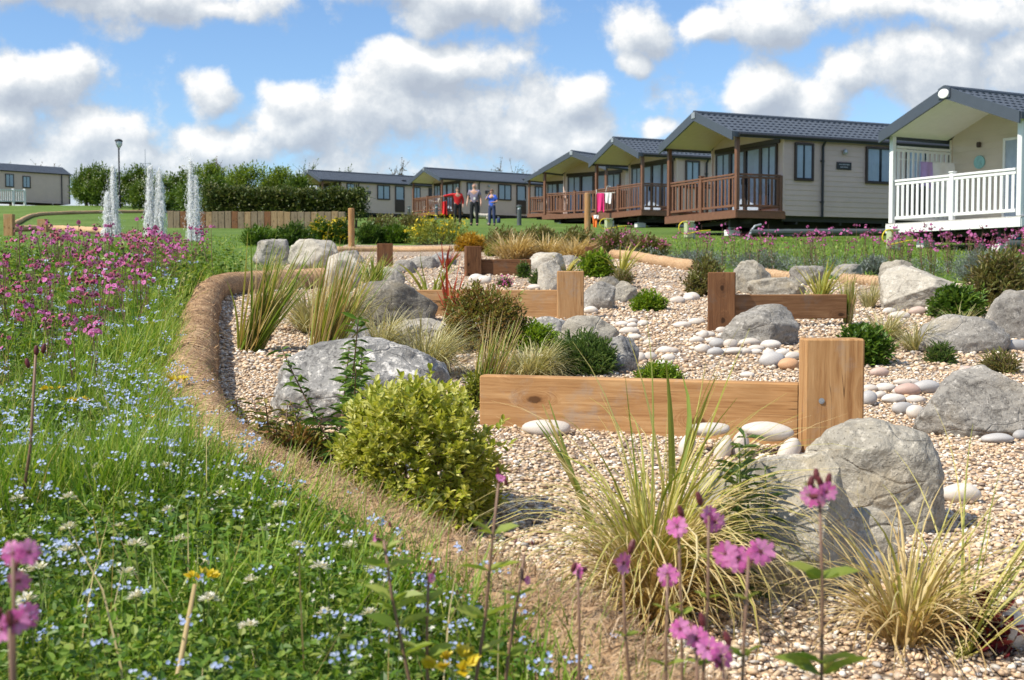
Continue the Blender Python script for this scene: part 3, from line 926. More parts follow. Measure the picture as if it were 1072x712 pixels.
    for x_ in (L * .52, L * .60):
        for y_ in (.55, W - .55):
            mb = MB(); mb.tube([(x_, y_ - .1, .0), (x_, y_ + .1, .0)], .30, 18); 
            V_ = mb.V[0]; V_[:, 2] += .30 + Hs(*(np.array(right_post) + np.array(ld) * x_ + np.array(gdir) * y_)) - g0
            mb.build('wheel', M['black'], root)
    for x_ in (.35, 2.3, 4.3, 6.6, 9.2):
        for y_ in (.75, W - .75):
            wp = np.array(right_post) + np.array(ld) * x_ + np.array(gdir) * y_
            zg = Hs(*wp) - g0
            top = fl - .46
            mb = MB()
            if top - zg > .12:
                mb.box((x_, y_, zg + .09), (.40, .22, .18), mi=0, bev=.01)
                mb.tube([(x_ - .08, y_, zg + .18), (x_ - .08, y_, top)], .035, 8, mi=1)
                mb.tube([(x_ + .10, y_, zg + .18), (x_ + .02, y_, top)], .02, 6, mi=1)
                mb.box((x_, y_, top - .015), (.2, .12, .03), mi=1)
            else:
                mb.box((x_, y_, (zg + top) / 2), (.4, .22, max(.05, top - zg)), mi=0)
            mb.build('support_leg', [M['white_paint'] if x_ == .35 else M['steel'], M['steel']], root)
    return root, fl, rz

def nrm(a, b):
    l = math.hypot(a, b); return (a / l, b / l)
EYE = CAM_Z
cD = caravan('beige caravan with white balustraded porch nearest the camera at right', (10.93, 25.8), nrm(-.463, .886), EYE + 1.45, 'white', dd=2.0, detail=2)
cC = caravan('large brown decked caravan immediately left of the white porched one', (6.41, 34.2), nrm(-.40, .917), EYE + 2.10, 'brown', detail=2)
cB = caravan('brown decked caravan with pink towel on its railing', (5.11, 47.0), nrm(-.42, .907), EYE + 2.90, 'brown', detail=1)
cA = caravan('brown decked caravan turned more towards us, behind the right round pole', (4.47, 57.0), nrm(-.77, .64), EYE + 3.40, 'brown', detail=1)
c0 = caravan('mostly hidden caravan furthest back in the right hand row', (3.95, 74.0), nrm(-.77, .64), EYE + 4.45, 'brown', detail=0)
c2 = caravan('caravan directly behind the three people, white table on its deck', (-4.67, 80.0), nrm(-.58, .81), EYE + 4.85, 'brown', detail=1)
c1 = caravan('caravan half hidden behind the clipped hedge, left of the people', (-13.9, 88.0), nrm(-.58, .81), EYE + 5.45, 'brown', detail=1)

# far-left caravan: its long side faces us and only the end of it is in the picture
def caravan_far():
    end = np.array((-40.0, 108.5)); t = np.array((-.72, -.694)); L = 10.0
    start = end + t * L
    rz = math.atan2(-t[1], -t[0])
    g0 = Hs(*end)
    root = empty('holiday_caravan', (start[0], start[1], g0), rz)
    tag(root, 'caravan at far left behind a low white railing', 'holiday caravan', 'holiday caravans on the slope')
    fl, he, W = .42, 2.35, 3.7
    mb = MB(); siding(mb, (0, 0), (L, 0), fl - .3, fl + he); siding(mb, (L, 0), (L, W), fl - .3, fl + he, gable=None); siding(mb, (0, W), (0, 0), fl - .3, fl + he)
    siding(mb, (L, W), (0, W), fl - .3, fl + he); mb.build('wall', M['taupe'], root)
    mb = MB(); sl = [(-.15, fl + he), (W / 2, fl + he + .8), (W + .15, fl + he)]
    xs_ = np.arange(-.2, L + .2, .12)
    for (y0, z0), (y1, z1) in ((sl[0], sl[1]), (sl[2], sl[1])):
        S = np.repeat(np.linspace(0, 1, 7), 2)[1:-1]; hh = np.tile([.04, .01], 6)[:len(S)]
        Y = y0 + (y1 - y0) * S; Z = z0 + (z1 - z0) * S + hh
        mb.grid(np.stack([np.repeat(xs_[None], len(S), 0), np.repeat(Y[:, None], len(xs_), 1), Z[:, None] + .02 * np.abs(np.sin(xs_ * 10))[None]], -1))
    mb.prism([(-.2, -.1, fl + he), (-.2, W + .1, fl + he), (-.2, W / 2, fl + he + .78)], (.05, 0, 0)); mb.prism([(L + .15, -.1, fl + he), (L + .15, W + .1, fl + he), (L + .15, W / 2, fl + he + .78)], (.05, 0, 0))
    mb.build('roof', M['slate'], root)
    mb = MB(); mb.tube([(-.2, -.2, fl + he), (L + .2, -.2, fl + he)], .05, 8); mb.build('gutter', M['black'], root)
    mb = MB(); mb.tube([(L - .75, -.07, fl + he - .05), (L - .75, -.07, fl - .3)], .05, 8); mb.tube([(L - .02, -.05, fl + he - .05), (L - .02, -.05, fl - .3)], .05, 8); mb.build('downpipe', M['black'], root)
    window(root, L - 4.25, L - 3.55, fl + .95, fl + 2.0, M['brown_frame'])
    window(root, L - 5.75, L - 5.0, fl + .95, fl + 2.1, M['brown_frame'])
    window(root, L - 8.3, L - 7.3, fl + .95, fl + 2.1, M['brown_frame'])
caravan_far()

# white ranch railing in front of it
def railing_far():
    pts = [at(-30, 213, 92), at(14, 212, 96), at(26, 214, 97)]
    b = gnd(pts[0].x, pts[0].y)
    root = empty('garden_railing', b)
    tag(root, 'low white picket railing before the far left caravan', 'railing')
    mb = MB(); pm = MB()
    for a, c in zip(pts[:-1], pts[1:]):
        A_ = gnd(a.x, a.y) - b; C_ = gnd(c.x, c.y) - b
        up = Vector((0, 0, 1)); t = (C_ - A_).normalized(); L = (C_ - A_).length
        mb.bar(A_ + up * 1.25, C_ + up * 1.25, .1, .08); mb.bar(A_ + up * .35, C_ + up * .35, .08, .08)
        k = int(L / .22)
        for i in range(k):
            q = A_ + (C_ - A_) * (i + .5) / k; mb.bar(q + up * .3, q + up * 1.22, .03, .10, up=t)
    mb.build('railing_panel', M['white_pvc'], root)
    for a in pts:
        pm = MB(); pm.box(gnd(a.x, a.y) - b + Vector((0, 0, .65)), (.16, .16, 1.4)); pm.build('railing_post', M['white_pvc'], root)
railing_far()

# meter boxes, hoses and tow bars under the caravans
def meter(px, py, label, w=.22, h=.42):
    p = G(px, py)
    root = empty('meter_box', p, R(20)); tag(root, label, 'meter box', 'meter boxes beside the caravans')
    mb = MB(); mb.box((0, 0, h / 2 + .02), (w, w * .8, h), bev=.02); mb.box((0, 0, h + .03), (w * 1.12, w * .95, .04), bev=.01); mb.build('cabinet', M['meter'], root)
    mb = MB(); mb.tube([(w * .75, 0, -.05), (w * .75, 0, h * .95)], .03, 8); mb.build('stake', M['steel'], root)
    mb = MB(); P = [(-.25 * math.cos(a) * 1.1 - .02 + .1, -.14, h * .72 + .17 * math.sin(a)) for a in np.linspace(-.3, 4.4, 18)]
    P = [(-.02, -.12, h * .85)] + [(-.18 - .2 * math.sin(a), -.15, h * .68 + .17 * math.cos(a)) for a in np.linspace(0, math.pi, 12)] + [(.3, -.15, h * .5), (.6, -.1, h * .55)]
    mb.tube(P, .013, 8); mb.build('hose', M['yellow'], root)
meter(721, 250, 'pale green meter box with yellow hose beneath the large brown deck')
meter(934, 262, 'pale green meter box with yellow hose under the white porch')
meter(637, 244, 'pale green meter box with yellow hose below the towel airer')
def tow(px, py, L, ang, label):
    p = G(px, py); root = empty('tow_bar', p, ang); tag(root, label, 'tow bar')
    mb = MB(); mb.tube([(0, 0, .22), (L, 0, .27)], .075, 10); mb.build('drawbar', M['dark_grey'], root)
    mb = MB(); mb.tube([(.0, 0, .24), (.12, .02, .38), (.3, .05, .42)], .03, 8); mb.tube([(0, 0, .22), (-.08, 0, .0)], .035, 8); mb.build('hitch', M['steel'], root)
    mb = MB(); mb.tube([(L * .8, .1, .27), (L * .8, .1, 0)], .03, 6); mb.build('prop', M['steel'], root)
tow(786, 252, 5.0, R(9), 'long grey steel tow bar lying under the large brown decked caravan')
tow(1054, 266, 1.2, R(6), 'short steel tow bar with blue pipe below the white porch')
p = G(1050, 264)
mb = MB(); mb.tube([p + Vector((0, -.05, .02)), p + Vector((.08, -.05, .16)), p + Vector((.25, -.03, .30)), p + Vector((.6, 0, .34)), p + Vector((1.2, .1, .36))], .02, 8)
tag(mb.build('water_pipe', M['blue_hose'], loc=p, smooth=True), 'curved blue water pipe rising to the white porched caravan', 'pipe')

# ------------------------------------------------------------------ laundry
def cloth(name, label, top_a, top_b, drop, m, group=None, fold=.03, taper=0.0, seed=1):
    a = Vector(top_a); b = Vector(top_b); L = (b - a).length
    k1, k2 = 14, 12
    t = (b - a).normalized(); n_ = t.cross(Vector((0, 0, 1))).normalized()
    X = np.zeros((k2 + 1, k1 + 1, 3))
    for j in range(k2 + 1):
        v = j / k2
        for i in range(k1 + 1):
            u = i / k1
            pos = a + (b - a) * (u + (0.5 - u) * taper * v) - Vector((0, 0, drop * v * (1 + .06 * math.sin(u * 5 + seed)))) + n_ * (fold * (.2 + v) * math.sin(u * 9 + seed + v * 1.5) + .04 * v)
            X[j, i] = pos
    Y = X + np.array(n_) * .012
    mb = MB(); mb.grid(X); mb.grid(Y, flip=True)
    for rim in (0, -1):
        mb.grid(np.stack([X[rim], Y[rim]])); mb.grid(np.stack([X[:, rim], Y[:, rim]]))
    c = (a + b) / 2
    return tag(mb.build(name, m, loc=c, smooth=True), label, name.replace('_', ' '), group)
def airer():
    d = 49.3
    p = at(624, 203, d); q = at(642, 200, d)
    root = empty('clothes_airer', p); tag(root, 'white wire clothes airer hooked on the brown deck railing', 'clothes airer')
    mb = MB()
    w_ = Vector((.74, -.1, .02))
    for k in range(4):
        o = Vector((.02, -.10 - .09 * k, 0)); mb.tube([o, o + w_], .010, 6)
    mb.tube([Vector((0, 0, .0)), Vector((0, -.40, 0))], .012, 6); mb.tube([w_, w_ + Vector((0, -.40, 0))], .012, 6)
    mb.tube([Vector((0.02, 0, 0)), Vector((.02, .04, .18)), Vector((.02, .12, .18))], .012, 6); mb.tube([w_, w_ + Vector((0, .04, .18)), w_ + Vector((0, .12, .18))], .012, 6)
    mb.tube([Vector((.4, -.02, .1)), Vector((.45, -.04, .32)), Vector((.60, -.04, .30))], .01, 6)
    mb.build('wire_frame', M['white_paint'], root)
    cloth('towel', 'bright pink towel hanging from the white airer', p + Vector((.0, -.42, .0)), p + Vector((.30, -.45, 0)), .76, M['pink'], seed=2)
    cloth('towel', 'white towel hanging beside the pink one', p + Vector((.33, -.42, .0)), p + Vector((.60, -.45, 0)), .42, M['towel'], seed=4, taper=.25)
    r_ = at(619.5, 226.5, d)
    cloth('towel', 'orange cloth hanging low beside the right round pole', r_ + Vector((0, -.4, 0)), r_ + Vector((.22, -.42, 0)), .62, M['orange'], seed=6, taper=.4)
    cloth('flannel', 'white flannel draped over top of the orange cloth', r_ + Vector((.03, -.44, .03)), r_ + Vector((.25, -.46, .02)), .14, M['towel'], seed=9, taper=.2)
airer()
lp = Vector((9.22, 29.07, 0)); ldD = Vector((.886, .463, 0)); gdD = Vector((-.463, .886, 0)); zt = EYE + 1.45 + 1.52
a_ = lp + ldD * .72 - gdD * .18 + Vector((0, 0, zt)); b_ = lp + ldD * 1.12 - gdD * .18 + Vector((0, 0, zt)); c_ = lp + ldD * 1.84 - gdD * .20 + Vector((0, 0, zt))
cloth('towel', 'lilac towel hanging inside the white porch', a_, b_, .62, M['lilac'], seed=3)
cloth('towel', 'white towel hanging inside the white porch next to the lilac one', b_ + ldD * .02, c_, .56, M['towel'], seed=5)
mb = MB(); mb.tube([lp + ldD * .05 - gdD * .17 + Vector((0, 0, zt + .03)), lp + ldD * 1.92 - gdD * .19 + Vector((0, 0, zt + .01))], .007, 6)
tag(mb.build('washing_line', M['white_paint'], loc=lp + Vector((0, 0, zt))), 'washing line strung across inside of the white porch', 'washing line')

def deck_table():
    # white table and two chairs on the deck behind the people
    rp = np.array((-4.67, 80.0)); gd = np.array(nrm(-.58, .81)); ld = np.array((gd[1], -gd[0])); zf = EYE + 4.85
    def L2(x, y): q = rp + ld * x + gd * y; return Vector((q[0], q[1], zf))
    root = empty('garden_table', L2(.75, 1.7)); tag(root, 'white round garden table on the deck behind the people', 'table')
    mb = MB(); mb.lathe([(.46, .70), (.48, .72), (.46, .74)], 24); mb.build('tabletop', M['white_pvc'], root)
    for a in (0.5, 2.07, 3.64, 5.2):
        mb = MB(); mb.tube([(.32 * math.cos(a), .32 * math.sin(a), 0), (.28 * math.cos(a), .28 * math.sin(a), .70)], .03, 8); mb.build('leg', M['white_pvc'], root)
    for k, (x, y, rz, lb) in enumerate(((.5, 2.6, 2.2, 'white plastic chair left of the garden table'), (.55, .85, .3, 'white plastic chair right of the garden table'))):
        ch = empty('garden_chair', L2(x, y), rz); tag(ch, lb, 'chair', 'white chairs on the deck')
        mb = MB(); mb.box((0, 0, .43), (.45, .45, .04), bev=.015); mb.build('seat', M['white_pvc'], ch)
        mb = MB(); mb.box((-.22, 0, .68), (.04, .45, .46), bev=.015); mb.build('backrest', M['white_pvc'], ch)
        for sx_ in (-1, 1):
            for sy_ in (-1, 1):
                mb = MB(); mb.bar((sx_ * .19, sy_ * .19, .41), (sx_ * .23, sy_ * .22, 0), .04, .04); mb.build('leg', M['white_pvc'], ch)
deck_table()

# ------------------------------------------------------------------ lamp post, bollards, poles
def lamp_post():
    p = gnd(-29.45, 90); root = empty('street_lamp', p); tag(root, 'tall black street lamp with bowl lantern behind the left fountain jet', 'street lamp')
    mb = MB(); mb.lathe([(.12, 0), (.12, .9), (.07, 1.0), (.055, 4.4), (.09, 4.42), (.05, 4.48)], 12); mb.build('post', M['black'], root)
    mb = MB()
    for a in (0, 2.09, 4.19): mb.tube([(.05 * math.cos(a), .05 * math.sin(a), 4.45), (.24 * math.cos(a), .24 * math.sin(a), 4.75), (.27 * math.cos(a), .27 * math.sin(a), 5.0)], .02, 6)
    mb.lathe([(.29, 5.0), (.30, 5.04), (.22, 5.13), (.05, 5.18)], 16); mb.build('canopy', M['black'], root)
    mb = MB(); mb.lathe([(.06, 4.52), (.16, 4.64), (.22, 4.85), (.24, 4.99)], 16); mb.build('lamp_bowl', M['lantern'], root, smooth=True)
lamp_post()
p = gnd(-28.4, 93); root = empty('aerial_mast', p); tag(root, 'thin grey aerial mast right of the street lamp', 'mast')
mb = MB(); mb.tube([(0, 0, 0), (0, 0, 4.6)], [.04, .02], 6); mb.build('pole', M['steel'], root)
mb = MB()
for z_ in (3.3, 3.5): mb.tube([(-.35, 0, z_), (.35, 0, z_)], .02, 6); mb.box((-.35, 0, z_), (.12, .1, .1)); mb.box((.35, 0, z_), (.12, .1, .1))
mb.build('crossbar', M['steel'], root)

def bollard(px, py, h, label):
    p = G(px, py); root = empty('bollard', p); tag(root, label, 'bollard', 'grey bollards on the lawn')
    mb = MB(); mb.lathe([(.11, 0), (.10, .05), (.095, h * .78), (.085, h * .79)], 14); mb.build('post', M['dark_grey'], root, smooth=False)
    mb = MB(); mb.lathe([(.07, h * .79), (.07, h * .90)], 14); mb.build('light_band', M['lantern'], root)
    mb = MB(); mb.lathe([(.12, h * .90), (.12, h * .97), (.06, h)], 14); mb.build('cap', M['dark_grey'], root)
bollard(543.5, 236, .9, 'grey bollard on the lawn right of the three people')
bollard(456.8, 230, .95, 'grey bollard left of the man in red')
bollard(428, 228, .85, 'grey bollard below the left end of the decked caravan')

def sleeper_post(px, py, w, th, h, kind, label, rz=0.0, bolt=False, group='upright sleeper posts in the gravel garden', sink=.12, name='sleeper_post'):
    p = G(px, py); p.z = Hs(p.x, p.y)
    mb = MB(); mb.box((0, 0, (h - sink) / 2), (w, th, h + sink), bev=.006)
    o = mb.build(name, SLEEPER[kind][1]); o.location = p; o.rotation_euler = (0, 0, rz)
    tag(o, label, 'timber post', group)
    if bolt:
        b = MB(); a = np.linspace(0, 6.2832, 13)[:-1]
        b.prism([(-.045 + .010 * math.cos(t), -th / 2 - .001, h * .48 + .010 * math.sin(t)) for t in a], (0, -.002, 0))
        b.prism([(-.045 + .006 * math.cos(t), -th / 2 - .0031, h * .48 + .006 * math.sin(t)) for t in a[::2]], (0, -.002, 0))
        b.build('bolt', M['steel'], o)
    return o, p
def sleeper_board(a, b, ztop, hgt, th, kind, label, group='horizontal sleeper boards across the gravel'):
    a = Vector(a); b = Vector(b); c = (a + b) / 2; L = (b - a).length
    mb = MB(); mb.box((0, 0, 0), (L, th, hgt), bev=.006)
    o = mb.build('sleeper_board', SLEEPER[kind][0])
    o.location = (c.x, c.y, ztop - hgt / 2); o.rotation_euler = (0, 0, math.atan2(b.y - a.y, b.x - a.x))
    return tag(o, label, 'timber board', group)
# nearest pair
po, pp = sleeper_post(869, 478, .20, .10, .405, 'honey', 'tall honey coloured sleeper post with a bolt, nearest the camera', bolt=True)
d2 = pp.y + .105
aL, aR = at(505, 392, d2 + .38), at(838, 402, d2)
sleeper_board((aL.x, d2 + .38, 0), (aR.x, d2 + .002, 0), (at(505, 391, d2 + .38).z + at(838, 402, d2).z) / 2, .24, .07, 'honey', 'long knotty honey sleeper board nearest the camera')
# second pair, centre
po, pp = sleeper_post(597, 336, .20, .10, .375, 'tan', 'short tan sleeper post beside grey boulders near the centre')
d2 = pp.y + .10
sleeper_board((at(436, 305, d2).x, d2 + .1, 0), (at(590, 305, d2).x, d2, 0), at(540, 303.5, d2).z, .24, .07, 'tan', 'tan sleeper board behind the red leaved shrub near the centre')
# third pair, right
po, pp = sleeper_post(755, 348.5, .185, .10, .41, 'brown', 'dark brown sleeper post with pale cobbles at its foot', rz=R(-9))
d2 = pp.y + .06
sleeper_board((at(766, 310, d2).x, d2 + .02, 0), (at(884, 310, d2 + .3).x, d2 + .3, 0), at(800, 308.5, d2).z, .17, .07, 'umber', 'brown sleeper board running right from the cobbled post')
# fourth pair, further back
po, pp = sleeper_post(495, 290, .19, .12, .37, 'brown', 'small dark brown sleeper post beside the golden sedge at the back', rz=R(14))
d2 = pp.y + .08
sleeper_board((at(500, 275, d2).x, d2, 0), (at(556, 275, d2).x, d2, 0), at(520, 271.5, d2).z, .22, .08, 'brown', 'dark sleeper board at the back beside the tall pale boulder')
po, pp = sleeper_post(403, 280, .22, .12, .33, 'brown', 'stubby weathered sleeper post near the back left boulders', rz=R(8))
sleeper_post(616, 275, .10, .10, .24, 'brown', 'tiny dark sleeper post just below the straw grass')
d2 = G(616, 275).y + .1
sleeper_board((at(614, 266, d2).x, d2, 0), (at(634, 266, d2).x, d2, 0), at(622, 262.5, d2).z, .16, .07, 'brown', 'short dark board just below the straw grass')
sleeper_post(10, 247, .26, .20, .62, 'tan', 'tan sleeper post at the far left edge of the meadow', group='sleeper posts at left by the lawn')
sleeper_post(45, 243, .30, .20, .42, 'tan', 'tan sleeper post second from the far left edge', group='sleeper posts at left by the lawn')
for (px, d, top, bot, lb) in ((368, 25, 218, 263, 'round pale wooden pole standing behind the left boulders'), (615, 25, 202, 262, 'round pale wooden pole in front of the pink towel')):
    q = at(px, bot, d); p = gnd(q.x, d); h = at(px, top, d).z - p.z
    mb = MB(); mb.lathe([(.072, -.15), (.068, 0), (.066, h - .012), (.058, h)], 16)
    o = mb.build('wooden_pole', SLEEPER['honey'][1], smooth=False); o.location = p
    tag(o, lb, 'wooden pole', 'round wooden poles')

# ------------------------------------------------------------------ palisade of upright sleepers with the hedge behind
def palisade():
    a = gnd(at(176, 240, 47).x, 47.0); b = gnd(at(362, 240, 45.0).x, 45.0)
    L = math.hypot(b.x - a.x, b.y - a.y); ang = math.atan2(b.y - a.y, b.x - a.x)
    root = empty('palisade_fence', a, ang); tag(root, 'low retaining fence of upright timber sleepers below the hedge', 'fence')
    n_ = int(L / .27)
    for k in range(n_):
        w_ = L / n_
        x = (k + .5) * w_
        g_ = gnd(a.x + math.cos(ang) * x, a.y + math.sin(ang) * x).z - a.z
        h = .64 + random.uniform(-.012, .012)
        mb = MB(); mb.box((0, 0, h / 2 - .1), (w_ - .012, .12, h + .2), bev=.012)
        o = mb.build('sleeper', SLEEPER[random.choice(['grey', 'grey', 'grey', 'brown', 'dull'])][1], root); o.location = (x, random.uniform(-.012, .012), g_)
palisade()

# ------------------------------------------------------------------ rocks
def rock_mesh(name, size, m, seed, facets=7, cut=.66, sub=4, boxy=2.5, rough=.085, skew=0.0, rz=0.0, planes=()):
    V, F = ICO[sub]
    P = V.copy()
    r_ = np.random.default_rng(seed)
    P /= (np.abs(P) ** boxy).sum(1, keepdims=True) ** (1 / boxy)
    for k in range(facets + 5):
        nrm_ = r_.normal(size=3); nrm_[2] = abs(nrm_[2]) * .8 - .15; nrm_ /= np.linalg.norm(nrm_)
        dd = cut - .03 + .24 * r_.random()
        e = P @ nrm_ - dd
        P -= np.where(e > 0, e * .93, 0)[:, None] * nrm_[None]
    for (pn, pd) in planes:
        pn = np.array(pn, float); pn /= np.linalg.norm(pn); e = P @ pn - pd
        P -= np.where(e > 0, e * .94, 0)[:, None] * pn[None]
    off = Vector(r_.uniform(-50, 50, 3))
    disp = np.array([mnoise.fractal(Vector(p) * 1.6 + off, .9, 2.1, 5) for p in P])
    d2 = np.array([mnoise.ridged_multi_fractal(Vector(p) * 2.6 + off, .8, 2.2, 3, 1.0, 2.0) for p in P]) if sub >= 4 else 0
    P = P * (1 + rough * disp - rough * .22 * d2)[:, None]
    P -= (P.max(0) + P.min(0)) / 2
    P /= (P.max(0) - P.min(0)) / 2
    c, s_ = math.cos(rz), math.sin(rz)
    P[:, 0] += skew * (P[:, 2] + 1) * .5
    P[:, 0] /= np.abs(P[:, 0]).max()
    P = P * np.array(size)[None] / 2
    P = P @ np.array([[c, s_, 0], [-s_, c, 0], [0, 0, 1]])
    mb = MB(); mb.add(P, F)
    return mb.mesh(name, m, smooth=True)
def rock(box, kind, label, seed, depth=.8, facets=7, cut=.72, boxy=2.5, rough=.10, skew=0.0, group='boulders in the gravel garden', d=None, bury=.22, sub=4, planes=()):
    x0, y0, x1, y1 = box
    cx = (x0 + x1) / 2
    g_ = G(cx, y1)
    df = d if d else g_.y
    Wd = (x1 - x0) / FPX * df
    dc = df + Wd * depth * .36
    Wd = (x1 - x0) / FPX * dc
    top = at(cx, y0, dc)
    zb = Hs(top.x, dc)
    hgt = max(.04, top.z - zb)
    full = hgt * (1 + bury)
    me = rock_mesh('boulder', (Wd * 1.03, Wd * depth, full), ROCK[kind], seed, facets, cut, sub, boxy, rough, skew, planes=planes)
    o = bpy.data.objects.new('boulder', me); COL.objects.link(o)
    o.location = (top.x, dc, top.z - full / 2)
    return tag(o, label, 'boulder', group)

rock((287, 352, 468, 448), 'blue', 'large speckled blue grey boulder behind the front round bush', 11, .75, 6, .78, 2.3, sub=5)
rock((285, 366, 372, 440), 'blue', 'lower shoulder boulder tucked under the left end of the large speckled one', 12, .7, 5, .75, 2.2)
rock((366, 293, 457, 340), 'dark', 'dark brown flat topped boulder left of the red leaved shrub', 13, .7, 6, .76, 3.0)
rock((399, 333, 470, 368), 'pale', 'pale sandy slab between the dark boulder and the straw fescue', 14, .6, 8, .65, 3.0)
rock((452, 341, 484, 368), 'grey', 'thin pale grey wedge rock beside the sandy slab', 15, .6, 8, .6, 3.0, skew=.3)
rock((344, 335, 390, 375), 'blue', 'small blue grey rock behind the penstemon', 16, .6)
rock((266, 250, 308, 278), 'grey', 'grey angular boulder furthest left at the back', 17, .7, 8, .66, 2.6)
rock((302, 250, 356, 285), 'pale', 'large round pale boulder second from left at the back', 18, .7, 5, .8, 2.2)
rock((338, 264, 378, 303), 'pale', 'upright pale speckled boulder right of the large round one', 19, .7, 6, .75, 2.3)
rock((350, 262, 382, 276), 'grey', 'low grey rock peeping over the upright pale boulder', 20, .7)
rock((311, 290, 342, 301), 'pale', 'small low pale rock beside the coir roll end', 21, .7)
rock((393, 280, 424, 301), 'grey', 'grey boulder just behind the dark flat topped one', 22, .7)
rock((424, 268, 460, 282), 'grey', 'low grey rock right of the stubby post', 23, .6)
rock((447, 264, 478, 279), 'blue', 'angular slate blue rock left of the small dark post', 24, .6, 9, .6, 3)
rock((412, 272, 436, 287), 'grey', 'small grey rock in front of the stubby post', 25, .6)
rock((270, 345, 284, 360), 'dark', 'small dark stone behind the left strappy clump', 26, .7, sub=3)
rock((551, 264, 592, 286), 'pale', 'broad pale rock behind the tall one at the centre back', 27, .7, 8, .66)
rock((563, 271, 587, 305), 'pale', 'tall pale upright rock left of the tan post', 28, .8, 7, .7, 2.6)
rock((586, 267, 606, 279), 'grey', 'small grey rock right of the broad pale one', 29, .7)
rock((624, 289, 657, 308), 'dark', 'dark low boulder right of the tan post, upper of three', 30, .7, 7, .7)
rock((633, 294, 668, 318), 'warm', 'slanting grey boulder right of the tan post, rightmost of three', 31, .6, 8, .64, 2.6, skew=.35)
rock((609, 294, 644, 326), 'grey', 'rounded grey boulder touching the right side of the tan post', 32, .8, 6, .75, 2.6)
rock((583, 330, 650, 366), 'warm', 'wide warm grey boulder below the tan post', 33, .7, 6, .78, 2.4)
rock((549, 331, 597, 362), 'blue', 'blue grey boulder behind the bright green bush at the centre', 34, .7, 5, .8, 2.2)
rock((632, 351, 669, 393), 'blue', 'rounded blue grey boulder behind the near honey board', 35, .9, 5, .8, 2.3)
rock((764, 272, 808, 308), 'warm', 'brownish grey boulder behind the cobbled brown post', 36, .7, 7, .72, 2.6)
rock((783, 290, 842, 313), 'warm', 'flat brown boulder behind the brown board', 37, .6, 6, .74, 2.6)
rock((827, 278, 862, 300), 'grey', 'grey boulder beneath the yellow striped sedge', 38, .7)
rock((870, 276, 903, 292), 'grey', 'low grey boulder far right behind the thin sedge', 39, .6)
rock((755, 318, 835, 364), 'grey', 'squat grey boulder at centre of the cobble pile', 40, .7, 8, .68, 3.0)
rock((918, 277, 1004, 328), 'pale', 'big faceted pale boulder below the white porch', 41, .7, 4, .75, 2.6, skew=.1, sub=5, planes=(((-.5, -.7, .35), .5), ((.45, -.2, .85), .48), ((.3, -.9, .2), .62), ((-.2, -.9, -.4), .5)))
rock((922, 272, 958, 305), 'warm', 'brownish boulder behind the left shoulder of the big faceted one', 42, .7, 8, .66)
rock((960, 329, 1054, 372), 'grey', 'long grey boulder lying right of the dark green bush', 43, .55, 6, .74, 2.6)
rock((1026, 303, 1100, 358), 'grey', 'big rounded grey boulder cut by the right edge, upper one', 44, .7, 6, .76, 2.5)
rock((958, 382, 1110, 462), 'grey', 'huge dark grey boulder cut by the right edge, lower one', 45, .6, 8, .66, 2.6, sub=5)
rock((842, 437, 984, 565), 'warm', 'large round brown grey boulder in front of the near post', 46, .75, 4, .78, 2.2, rough=.09, bury=.3, sub=5)
rock((712, 474, 898, 634), 'warm', 'large blocky grey boulder left of the round brown grey one', 47, .75, 3, .80, 3.2, bury=.25, sub=5, planes=(((-.10, -.62, .80), .46), ((.85, -.45, .10), .74), ((-.2, .1, .95), .70)))
rock((860, 530, 950, 612), 'warm', 'partly buried rock under the round brown grey boulder', 48, .6, 7, .7, 2.6)

# ------------------------------------------------------------------ cobbles
def cobmat(name, a, b_):
    m, n, b = newmat(name)
    tcn = n.n('ShaderNodeTexCoord'); oi = n.n('ShaderNodeObjectInfo')
    co = n.vm('ADD', tcn.outputs['Object'], n.vm('SCALE', (3, 5, 7), scale=oi.outputs['Random']))
    c = n.ramp(oi.outputs['Random'], [(0, a), (1, b_)])
    v = n.ramp(n.noise(co, 22, 5, .65), [(.3, (.72, .72, .72)), (.7, (1.15, 1.15, 1.15))])
    c = n.mix(1.0, c, v, 'MULTIPLY')
    c = n.mix(n.m('MULTIPLY', n.smooth(n.noise(co, 180, 2), .58, .68), .4), c, [x * .5 for x in a])
    n.set(b.inputs['Base Color'], c); b.inputs['Roughness'].default_value = .6
    n.set(b.inputs['Normal'], n.bump(n.noise(co, 60, 3), .12, .004))
    return m
COB = {'pale': cobmat('pale cobble', (.60, .52, .44), (.70, .65, .58)), 'grey': cobmat('grey cobble', (.38, .37, .36), (.50, .48, .46)),
       'pink': cobmat('pink cobble', (.50, .33, .27), (.58, .45, .38)), 'orange': cobmat('orange cobble', (.60, .34, .18), (.60, .40, .24))}
COBM = []
for k in range(5):
    V, F = ICO[2 if k else 3]; P = V.copy(); off = Vector((k * 9.1, 3, 1))
    P *= (1 + .11 * np.array([mnoise.noise(Vector(p) * 1.1 + off) for p in P]))[:, None]
    for c_ in COB:
        pass
    COBM.append((P, F))
cobcache = {}
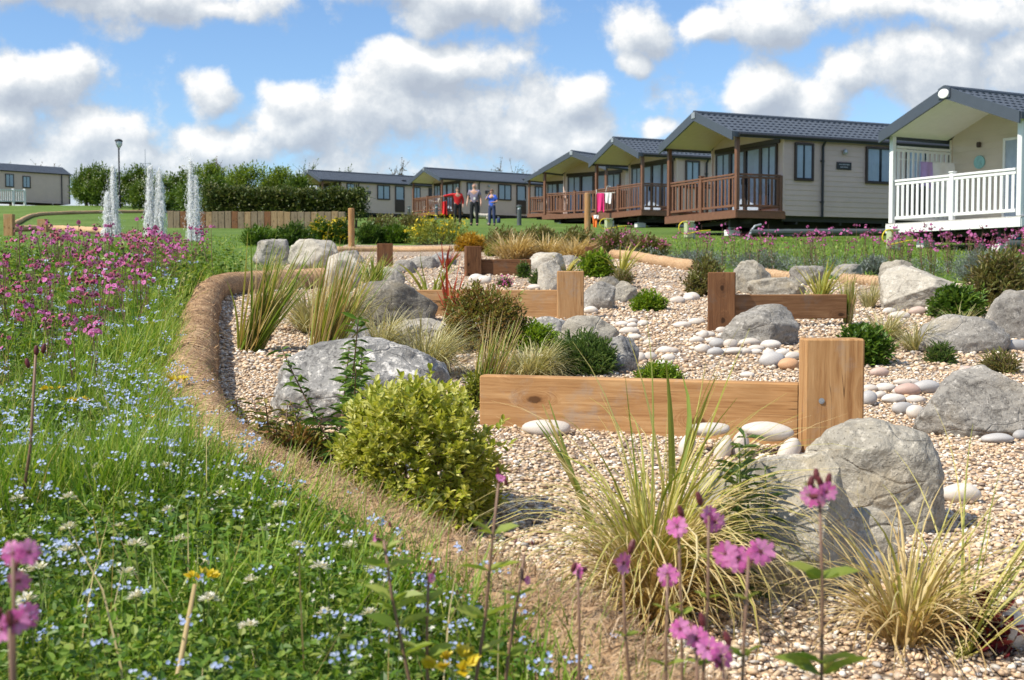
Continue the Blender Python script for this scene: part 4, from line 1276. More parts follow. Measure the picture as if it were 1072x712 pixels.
def cobble(px, py, w, h, col, label, group, d=None, rot=0.0, k=None, lift=0.0, thick=None):
    """pixel centre, pixel width/height; w measured across, h the visible height"""
    k = random.randrange(5) if k is None else k
    key = (k, col)
    if key not in cobcache:
        mb = MB(); mb.add(*COBM[k]); cobcache[key] = mb.mesh('cobble', COB[col], smooth=True)
    g_ = G(px, py + h * .42)
    if d: g_ = at(px, py, d)
    s = g_.y / FPX
    o = bpy.data.objects.new('cobble', cobcache[key]); COL.objects.link(o)
    a, c = w / 2 * s * (1.0 if d else 1.12), h / 2 * s * (1.0 if d else 1.15)
    o.scale = (a, thick or min(a, max(c, a * .55)), c)
    if d: o.location = g_
    else: o.location = (g_.x, g_.y + .3 * a, Hs(g_.x, g_.y) + .012 + c * .8 + lift)
    o.rotation_euler = (0, rot, 0 if d else random.uniform(-.25, .25))
    return tag(o, label, 'cobble', group)
def c8(x, y): return 700 + x / 2.847, 250 + y / 2.847
def c7(x, y): return 440 + x / 3.56, 230 + y / 3.56
A_l, A_g = 'smooth pale cobble in the pile round the squat grey boulder', 'pale cobbles round the squat boulder'
for (x, y, w, h) in ((82, 309, 32, 16), (112, 293, 52, 20), (130, 312, 34, 20), (160, 280, 34, 20), (162, 296, 30, 18), (186, 322, 40, 28), (215, 305, 46, 22), (243, 318, 60, 26), (270, 303, 42, 20), (262, 334, 44, 18),
                     (290, 292, 38, 34), (306, 324, 56, 26), (330, 305, 36, 28), (352, 300, 46, 22), (102, 336, 46, 24), (196, 344, 82, 22), (228, 345, 40, 20), (262, 345, 34, 16), (300, 350, 34, 24), (340, 350, 40, 26), (372, 358, 46, 24)):
    X, Y = c8(x, y); cobble(X, Y, w / 2.847, h / 2.847, 'pale', A_l, A_g)
X, Y = c8(145, 320); cobble(X, Y, 15, 10, 'grey', 'smooth blue grey cobble at the front left of the cobble pile', A_g)
X, Y = c8(141, 346); cobble(X, Y, 16, 9, 'grey', 'flat blue grey cobble at the very front of the cobble pile', A_g)
X, Y = c8(312, 372); cobble(X, Y, 25, 16, 'grey', 'broad pale grey cobble behind the near post, beside an orange one', A_g)
X, Y = c8(360, 384); cobble(X, Y, 20, 12, 'orange', 'orange banded cobble touching the left of the near post', A_g)
B_l, B_g = 'rounded pale cobble right of the near post', 'cobbles between the near post and the huge boulder'
for (x, y, w, h) in ((602, 456, 44, 22), (648, 456, 56, 26), (700, 438, 50, 20), (728, 438, 40, 18), (674, 490, 70, 28), (632, 478, 36, 24), (738, 490, 52, 24), (690, 466, 40, 22)):
    X, Y = c8(x, y); cobble(X, Y, w / 2.847, h / 2.847, 'pale', B_l, B_g)
X, Y = c8(715, 462); cobble(X, Y, 24, 13, 'pink', 'mottled pink cobble among the pale ones right of the near post', B_g)
X, Y = c8(772, 455); cobble(X, Y, 28, 14, 'grey', 'blue grey flat cobble touching the huge dark grey boulder', B_g)
X, Y = c8(598, 488); cobble(X, Y, 16, 15, 'grey', 'round grey cobble against the right side of the near post', B_g)
X, Y = c8(702, 518); cobble(X, Y, 22, 13, 'grey', 'grey cobble furthest forward right of the near post', B_g)
X, Y = c8(738, 530); cobble(X, Y, 17, 14, 'pale', 'pale buff cobble under the left end of the huge dark grey boulder', B_g)
C_l, C_g = 'pale cobble in the line right of the warm grey boulders', 'cobbles right of the warm grey boulders'
for (x, y, w, h) in ((752, 398, 46, 22), (792, 386, 36, 20), (790, 402, 36, 20), (832, 394, 40, 22), (780, 424, 70, 28), (798, 446, 50, 22), (850, 468, 36, 22), (916, 498, 60, 28), (820, 525, 36, 36), (856, 522, 50, 34), (925, 526, 50, 28), (905, 545, 60, 20), (880, 560, 40, 20)):
    X, Y = c7(x, y); cobble(X, Y, w / 3.56, h / 3.56, 'pale', C_l, C_g)
D_l, D_g = 'pale cobble lying on the gravel left of the cobbled brown post', 'cobbles left of the cobbled brown post'
for (x, y, w, h) in ((960, 307, 52, 26), (1012, 293, 54, 28), (978, 402, 62, 26), (1030, 388, 52, 26), (1056, 440, 36, 34), (1030, 458, 50, 26), (1054, 492, 50, 34), (1000, 300, 40, 20)):
    X, Y = c7(x, y); cobble(X, Y, w / 3.56, h / 3.56, 'pale', D_l, D_g)
for (x, y, w, h) in ((28, 190, 40, 20), (72, 180, 40, 22), (45, 265, 44, 20), (85, 255, 46, 22)):
    X, Y = c8(x, y); cobble(X, Y, w / 2.847, h / 2.847, 'pale', D_l, D_g)
E_g = 'single cobbles on the right'
for (x, y, w, h, col, lb) in ((985, 318, 66, 26, 'pink', 'pinkish cobble under the right end of the long grey boulder'), (1042, 328, 80, 34, 'grey', 'wide flat grey cobble at right edge beside the pinkish one'),
                              (905, 415, 76, 28, 'pale', 'pale flat cobble behind the huge dark grey boulder'), (892, 402, 48, 24, 'pink', 'pink cobble behind the pale flat one'),
                              (630, 407, 50, 28, 'pink', 'single brownish cobble right of the near post'), (985, 610, 86, 30, 'grey', 'lone flat grey cobble in front of the huge dark grey boulder'),
                              (1054, 598, 50, 30, 'grey', 'grey cobble cut by right edge below the huge dark grey boulder'), (745, 222, 48, 26, 'pink', 'brown cobble below the big faceted boulder'),
                              (690, 236, 60, 24, 'pale', 'pale cobble at left foot of the big faceted boulder'), (780, 218, 30, 24, 'pale', 'small pale cobble by the right foot of the big faceted boulder'),
                              (660, 222, 40, 20, 'pale', 'small pale cobble left of the brown one'), (8, 342, 40, 20, 'pale', 'pale cobble alone above the near board'), (235, 415, 40, 18, 'pale', 'white cobble on the gravel just above the near board')):
    X, Y = c8(x, y); cobble(X, Y, w / 2.847, h / 2.847, col, lb, E_g)
cobble(1008, 524, 36, 20, 'pale', 'pale buff cobble alone on gravel right of the round brown grey boulder', E_g)
cobble(1052, 668, 44, 44, 'pale', 'large pale cobble beside dark red leaves at bottom right', E_g)
cobble(905, 597, 38, 34, 'grey', 'smooth grey cobble below the blocky boulder', E_g)
cobble(573, 454, 46, 17, 'pale', 'large flat pale cobble below the near board', E_g)
X, Y = c7(210, 228); cobble(X, Y, 16, 10, 'pale', 'left one of two pale cobbles in front of the small dark post', E_g)
X, Y = c7(238, 232); cobble(X, Y, 14, 9, 'pale', 'right one of two pale cobbles in front of the small dark post', E_g)
X, Y = c7(635, 346); cobble(X, Y, 14, 8, 'pale', 'pale cobble at right foot of the tan post', E_g)
X, Y = c7(425, 258); cobble(X, Y, 14, 6, 'pale', 'pale flat cobble behind the tan board', E_g)
F_g = 'long cobbles stacked as an arch against the near board'
def c6(x, y): return 600 + x / 4.123, 380 + y / 4.123
for (x, y, w, h, rot, lb, dy) in ((840, 296, 232, 84, .10, 'long flat cobble lying as a lintel on the right', .01), (585, 286, 190, 60, -.03, 'long flat cobble lying as a lintel on the left', .0),
                                  (722, 362, 78, 140, 0.05, 'upright cobble under the middle of the lintel', -.05), (645, 382, 70, 150, .30, 'leaning cobble left of the upright one', -.06),
                                  (930, 388, 84, 150, .60, 'leaning cobble right of the upright one, next to the post', -.05), (985, 452, 120, 60, .1, 'flat cobble lying at the foot of the near post', -.14), (492, 360, 70, 110, .3, 'leftmost leaning cobble behind the striped sedge', -.05)):
    X, Y = c6(x, y); cobble(X, Y, w / 4.123, h / 4.123, 'pale', lb, F_g, d=pp.y * 0 + 4.02 + dy, rot=rot)

# ------------------------------------------------------------------ coir rolls
def coirmat(name='coir'):
    m, n, b = newmat(name)
    tcn = n.n('ShaderNodeTexCoord'); geo = n.n('ShaderNodeNewGeometry')
    co = tcn.outputs['Object']
    f = n.noise(n.vm('MULTIPLY', co, (1, 1, 1.6)), 70, 5, .75, .8)
    c = n.ramp(f, [(.34, (.17, .095, .05)), (.5, (.50, .34, .205)), (.66, (.74, .59, .42))])
    c = n.mix(.55, c, n.ramp(geo.outputs['Random Per Island'], [(0, (.26, .14, .06)), (.45, (.54, .36, .20)), (1, (.76, .60, .42))]))
    c = n.mix(.5, c, n.ramp(n.noise(co, 5, 3), [(.3, (.8, .72, .65)), (.7, (1.15, 1.12, 1.1))]), 'MULTIPLY')
    n.set(b.inputs['Base Color'], c); b.inputs['Roughness'].default_value = .9; b.inputs['Specular IOR Level'].default_value = .1
    n.set(b.inputs['Normal'], n.bump(f, .8, .01))
    return m
COIR = coirmat()
LM_TWINE = plain('dark jute twine', (0.26, 0.155, 0.085), 0.9, var=.3, scale=30)
def spline(P, n):
    P = np.array([list(p) for p in P], float)
    t = np.concatenate([[0], np.cumsum(np.linalg.norm(np.diff(P, axis=0), axis=1))])
    out = []
    for u in np.linspace(0, t[-1], n):
        i = min(max(np.searchsorted(t, u) - 1, 0), len(t) - 2)
        f = (u - t[i]) / (t[i + 1] - t[i])
        p0, p1, p2, p3 = P[max(i - 1, 0)], P[i], P[i + 1], P[min(i + 2, len(P) - 1)]
        out.append(.5 * ((2 * p1) + (-p0 + p2) * f + (2 * p0 - 5 * p1 + 4 * p2 - p3) * f * f + (-p0 + 3 * p1 - 3 * p2 + p3) * f ** 3))
    return np.array(out)
def coir_roll(name, path, r, label, fibres, net=.046, flat=None, group=None):
    """path: (x,y) ground points; a netted roll with loose fibre"""
    P = np.array(path, float); seglen = np.linalg.norm(np.diff(P, axis=0), axis=1).sum()
    n = int(seglen / .007) if fibres > 3000 else int(seglen / .05)
    C = spline(np.column_stack([P, np.zeros(len(P))]), n)
    C[:, 2] = H(C[:, 0], C[:, 1])
    T_ = np.gradient(C, axis=0); T_ /= np.linalg.norm(T_, axis=1, keepdims=True)
    S_ = np.cross(T_, (0, 0, 1.0)); S_ /= np.linalg.norm(S_, axis=1, keepdims=True)
    U_ = np.cross(S_, T_)
    s = np.linspace(0, seglen, n)
    k = 30
    a = np.linspace(0, 2 * np.pi, k, endpoint=False)
    lump = np.array([[mnoise.noise(Vector((si * 2.2, math.cos(ai) * .8, math.sin(ai) * .8))) for ai in a] for si in s])
    ridge = .5 + .5 * np.cos(s[:, None] * 2 * np.pi / net + .5 * np.sin(a[None] * 2) + lump * 3.0)
    shag = np.array([[mnoise.noise(Vector((si * 26, ai * 4.5, 1.7))) for ai in a] for si in s]) if fibres > 3000 else 0
    small = np.array([[mnoise.noise(Vector((si * 11, math.cos(ai) * 3, math.sin(ai) * 3))) for ai in a] for si in s])
    rad = r * (1 + .13 * lump + (.05 if fibres < 3000 else np.clip(.20 - .05 * C[:, 1:2], .05, .14)) * small + (0 if fibres < 3000 else np.clip(.42 - .11 * C[:, 1:2], .0, .24)) * shag - .045 * (1 - ridge))
    if flat is not None:   # factor along the length: 1 a full roll, less is slumped
        ff = np.interp(s / seglen, np.linspace(0, 1, len(flat)), flat)
    else: ff = np.ones(n)
    endr = np.sqrt(np.clip(np.minimum(s, seglen - s) / (r * .8), 0.02, 1)); rad = rad * endr[:, None]
    C2 = C + U_ * (r * .80 * ff)[:, None]
    X = C2[:, None] + (S_[:, None] * np.cos(a)[None, :, None] * (rad * (1 + .35 * (1 - ff))[:, None])[..., None]) + U_[:, None] * (np.sin(a)[None, :, None] * (rad * ff[:, None])[..., None])
    mb = MB()
    I = np.arange(n * k).reshape(n, k); J = np.roll(I, -1, axis=1)
    mb.add(X.reshape(-1, 3), np.stack([I[:-1], J[:-1], J[1:], I[1:]], -1).reshape(-1, 4))
    base = Vector(C[n // 2])
    o = mb.build(name, COIR, loc=base, smooth=True)
    tag(o, label, 'coir roll', group)
    if fibres > 3000:      # the net wound round the roll: two crossing twines
        nb = MB()
        for sgn, pit, ph in ((1, .050, 0.0), (-1, .085, 1.3)):
            turns = seglen / pit
            tt = np.linspace(0, 1, int(turns * 26)); ss = tt * seglen; aa = sgn * 2 * np.pi * turns * tt + ph
            fi = np.clip(ss / seglen * (n - 1), 0, n - 1.001); i0 = fi.astype(int)
            rr_ = rad[i0, ((aa % (2 * np.pi)) / (2 * np.pi) * k).astype(int) % k] + .0012
            ctr = C2[i0] * (1 - (fi - i0))[:, None] + C2[np.minimum(i0 + 1, n - 1)] * (fi - i0)[:, None]
            nr0 = S_[i0] * np.cos(aa)[:, None] * (1 + .35 * (1 - ff[i0]))[:, None] + U_[i0] * (np.sin(aa) * ff[i0])[:, None]
            Q = ctr + nr0 * rr_[:, None]; wd_ = .0014 * np.clip(ctr[:, 1:2] / 3, 1, 2.4)
            Tn = T_[i0] * wd_
            X3 = np.stack([Q - Tn, Q + nr0 * wd_ * .9, Q + Tn], 1)
            nb.grid(X3)
        nob = nb.build('netting', LM_TWINE, loc=base); nob.parent = o; nob.location = (0, 0, 0)
    if fibres:
        i = (2 + (n - 4) * rng.random(fibres) ** (3.4 if fibres > 3000 else 1)).astype(int); N = len(i); j = rng.uniform(-.35, np.pi + .35, fibres)
        nr = S_[i] * np.cos(j)[:, None] + U_[i] * np.sin(j)[:, None]
        base_p = C2[i] + S_[i] * (np.cos(j) * rad[i, (j / (2 * np.pi) * k).astype(int) % k] * (1 + .35 * (1 - ff[i])))[:, None] + U_[i] * (np.sin(j) * rad[i, (j / (2 * np.pi) * k).astype(int) % k] * ff[i])[:, None]
        tg = -S_[i] * np.sin(j)[:, None] + U_[i] * np.cos(j)[:, None]
        dirv = tg * rng.normal(0, 1, (N, 1)) + T_[i] * rng.normal(0, .8, (N, 1)) + nr * rng.uniform(.0, .40, (N, 1)) * np.where(C[i, 1] < 3.2, 1.7, 1.0)[:, None]
        dirv /= np.linalg.norm(dirv, axis=1, keepdims=True)
        Lf = rng.uniform(.02, .06, N) * np.where(C[i, 1] < 3.2, 1.35, .6)
        side = np.cross(dirv, nr); side /= np.linalg.norm(side, axis=1, keepdims=True) + 1e-9
        w_ = rng.uniform(.0005, .0011, N) * np.clip(C[i, 1] / 2.5, 1, 2.2)
        p0 = base_p - nr * .003; p1 = p0 + dirv * (Lf * .5)[:, None] + nr * (Lf * .12)[:, None]; p2 = p0 + dirv * Lf[:, None] - nr * (Lf * rng.uniform(-.1, .25, N))[:, None]
        sw = side * w_[:, None]
        V = np.stack([p0 - sw, p0 + sw, p1 + sw, p1 - sw, p2], 1)
        base_i = (np.arange(N) * 5)[:, None]
        fb = MB(); fb.add(V.reshape(-1, 3), (np.array([[0, 1, 2, 3]])[None] + base_i[:, :, None]).reshape(-1, 4))
        fb.add(np.zeros((0, 3)), np.zeros((0, 3), int))
        tri = (np.array([[3, 2, 4]])[None] + base_i[:, :, None]).reshape(-1, 3)
        fb.L.append(tri.ravel()); fb.S.append(np.full(len(tri), 3)); fb.M.append(np.zeros(len(tri), int))
        ob = fb.build('loose_fibre', COIR, loc=base)
        ob.parent = o; ob.location = (0, 0, 0); tag(ob, kind='stuff')
    return o
main_path = [(0.50, 1.15), (0.33, 1.40), (0.148, 1.78), (0.007, 2.10), (-0.187, 2.44), (-0.449, 2.86), (-0.722, 3.33), (-1.02, 4.08), (-1.32, 4.97), (-1.66, 6.35), (-2.20, 8.6), (-2.62, 10.6), (-2.60, 11.6), (-2.2, 12.2), (-1.85, 12.5)]
coir_roll('coir_roll', [(x - (.03 if y > 3 else 0), y) for x, y in main_path], .118, 'long winding netted coir roll between the meadow and the gravel', 36000, flat=[.9, .95, 1, 1])
def pxpath(pts, lift=.05):
    out = []
    for (x, y) in pts: q = G(x, y); out.append((q.x, q.y))
    return out
coir_roll('coir_roll', pxpath([(640, 271), (668, 274), (698, 280), (724, 284)]), .085, 'coir log edging the bed below the brown decked caravans', 2500, group='coir logs edging the gravel bed')
coir_roll('coir_roll', pxpath([(800, 291), (826, 295), (862, 297)]), .065, 'coir log edging the bed behind the brown board', 1500, group='coir logs edging the gravel bed')
coir_roll('coir_roll', pxpath([(880, 297), (904, 299), (930, 301)]), .065, 'coir log edging the bed left of the big faceted boulder', 1500, group='coir logs edging the gravel bed')
coir_roll('coir_roll', pxpath([(352, 264), (400, 264), (440, 264), (474, 264)]), .06, 'straight coir log across the back of the gravel bed', 1500, group='coir logs edging the gravel bed')
coir_roll('coir_roll', pxpath([(10, 243), (60, 242), (105, 245), (112, 248)]), .11, 'near coir log along the left lawn', 800, group='coir logs round the left lawn')
coir_roll('coir_roll', pxpath([(16, 236), (32, 228), (60, 225), (150, 223), (230, 224)]), .11, 'far coir log curving round the left lawn', 800, group='coir logs round the left lawn')

# ------------------------------------------------------------------ foliage helpers
LEAF6 = np.array([(0, 0, 0), (.33, .46, .10), (.70, .38, .06), (1, 0, -.08), (.70, -.38, .06), (.33, -.46, .10), (.5, 0, -.02)])
LEAF6F = np.array([(0, 6, 1), (1, 6, 2), (2, 6, 3), (3, 6, 4), (4, 6, 5), (5, 6, 0)])
LEAF2 = np.array([(0, 0, 0), (.45, .45, .06), (1, 0, -.05), (.45, -.45, .06)])
LEAF2F = np.array([(0, 1, 2), (0, 2, 3)])
def leaves(mb, P, D, ln, wd, roll=None, simple=False, mi=0):
    """leaves at points P pointing along D; ln, wd arrays"""
    N = len(P)
    ln = np.broadcast_to(ln, (N,)); wd = np.broadcast_to(wd, (N,))
    Rm = frames(D, roll) * np.stack([ln, wd, ln], -1)[:, None, :]
    mb.stamp(LEAF2 if simple else LEAF6, LEAF2F if simple else LEAF6F, Rm, P, mi)
def unit(n, up=-1.0):
    v = rng.normal(size=(int(n * 2.5) + 8, 3)); v /= np.linalg.norm(v, axis=1, keepdims=True)
    v = v[v[:, 2] > up]
    while len(v) < n: v = np.concatenate([v, v])
    return v[:n]
def sprigs(mb, N, cen, rad, per, ln, wd, spread=.95, up=.35, lump=.22, low=-.45, inner=.45, sprig=None, simple=False, mi=0, seed=0, stems=None, pw=.45):
    """N leafy shoots filling an ellipsoid; each shoot carries leaves in pairs"""
    U_ = unit(N, low)
    off = Vector((seed * 3.7, seed * 1.3, 5))
    lumpv = np.array([mnoise.noise(Vector(u) * 2.3 + off) + .6 * mnoise.noise(Vector(u) * 5.2 + off) for u in U_])
    rr = (inner + (1 - inner) * rng.random(N) ** pw) * (1 + lump * lumpv)
    rad = np.array(rad)
    rr = rr * np.where(rng.random(N) < .07, rng.uniform(1.05, 1.22, N), 1.0)
    P = np.array(cen) + U_ * rad * rr[:, None]
    D = U_ + np.array([0, 0, up]) + rng.normal(0, .28, (N, 3)); D /= np.linalg.norm(D, axis=1, keepdims=True)
    sl = sprig if sprig else ln * 2.2
    Pl = []; Dl = []
    for k in range(per):
        f = k / max(1, per - 1)
        az = k * 2.4 + rng.uniform(0, 6.28, N) * .2
        Fm = frames(D)
        rad_v = Fm[:, :, 1] * np.cos(az)[:, None] + Fm[:, :, 2] * np.sin(az)[:, None]
        sp = spread * (1.15 - .75 * f)
        dv = D * (1 - sp * .55) + rad_v * sp
        Pl.append(P - D * (sl * (1 - f))[..., None] if hasattr(sl, '__len__') else P - D * sl * (1 - f)); Dl.append(dv)
    Pl = np.concatenate(Pl); Dl = np.concatenate(Dl)
    M_ = len(Pl)
    leaves(mb, Pl, Dl, ln * rng.uniform(.65, 1.2, M_), wd * rng.uniform(.7, 1.15, M_), rng.normal(0, .35, M_), simple, mi)
    if stems is not None:
        for i in range(0, N, max(1, N // 60)):
            q = np.array(cen) - np.array([0, 0, rad[2] * .8]) + U_[i] * rad * .08
            stems.tube([q, q * .45 + P[i] * .55 + np.array([0, 0, rad[2] * .05]), P[i]], [max(ln * .10, .002), max(ln * .07, .0015), max(ln * .04, .001)], 5)
    return P, D
def blades(mb, base, az, tilt, bend, length, width, K=5, twist=0.0, power=1.4, mi=0, tip=.12, fold=0.0, floor=True):
    N = len(base)
    s = np.linspace(0, 1, K + 1)
    th = tilt[:, None] + bend[:, None] * s[None] ** power
    dl = (length / K)[:, None]
    mid = (th[:, 1:] + th[:, :-1]) / 2
    r = np.concatenate([np.zeros((N, 1)), np.cumsum(np.sin(mid) * dl, 1)], 1)
    z = np.concatenate([np.zeros((N, 1)), np.cumsum(np.cos(mid) * dl, 1)], 1)
    az_s = az[:, None] + rng.normal(0, .25, (N, 1)) * s[None] ** 2
    X = base[:, 0:1] + np.cos(az_s) * r; Y = base[:, 1:2] + np.sin(az_s) * r; Z = base[:, 2:3] + z
    if floor: Z = np.maximum(Z, H(X, Y) + .004 + .006 * rng.random((N, 1)))
    tw = az[:, None] + np.pi / 2 + rng.uniform(-1, 1, (N, 1)) * (.5 + twist * s[None])
    prof = (np.minimum(1, .55 + s * 3) * (1 - (1 - tip) * s ** 2.2))
    w_ = width[:, None] * prof[None] / 2
    sx, sy = np.cos(tw) * w_, np.sin(tw) * w_
    if fold:
        C = np.stack([X, Y, Z], -1)
        nz = np.stack([np.cos(az_s) * np.cos(th), np.sin(az_s) * np.cos(th), -np.sin(th)], -1)
        mid_ = C - nz * (w_ * fold)[..., None]
        Lf = np.stack([X - sx, Y - sy, Z], -1); Rt = np.stack([X + sx, Y + sy, Z], -1)
        V = np.stack([Lf, mid_, Rt], 2)
        I = np.arange(N * (K + 1) * 3).reshape(N, K + 1, 3)
        F = np.stack([I[:, :-1, :-1], I[:, :-1, 1:], I[:, 1:, 1:], I[:, 1:, :-1]], -1).reshape(-1, 4)
    else:
        V = np.stack([np.stack([X - sx, Y - sy, Z], -1), np.stack([X + sx, Y + sy, Z], -1)], 2)
        I = np.arange(N * (K + 1) * 2).reshape(N, K + 1, 2)
        F = np.stack([I[:, :-1, 0], I[:, :-1, 1], I[:, 1:, 1], I[:, 1:, 0]], -1).reshape(-1, 4)
    mb.add(V.reshape(-1, 3), F, mi)
    return X[:, -1], Y[:, -1], Z[:, -1]

LM = {
    'euonymus': leafmat('yellow green variegated leaves', [(.24, .30, .03), (.42, .45, .06), (.56, .56, .12), (.70, .68, .28)], .4),
    'lime': leafmat('bright lime leaves', [(.10, .20, .012), (.19, .30, .02), (.30, .40, .04)], .35),
    'mid': leafmat('mid green leaves', [(.05, .11, .014), (.10, .19, .024), (.19, .29, .045)], .3),
    'dark': leafmat('dark green leaves', [(.03, .07, .012), (.075, .145, .025), (.15, .23, .05)], .3),
    'hedge': leafmat('hedge leaves', [(.025, .045, .010), (.06, .095, .02), (.12, .16, .04), (.26, .26, .12)], .25),
    'rosemary': leafmat('needle leaves', [(.05, .10, .02), (.10, .17, .035), (.17, .24, .06)], .3),
    'yellowg': leafmat('yellow green shrub', [(.15, .20, .03), (.27, .31, .05), (.38, .38, .07)], .35),
    'gold': leafmat('golden leaves', [(.35, .19, .02), (.48, .28, .03), (.55, .38, .06)], .35),
    'yellowf': leafmat('yellow blossom', [(.62, .45, .02), (.75, .58, .03), (.80, .66, .10)], .3),
    'heath': leafmat('brown heather', [(.15, .12, .04), (.21, .19, .06), (.17, .21, .05), (.28, .20, .10)], .25),
    'redbrown': leafmat('reddish shrub leaves', [(.28, .12, .05), (.18, .20, .04), (.28, .29, .07), (.34, .18, .07), (.22, .27, .05)], .3),
    'tree': leafmat('tree leaves', [(.06, .11, .018), (.11, .18, .03), (.18, .26, .05)], .35, wild=.6),
    'treelight': leafmat('light tree leaves', [(.11, .17, .025), (.19, .27, .04), (.28, .36, .07)], .4, wild=.6),
    'twig': leafmat('bare brown spring buds', [(.14, .10, .07), (.20, .15, .10), (.12, .12, .05)], .2),
    'blossom': leafmat('white hawthorn blossom', [(.55, .56, .48), (.70, .70, .64)], .3),
    'strap': leafmat('strappy green leaves', [(.13, .22, .025), (.22, .32, .04), (.36, .40, .08), (.46, .36, .15)], .35),
    'strawgreen': leafmat('straw and green sedge', [(.60, .46, .21), (.72, .58, .31), (.62, .52, .20), (.42, .42, .09), (.78, .66, .40), (.66, .54, .27)], .35),
    'sedge': leafmat('yellow green sedge', [(.30, .33, .05), (.45, .43, .09), (.62, .55, .20), (.20, .28, .04)], .35),
    'straw': leafmat('dry straw blades', [(.42, .29, .12), (.56, .42, .20), (.66, .53, .29)], .3),
    'fescue': leafmat('pale fescue', [(.42, .38, .20), (.52, .46, .25), (.36, .36, .15), (.60, .54, .33)], .3),
    'redflax': leafmat('red flax leaves', [(.30, .04, .025), (.45, .08, .04), (.50, .15, .07)], .35),
    'heuchera': leafmat('dark red heuchera leaves', [(.07, .008, .012), (.14, .016, .022), (.20, .03, .03)], .3),
    'grass': leafmat('meadow grass', [(.095, .20, .014), (.18, .315, .026), (.29, .42, .06), (.42, .45, .12)], .45),
    'clover': leafmat('clover leaves', [(.045, .11, .012), (.105, .205, .022), (.19, .31, .04), (.34, .39, .085)], .4),
    'greyleaf': leafmat('grey green forget me not stems', [(.15, .18, .09), (.22, .25, .14), (.13, .18, .06)], .3),
    'petal': leafmat('pink campion petals', [(.62, .10, .38), (.74, .18, .52), (.80, .30, .62)], .4, rough=.6),
    'petal_deep': leafmat('deep magenta petals', [(.42, .015, .20), (.58, .04, .30)], .35, rough=.6),
    'calyx': leafmat('dark red calyx', [(.12, .015, .03), (.18, .04, .05), (.10, .03, .03)], .2),
    'stalk': leafmat('reddish stalk', [(.22, .12, .085), (.26, .14, .10), (.24, .19, .09)], .15),
    'greenstalk': leafmat('green stalk', [(.14, .20, .04), (.22, .26, .07)], .2),
    'fmn': leafmat('blue forget me not', [(.30, .38, .66), (.42, .50, .76), (.58, .64, .82)], .3, rough=.7),
    'white': leafmat('white clover florets', [(.78, .76, .66), (.84, .82, .76), (.70, .62, .50)], .3, rough=.7),
    'lavender': leafmat('grey lavender foliage', [(.20, .24, .22), (.28, .31, .31), (.16, .20, .14)], .25),
    'wood': leafmat('brown twigs', [(.09, .06, .04), (.14, .10, .07)], .0, rough=.8),
}
LM['bark'] = LM['wood']
LM['campleaf'] = leafmat('pale campion leaves', [(.22, .32, .05), (.34, .42, .08), (.42, .46, .12)], .5)

def bush(box, m, label, n=900, leaf=.022, wd=None, per=6, name='shrub', cat='shrub', d=None, depth=1.0, low=-.35, up=.35, lump=.25, simple=False, seed=1, group=None, spread=.95, sprig=None, extra=None, inner=.4, base_z=None):
    x0, y0, x1, y1 = box; cx = (x0 + x1) / 2
    df = d if d else G(cx, y1).y
    Wd = (x1 - x0) / FPX * df; dc = df + Wd * .3 * depth; Wd = (x1 - x0) / FPX * dc
    top = at(cx, y0, dc); zb = Hs(top.x, dc) if base_z is None else base_z
    h = max(.05, top.z - zb)
    base = Vector((top.x, dc, zb))
    root = empty(name, base); tag(root, label, cat, group)
    low_b = 1.0 if low <= -.9 else 0.38
    cz = h * (low_b / (1 + low_b)) if low > -.9 else h / 2
    rz_ = h - cz
    sl = sprig or leaf * 1.6
    st = MB(); mb = MB()
    sprigs(mb, n, (0, 0, cz), (Wd / 2 * .94, Wd / 2 * depth * .94, rz_ * .97), per, leaf, wd or leaf * .55, spread, up, lump, low, inner, sl, simple, 0, seed, st)
    mb.build('foliage', LM[m], root)
    st.build('stems', LM['wood'], root)
    if extra:
        mm, cnt, sz = extra
        eb = MB(); U_ = unit(cnt, -.1)
        off = Vector((seed * 3.7, seed * 1.3, 5))
        lv = np.array([mnoise.noise(Vector(u) * 2.3 + off) + .6 * mnoise.noise(Vector(u) * 5.2 + off) for u in U_])
        P = np.array((0, 0, cz)) + U_ * np.array((Wd / 2, Wd / 2 * depth, rz_)) * (1.0 + lump * lv * rng.random(cnt))[:, None]
        for k in range(3):
            leaves(eb, P + rng.normal(0, sz * .4, P.shape), unit(cnt, -.2), sz * rng.uniform(.6, 1.2, cnt), sz * .7, None, True)
        eb.build('blossom', LM[mm], root)
    return root

# ------------------------------------------------------------------ shrubs of the gravel garden
bush((338, 392, 528, 566), 'euonymus', 'large rounded yellow green variegated bush in the front', 1700, .025, .0155, per=7, low=-.6, lump=.20, seed=3, up=.5, sprig=.030, inner=.55)
bush((530, 336, 590, 372), 'lime', 'bright green dome shaped bush above the near honey board', 520, .024, .014, per=6, seed=4, sprig=.04)
bush((574, 348, 652, 396), 'rosemary', 'needle leaved green shrub behind the near honey board', 600, .045, .008, per=7, seed=5, sprig=.07, up=.7)
bush((664, 378, 716, 402), 'lime', 'low bright green mat just above the near honey board', 300, .022, .011, per=6, seed=6)
bush((659, 304, 698, 328), 'lime', 'small bright green cushion alone on open gravel', 420, .03, .017, per=6, seed=7, sprig=.05)
bush((604, 262, 644, 292), 'lime', 'lime green bush just above the tan post', 420, .05, .028, per=6, seed=8)
bush((716, 270, 762, 312), 'heath', 'olive brown shrub behind the left side of the cobbled brown post', 420, .05, .018, per=6, seed=9, up=.7)
bush((972, 298, 1032, 336), 'mid', 'dark green rounded bush right of the big faceted boulder', 600, .045, .026, per=6, seed=10)
bush((874, 340, 938, 386), 'mid', 'green rounded bush just right of the near post top', 560, .034, .02, per=6, seed=11)
bush((1012, 262, 1080, 325), 'heath', 'tall heathery shrub at the right edge', 600, .06, .02, per=6, seed=12, up=.8)
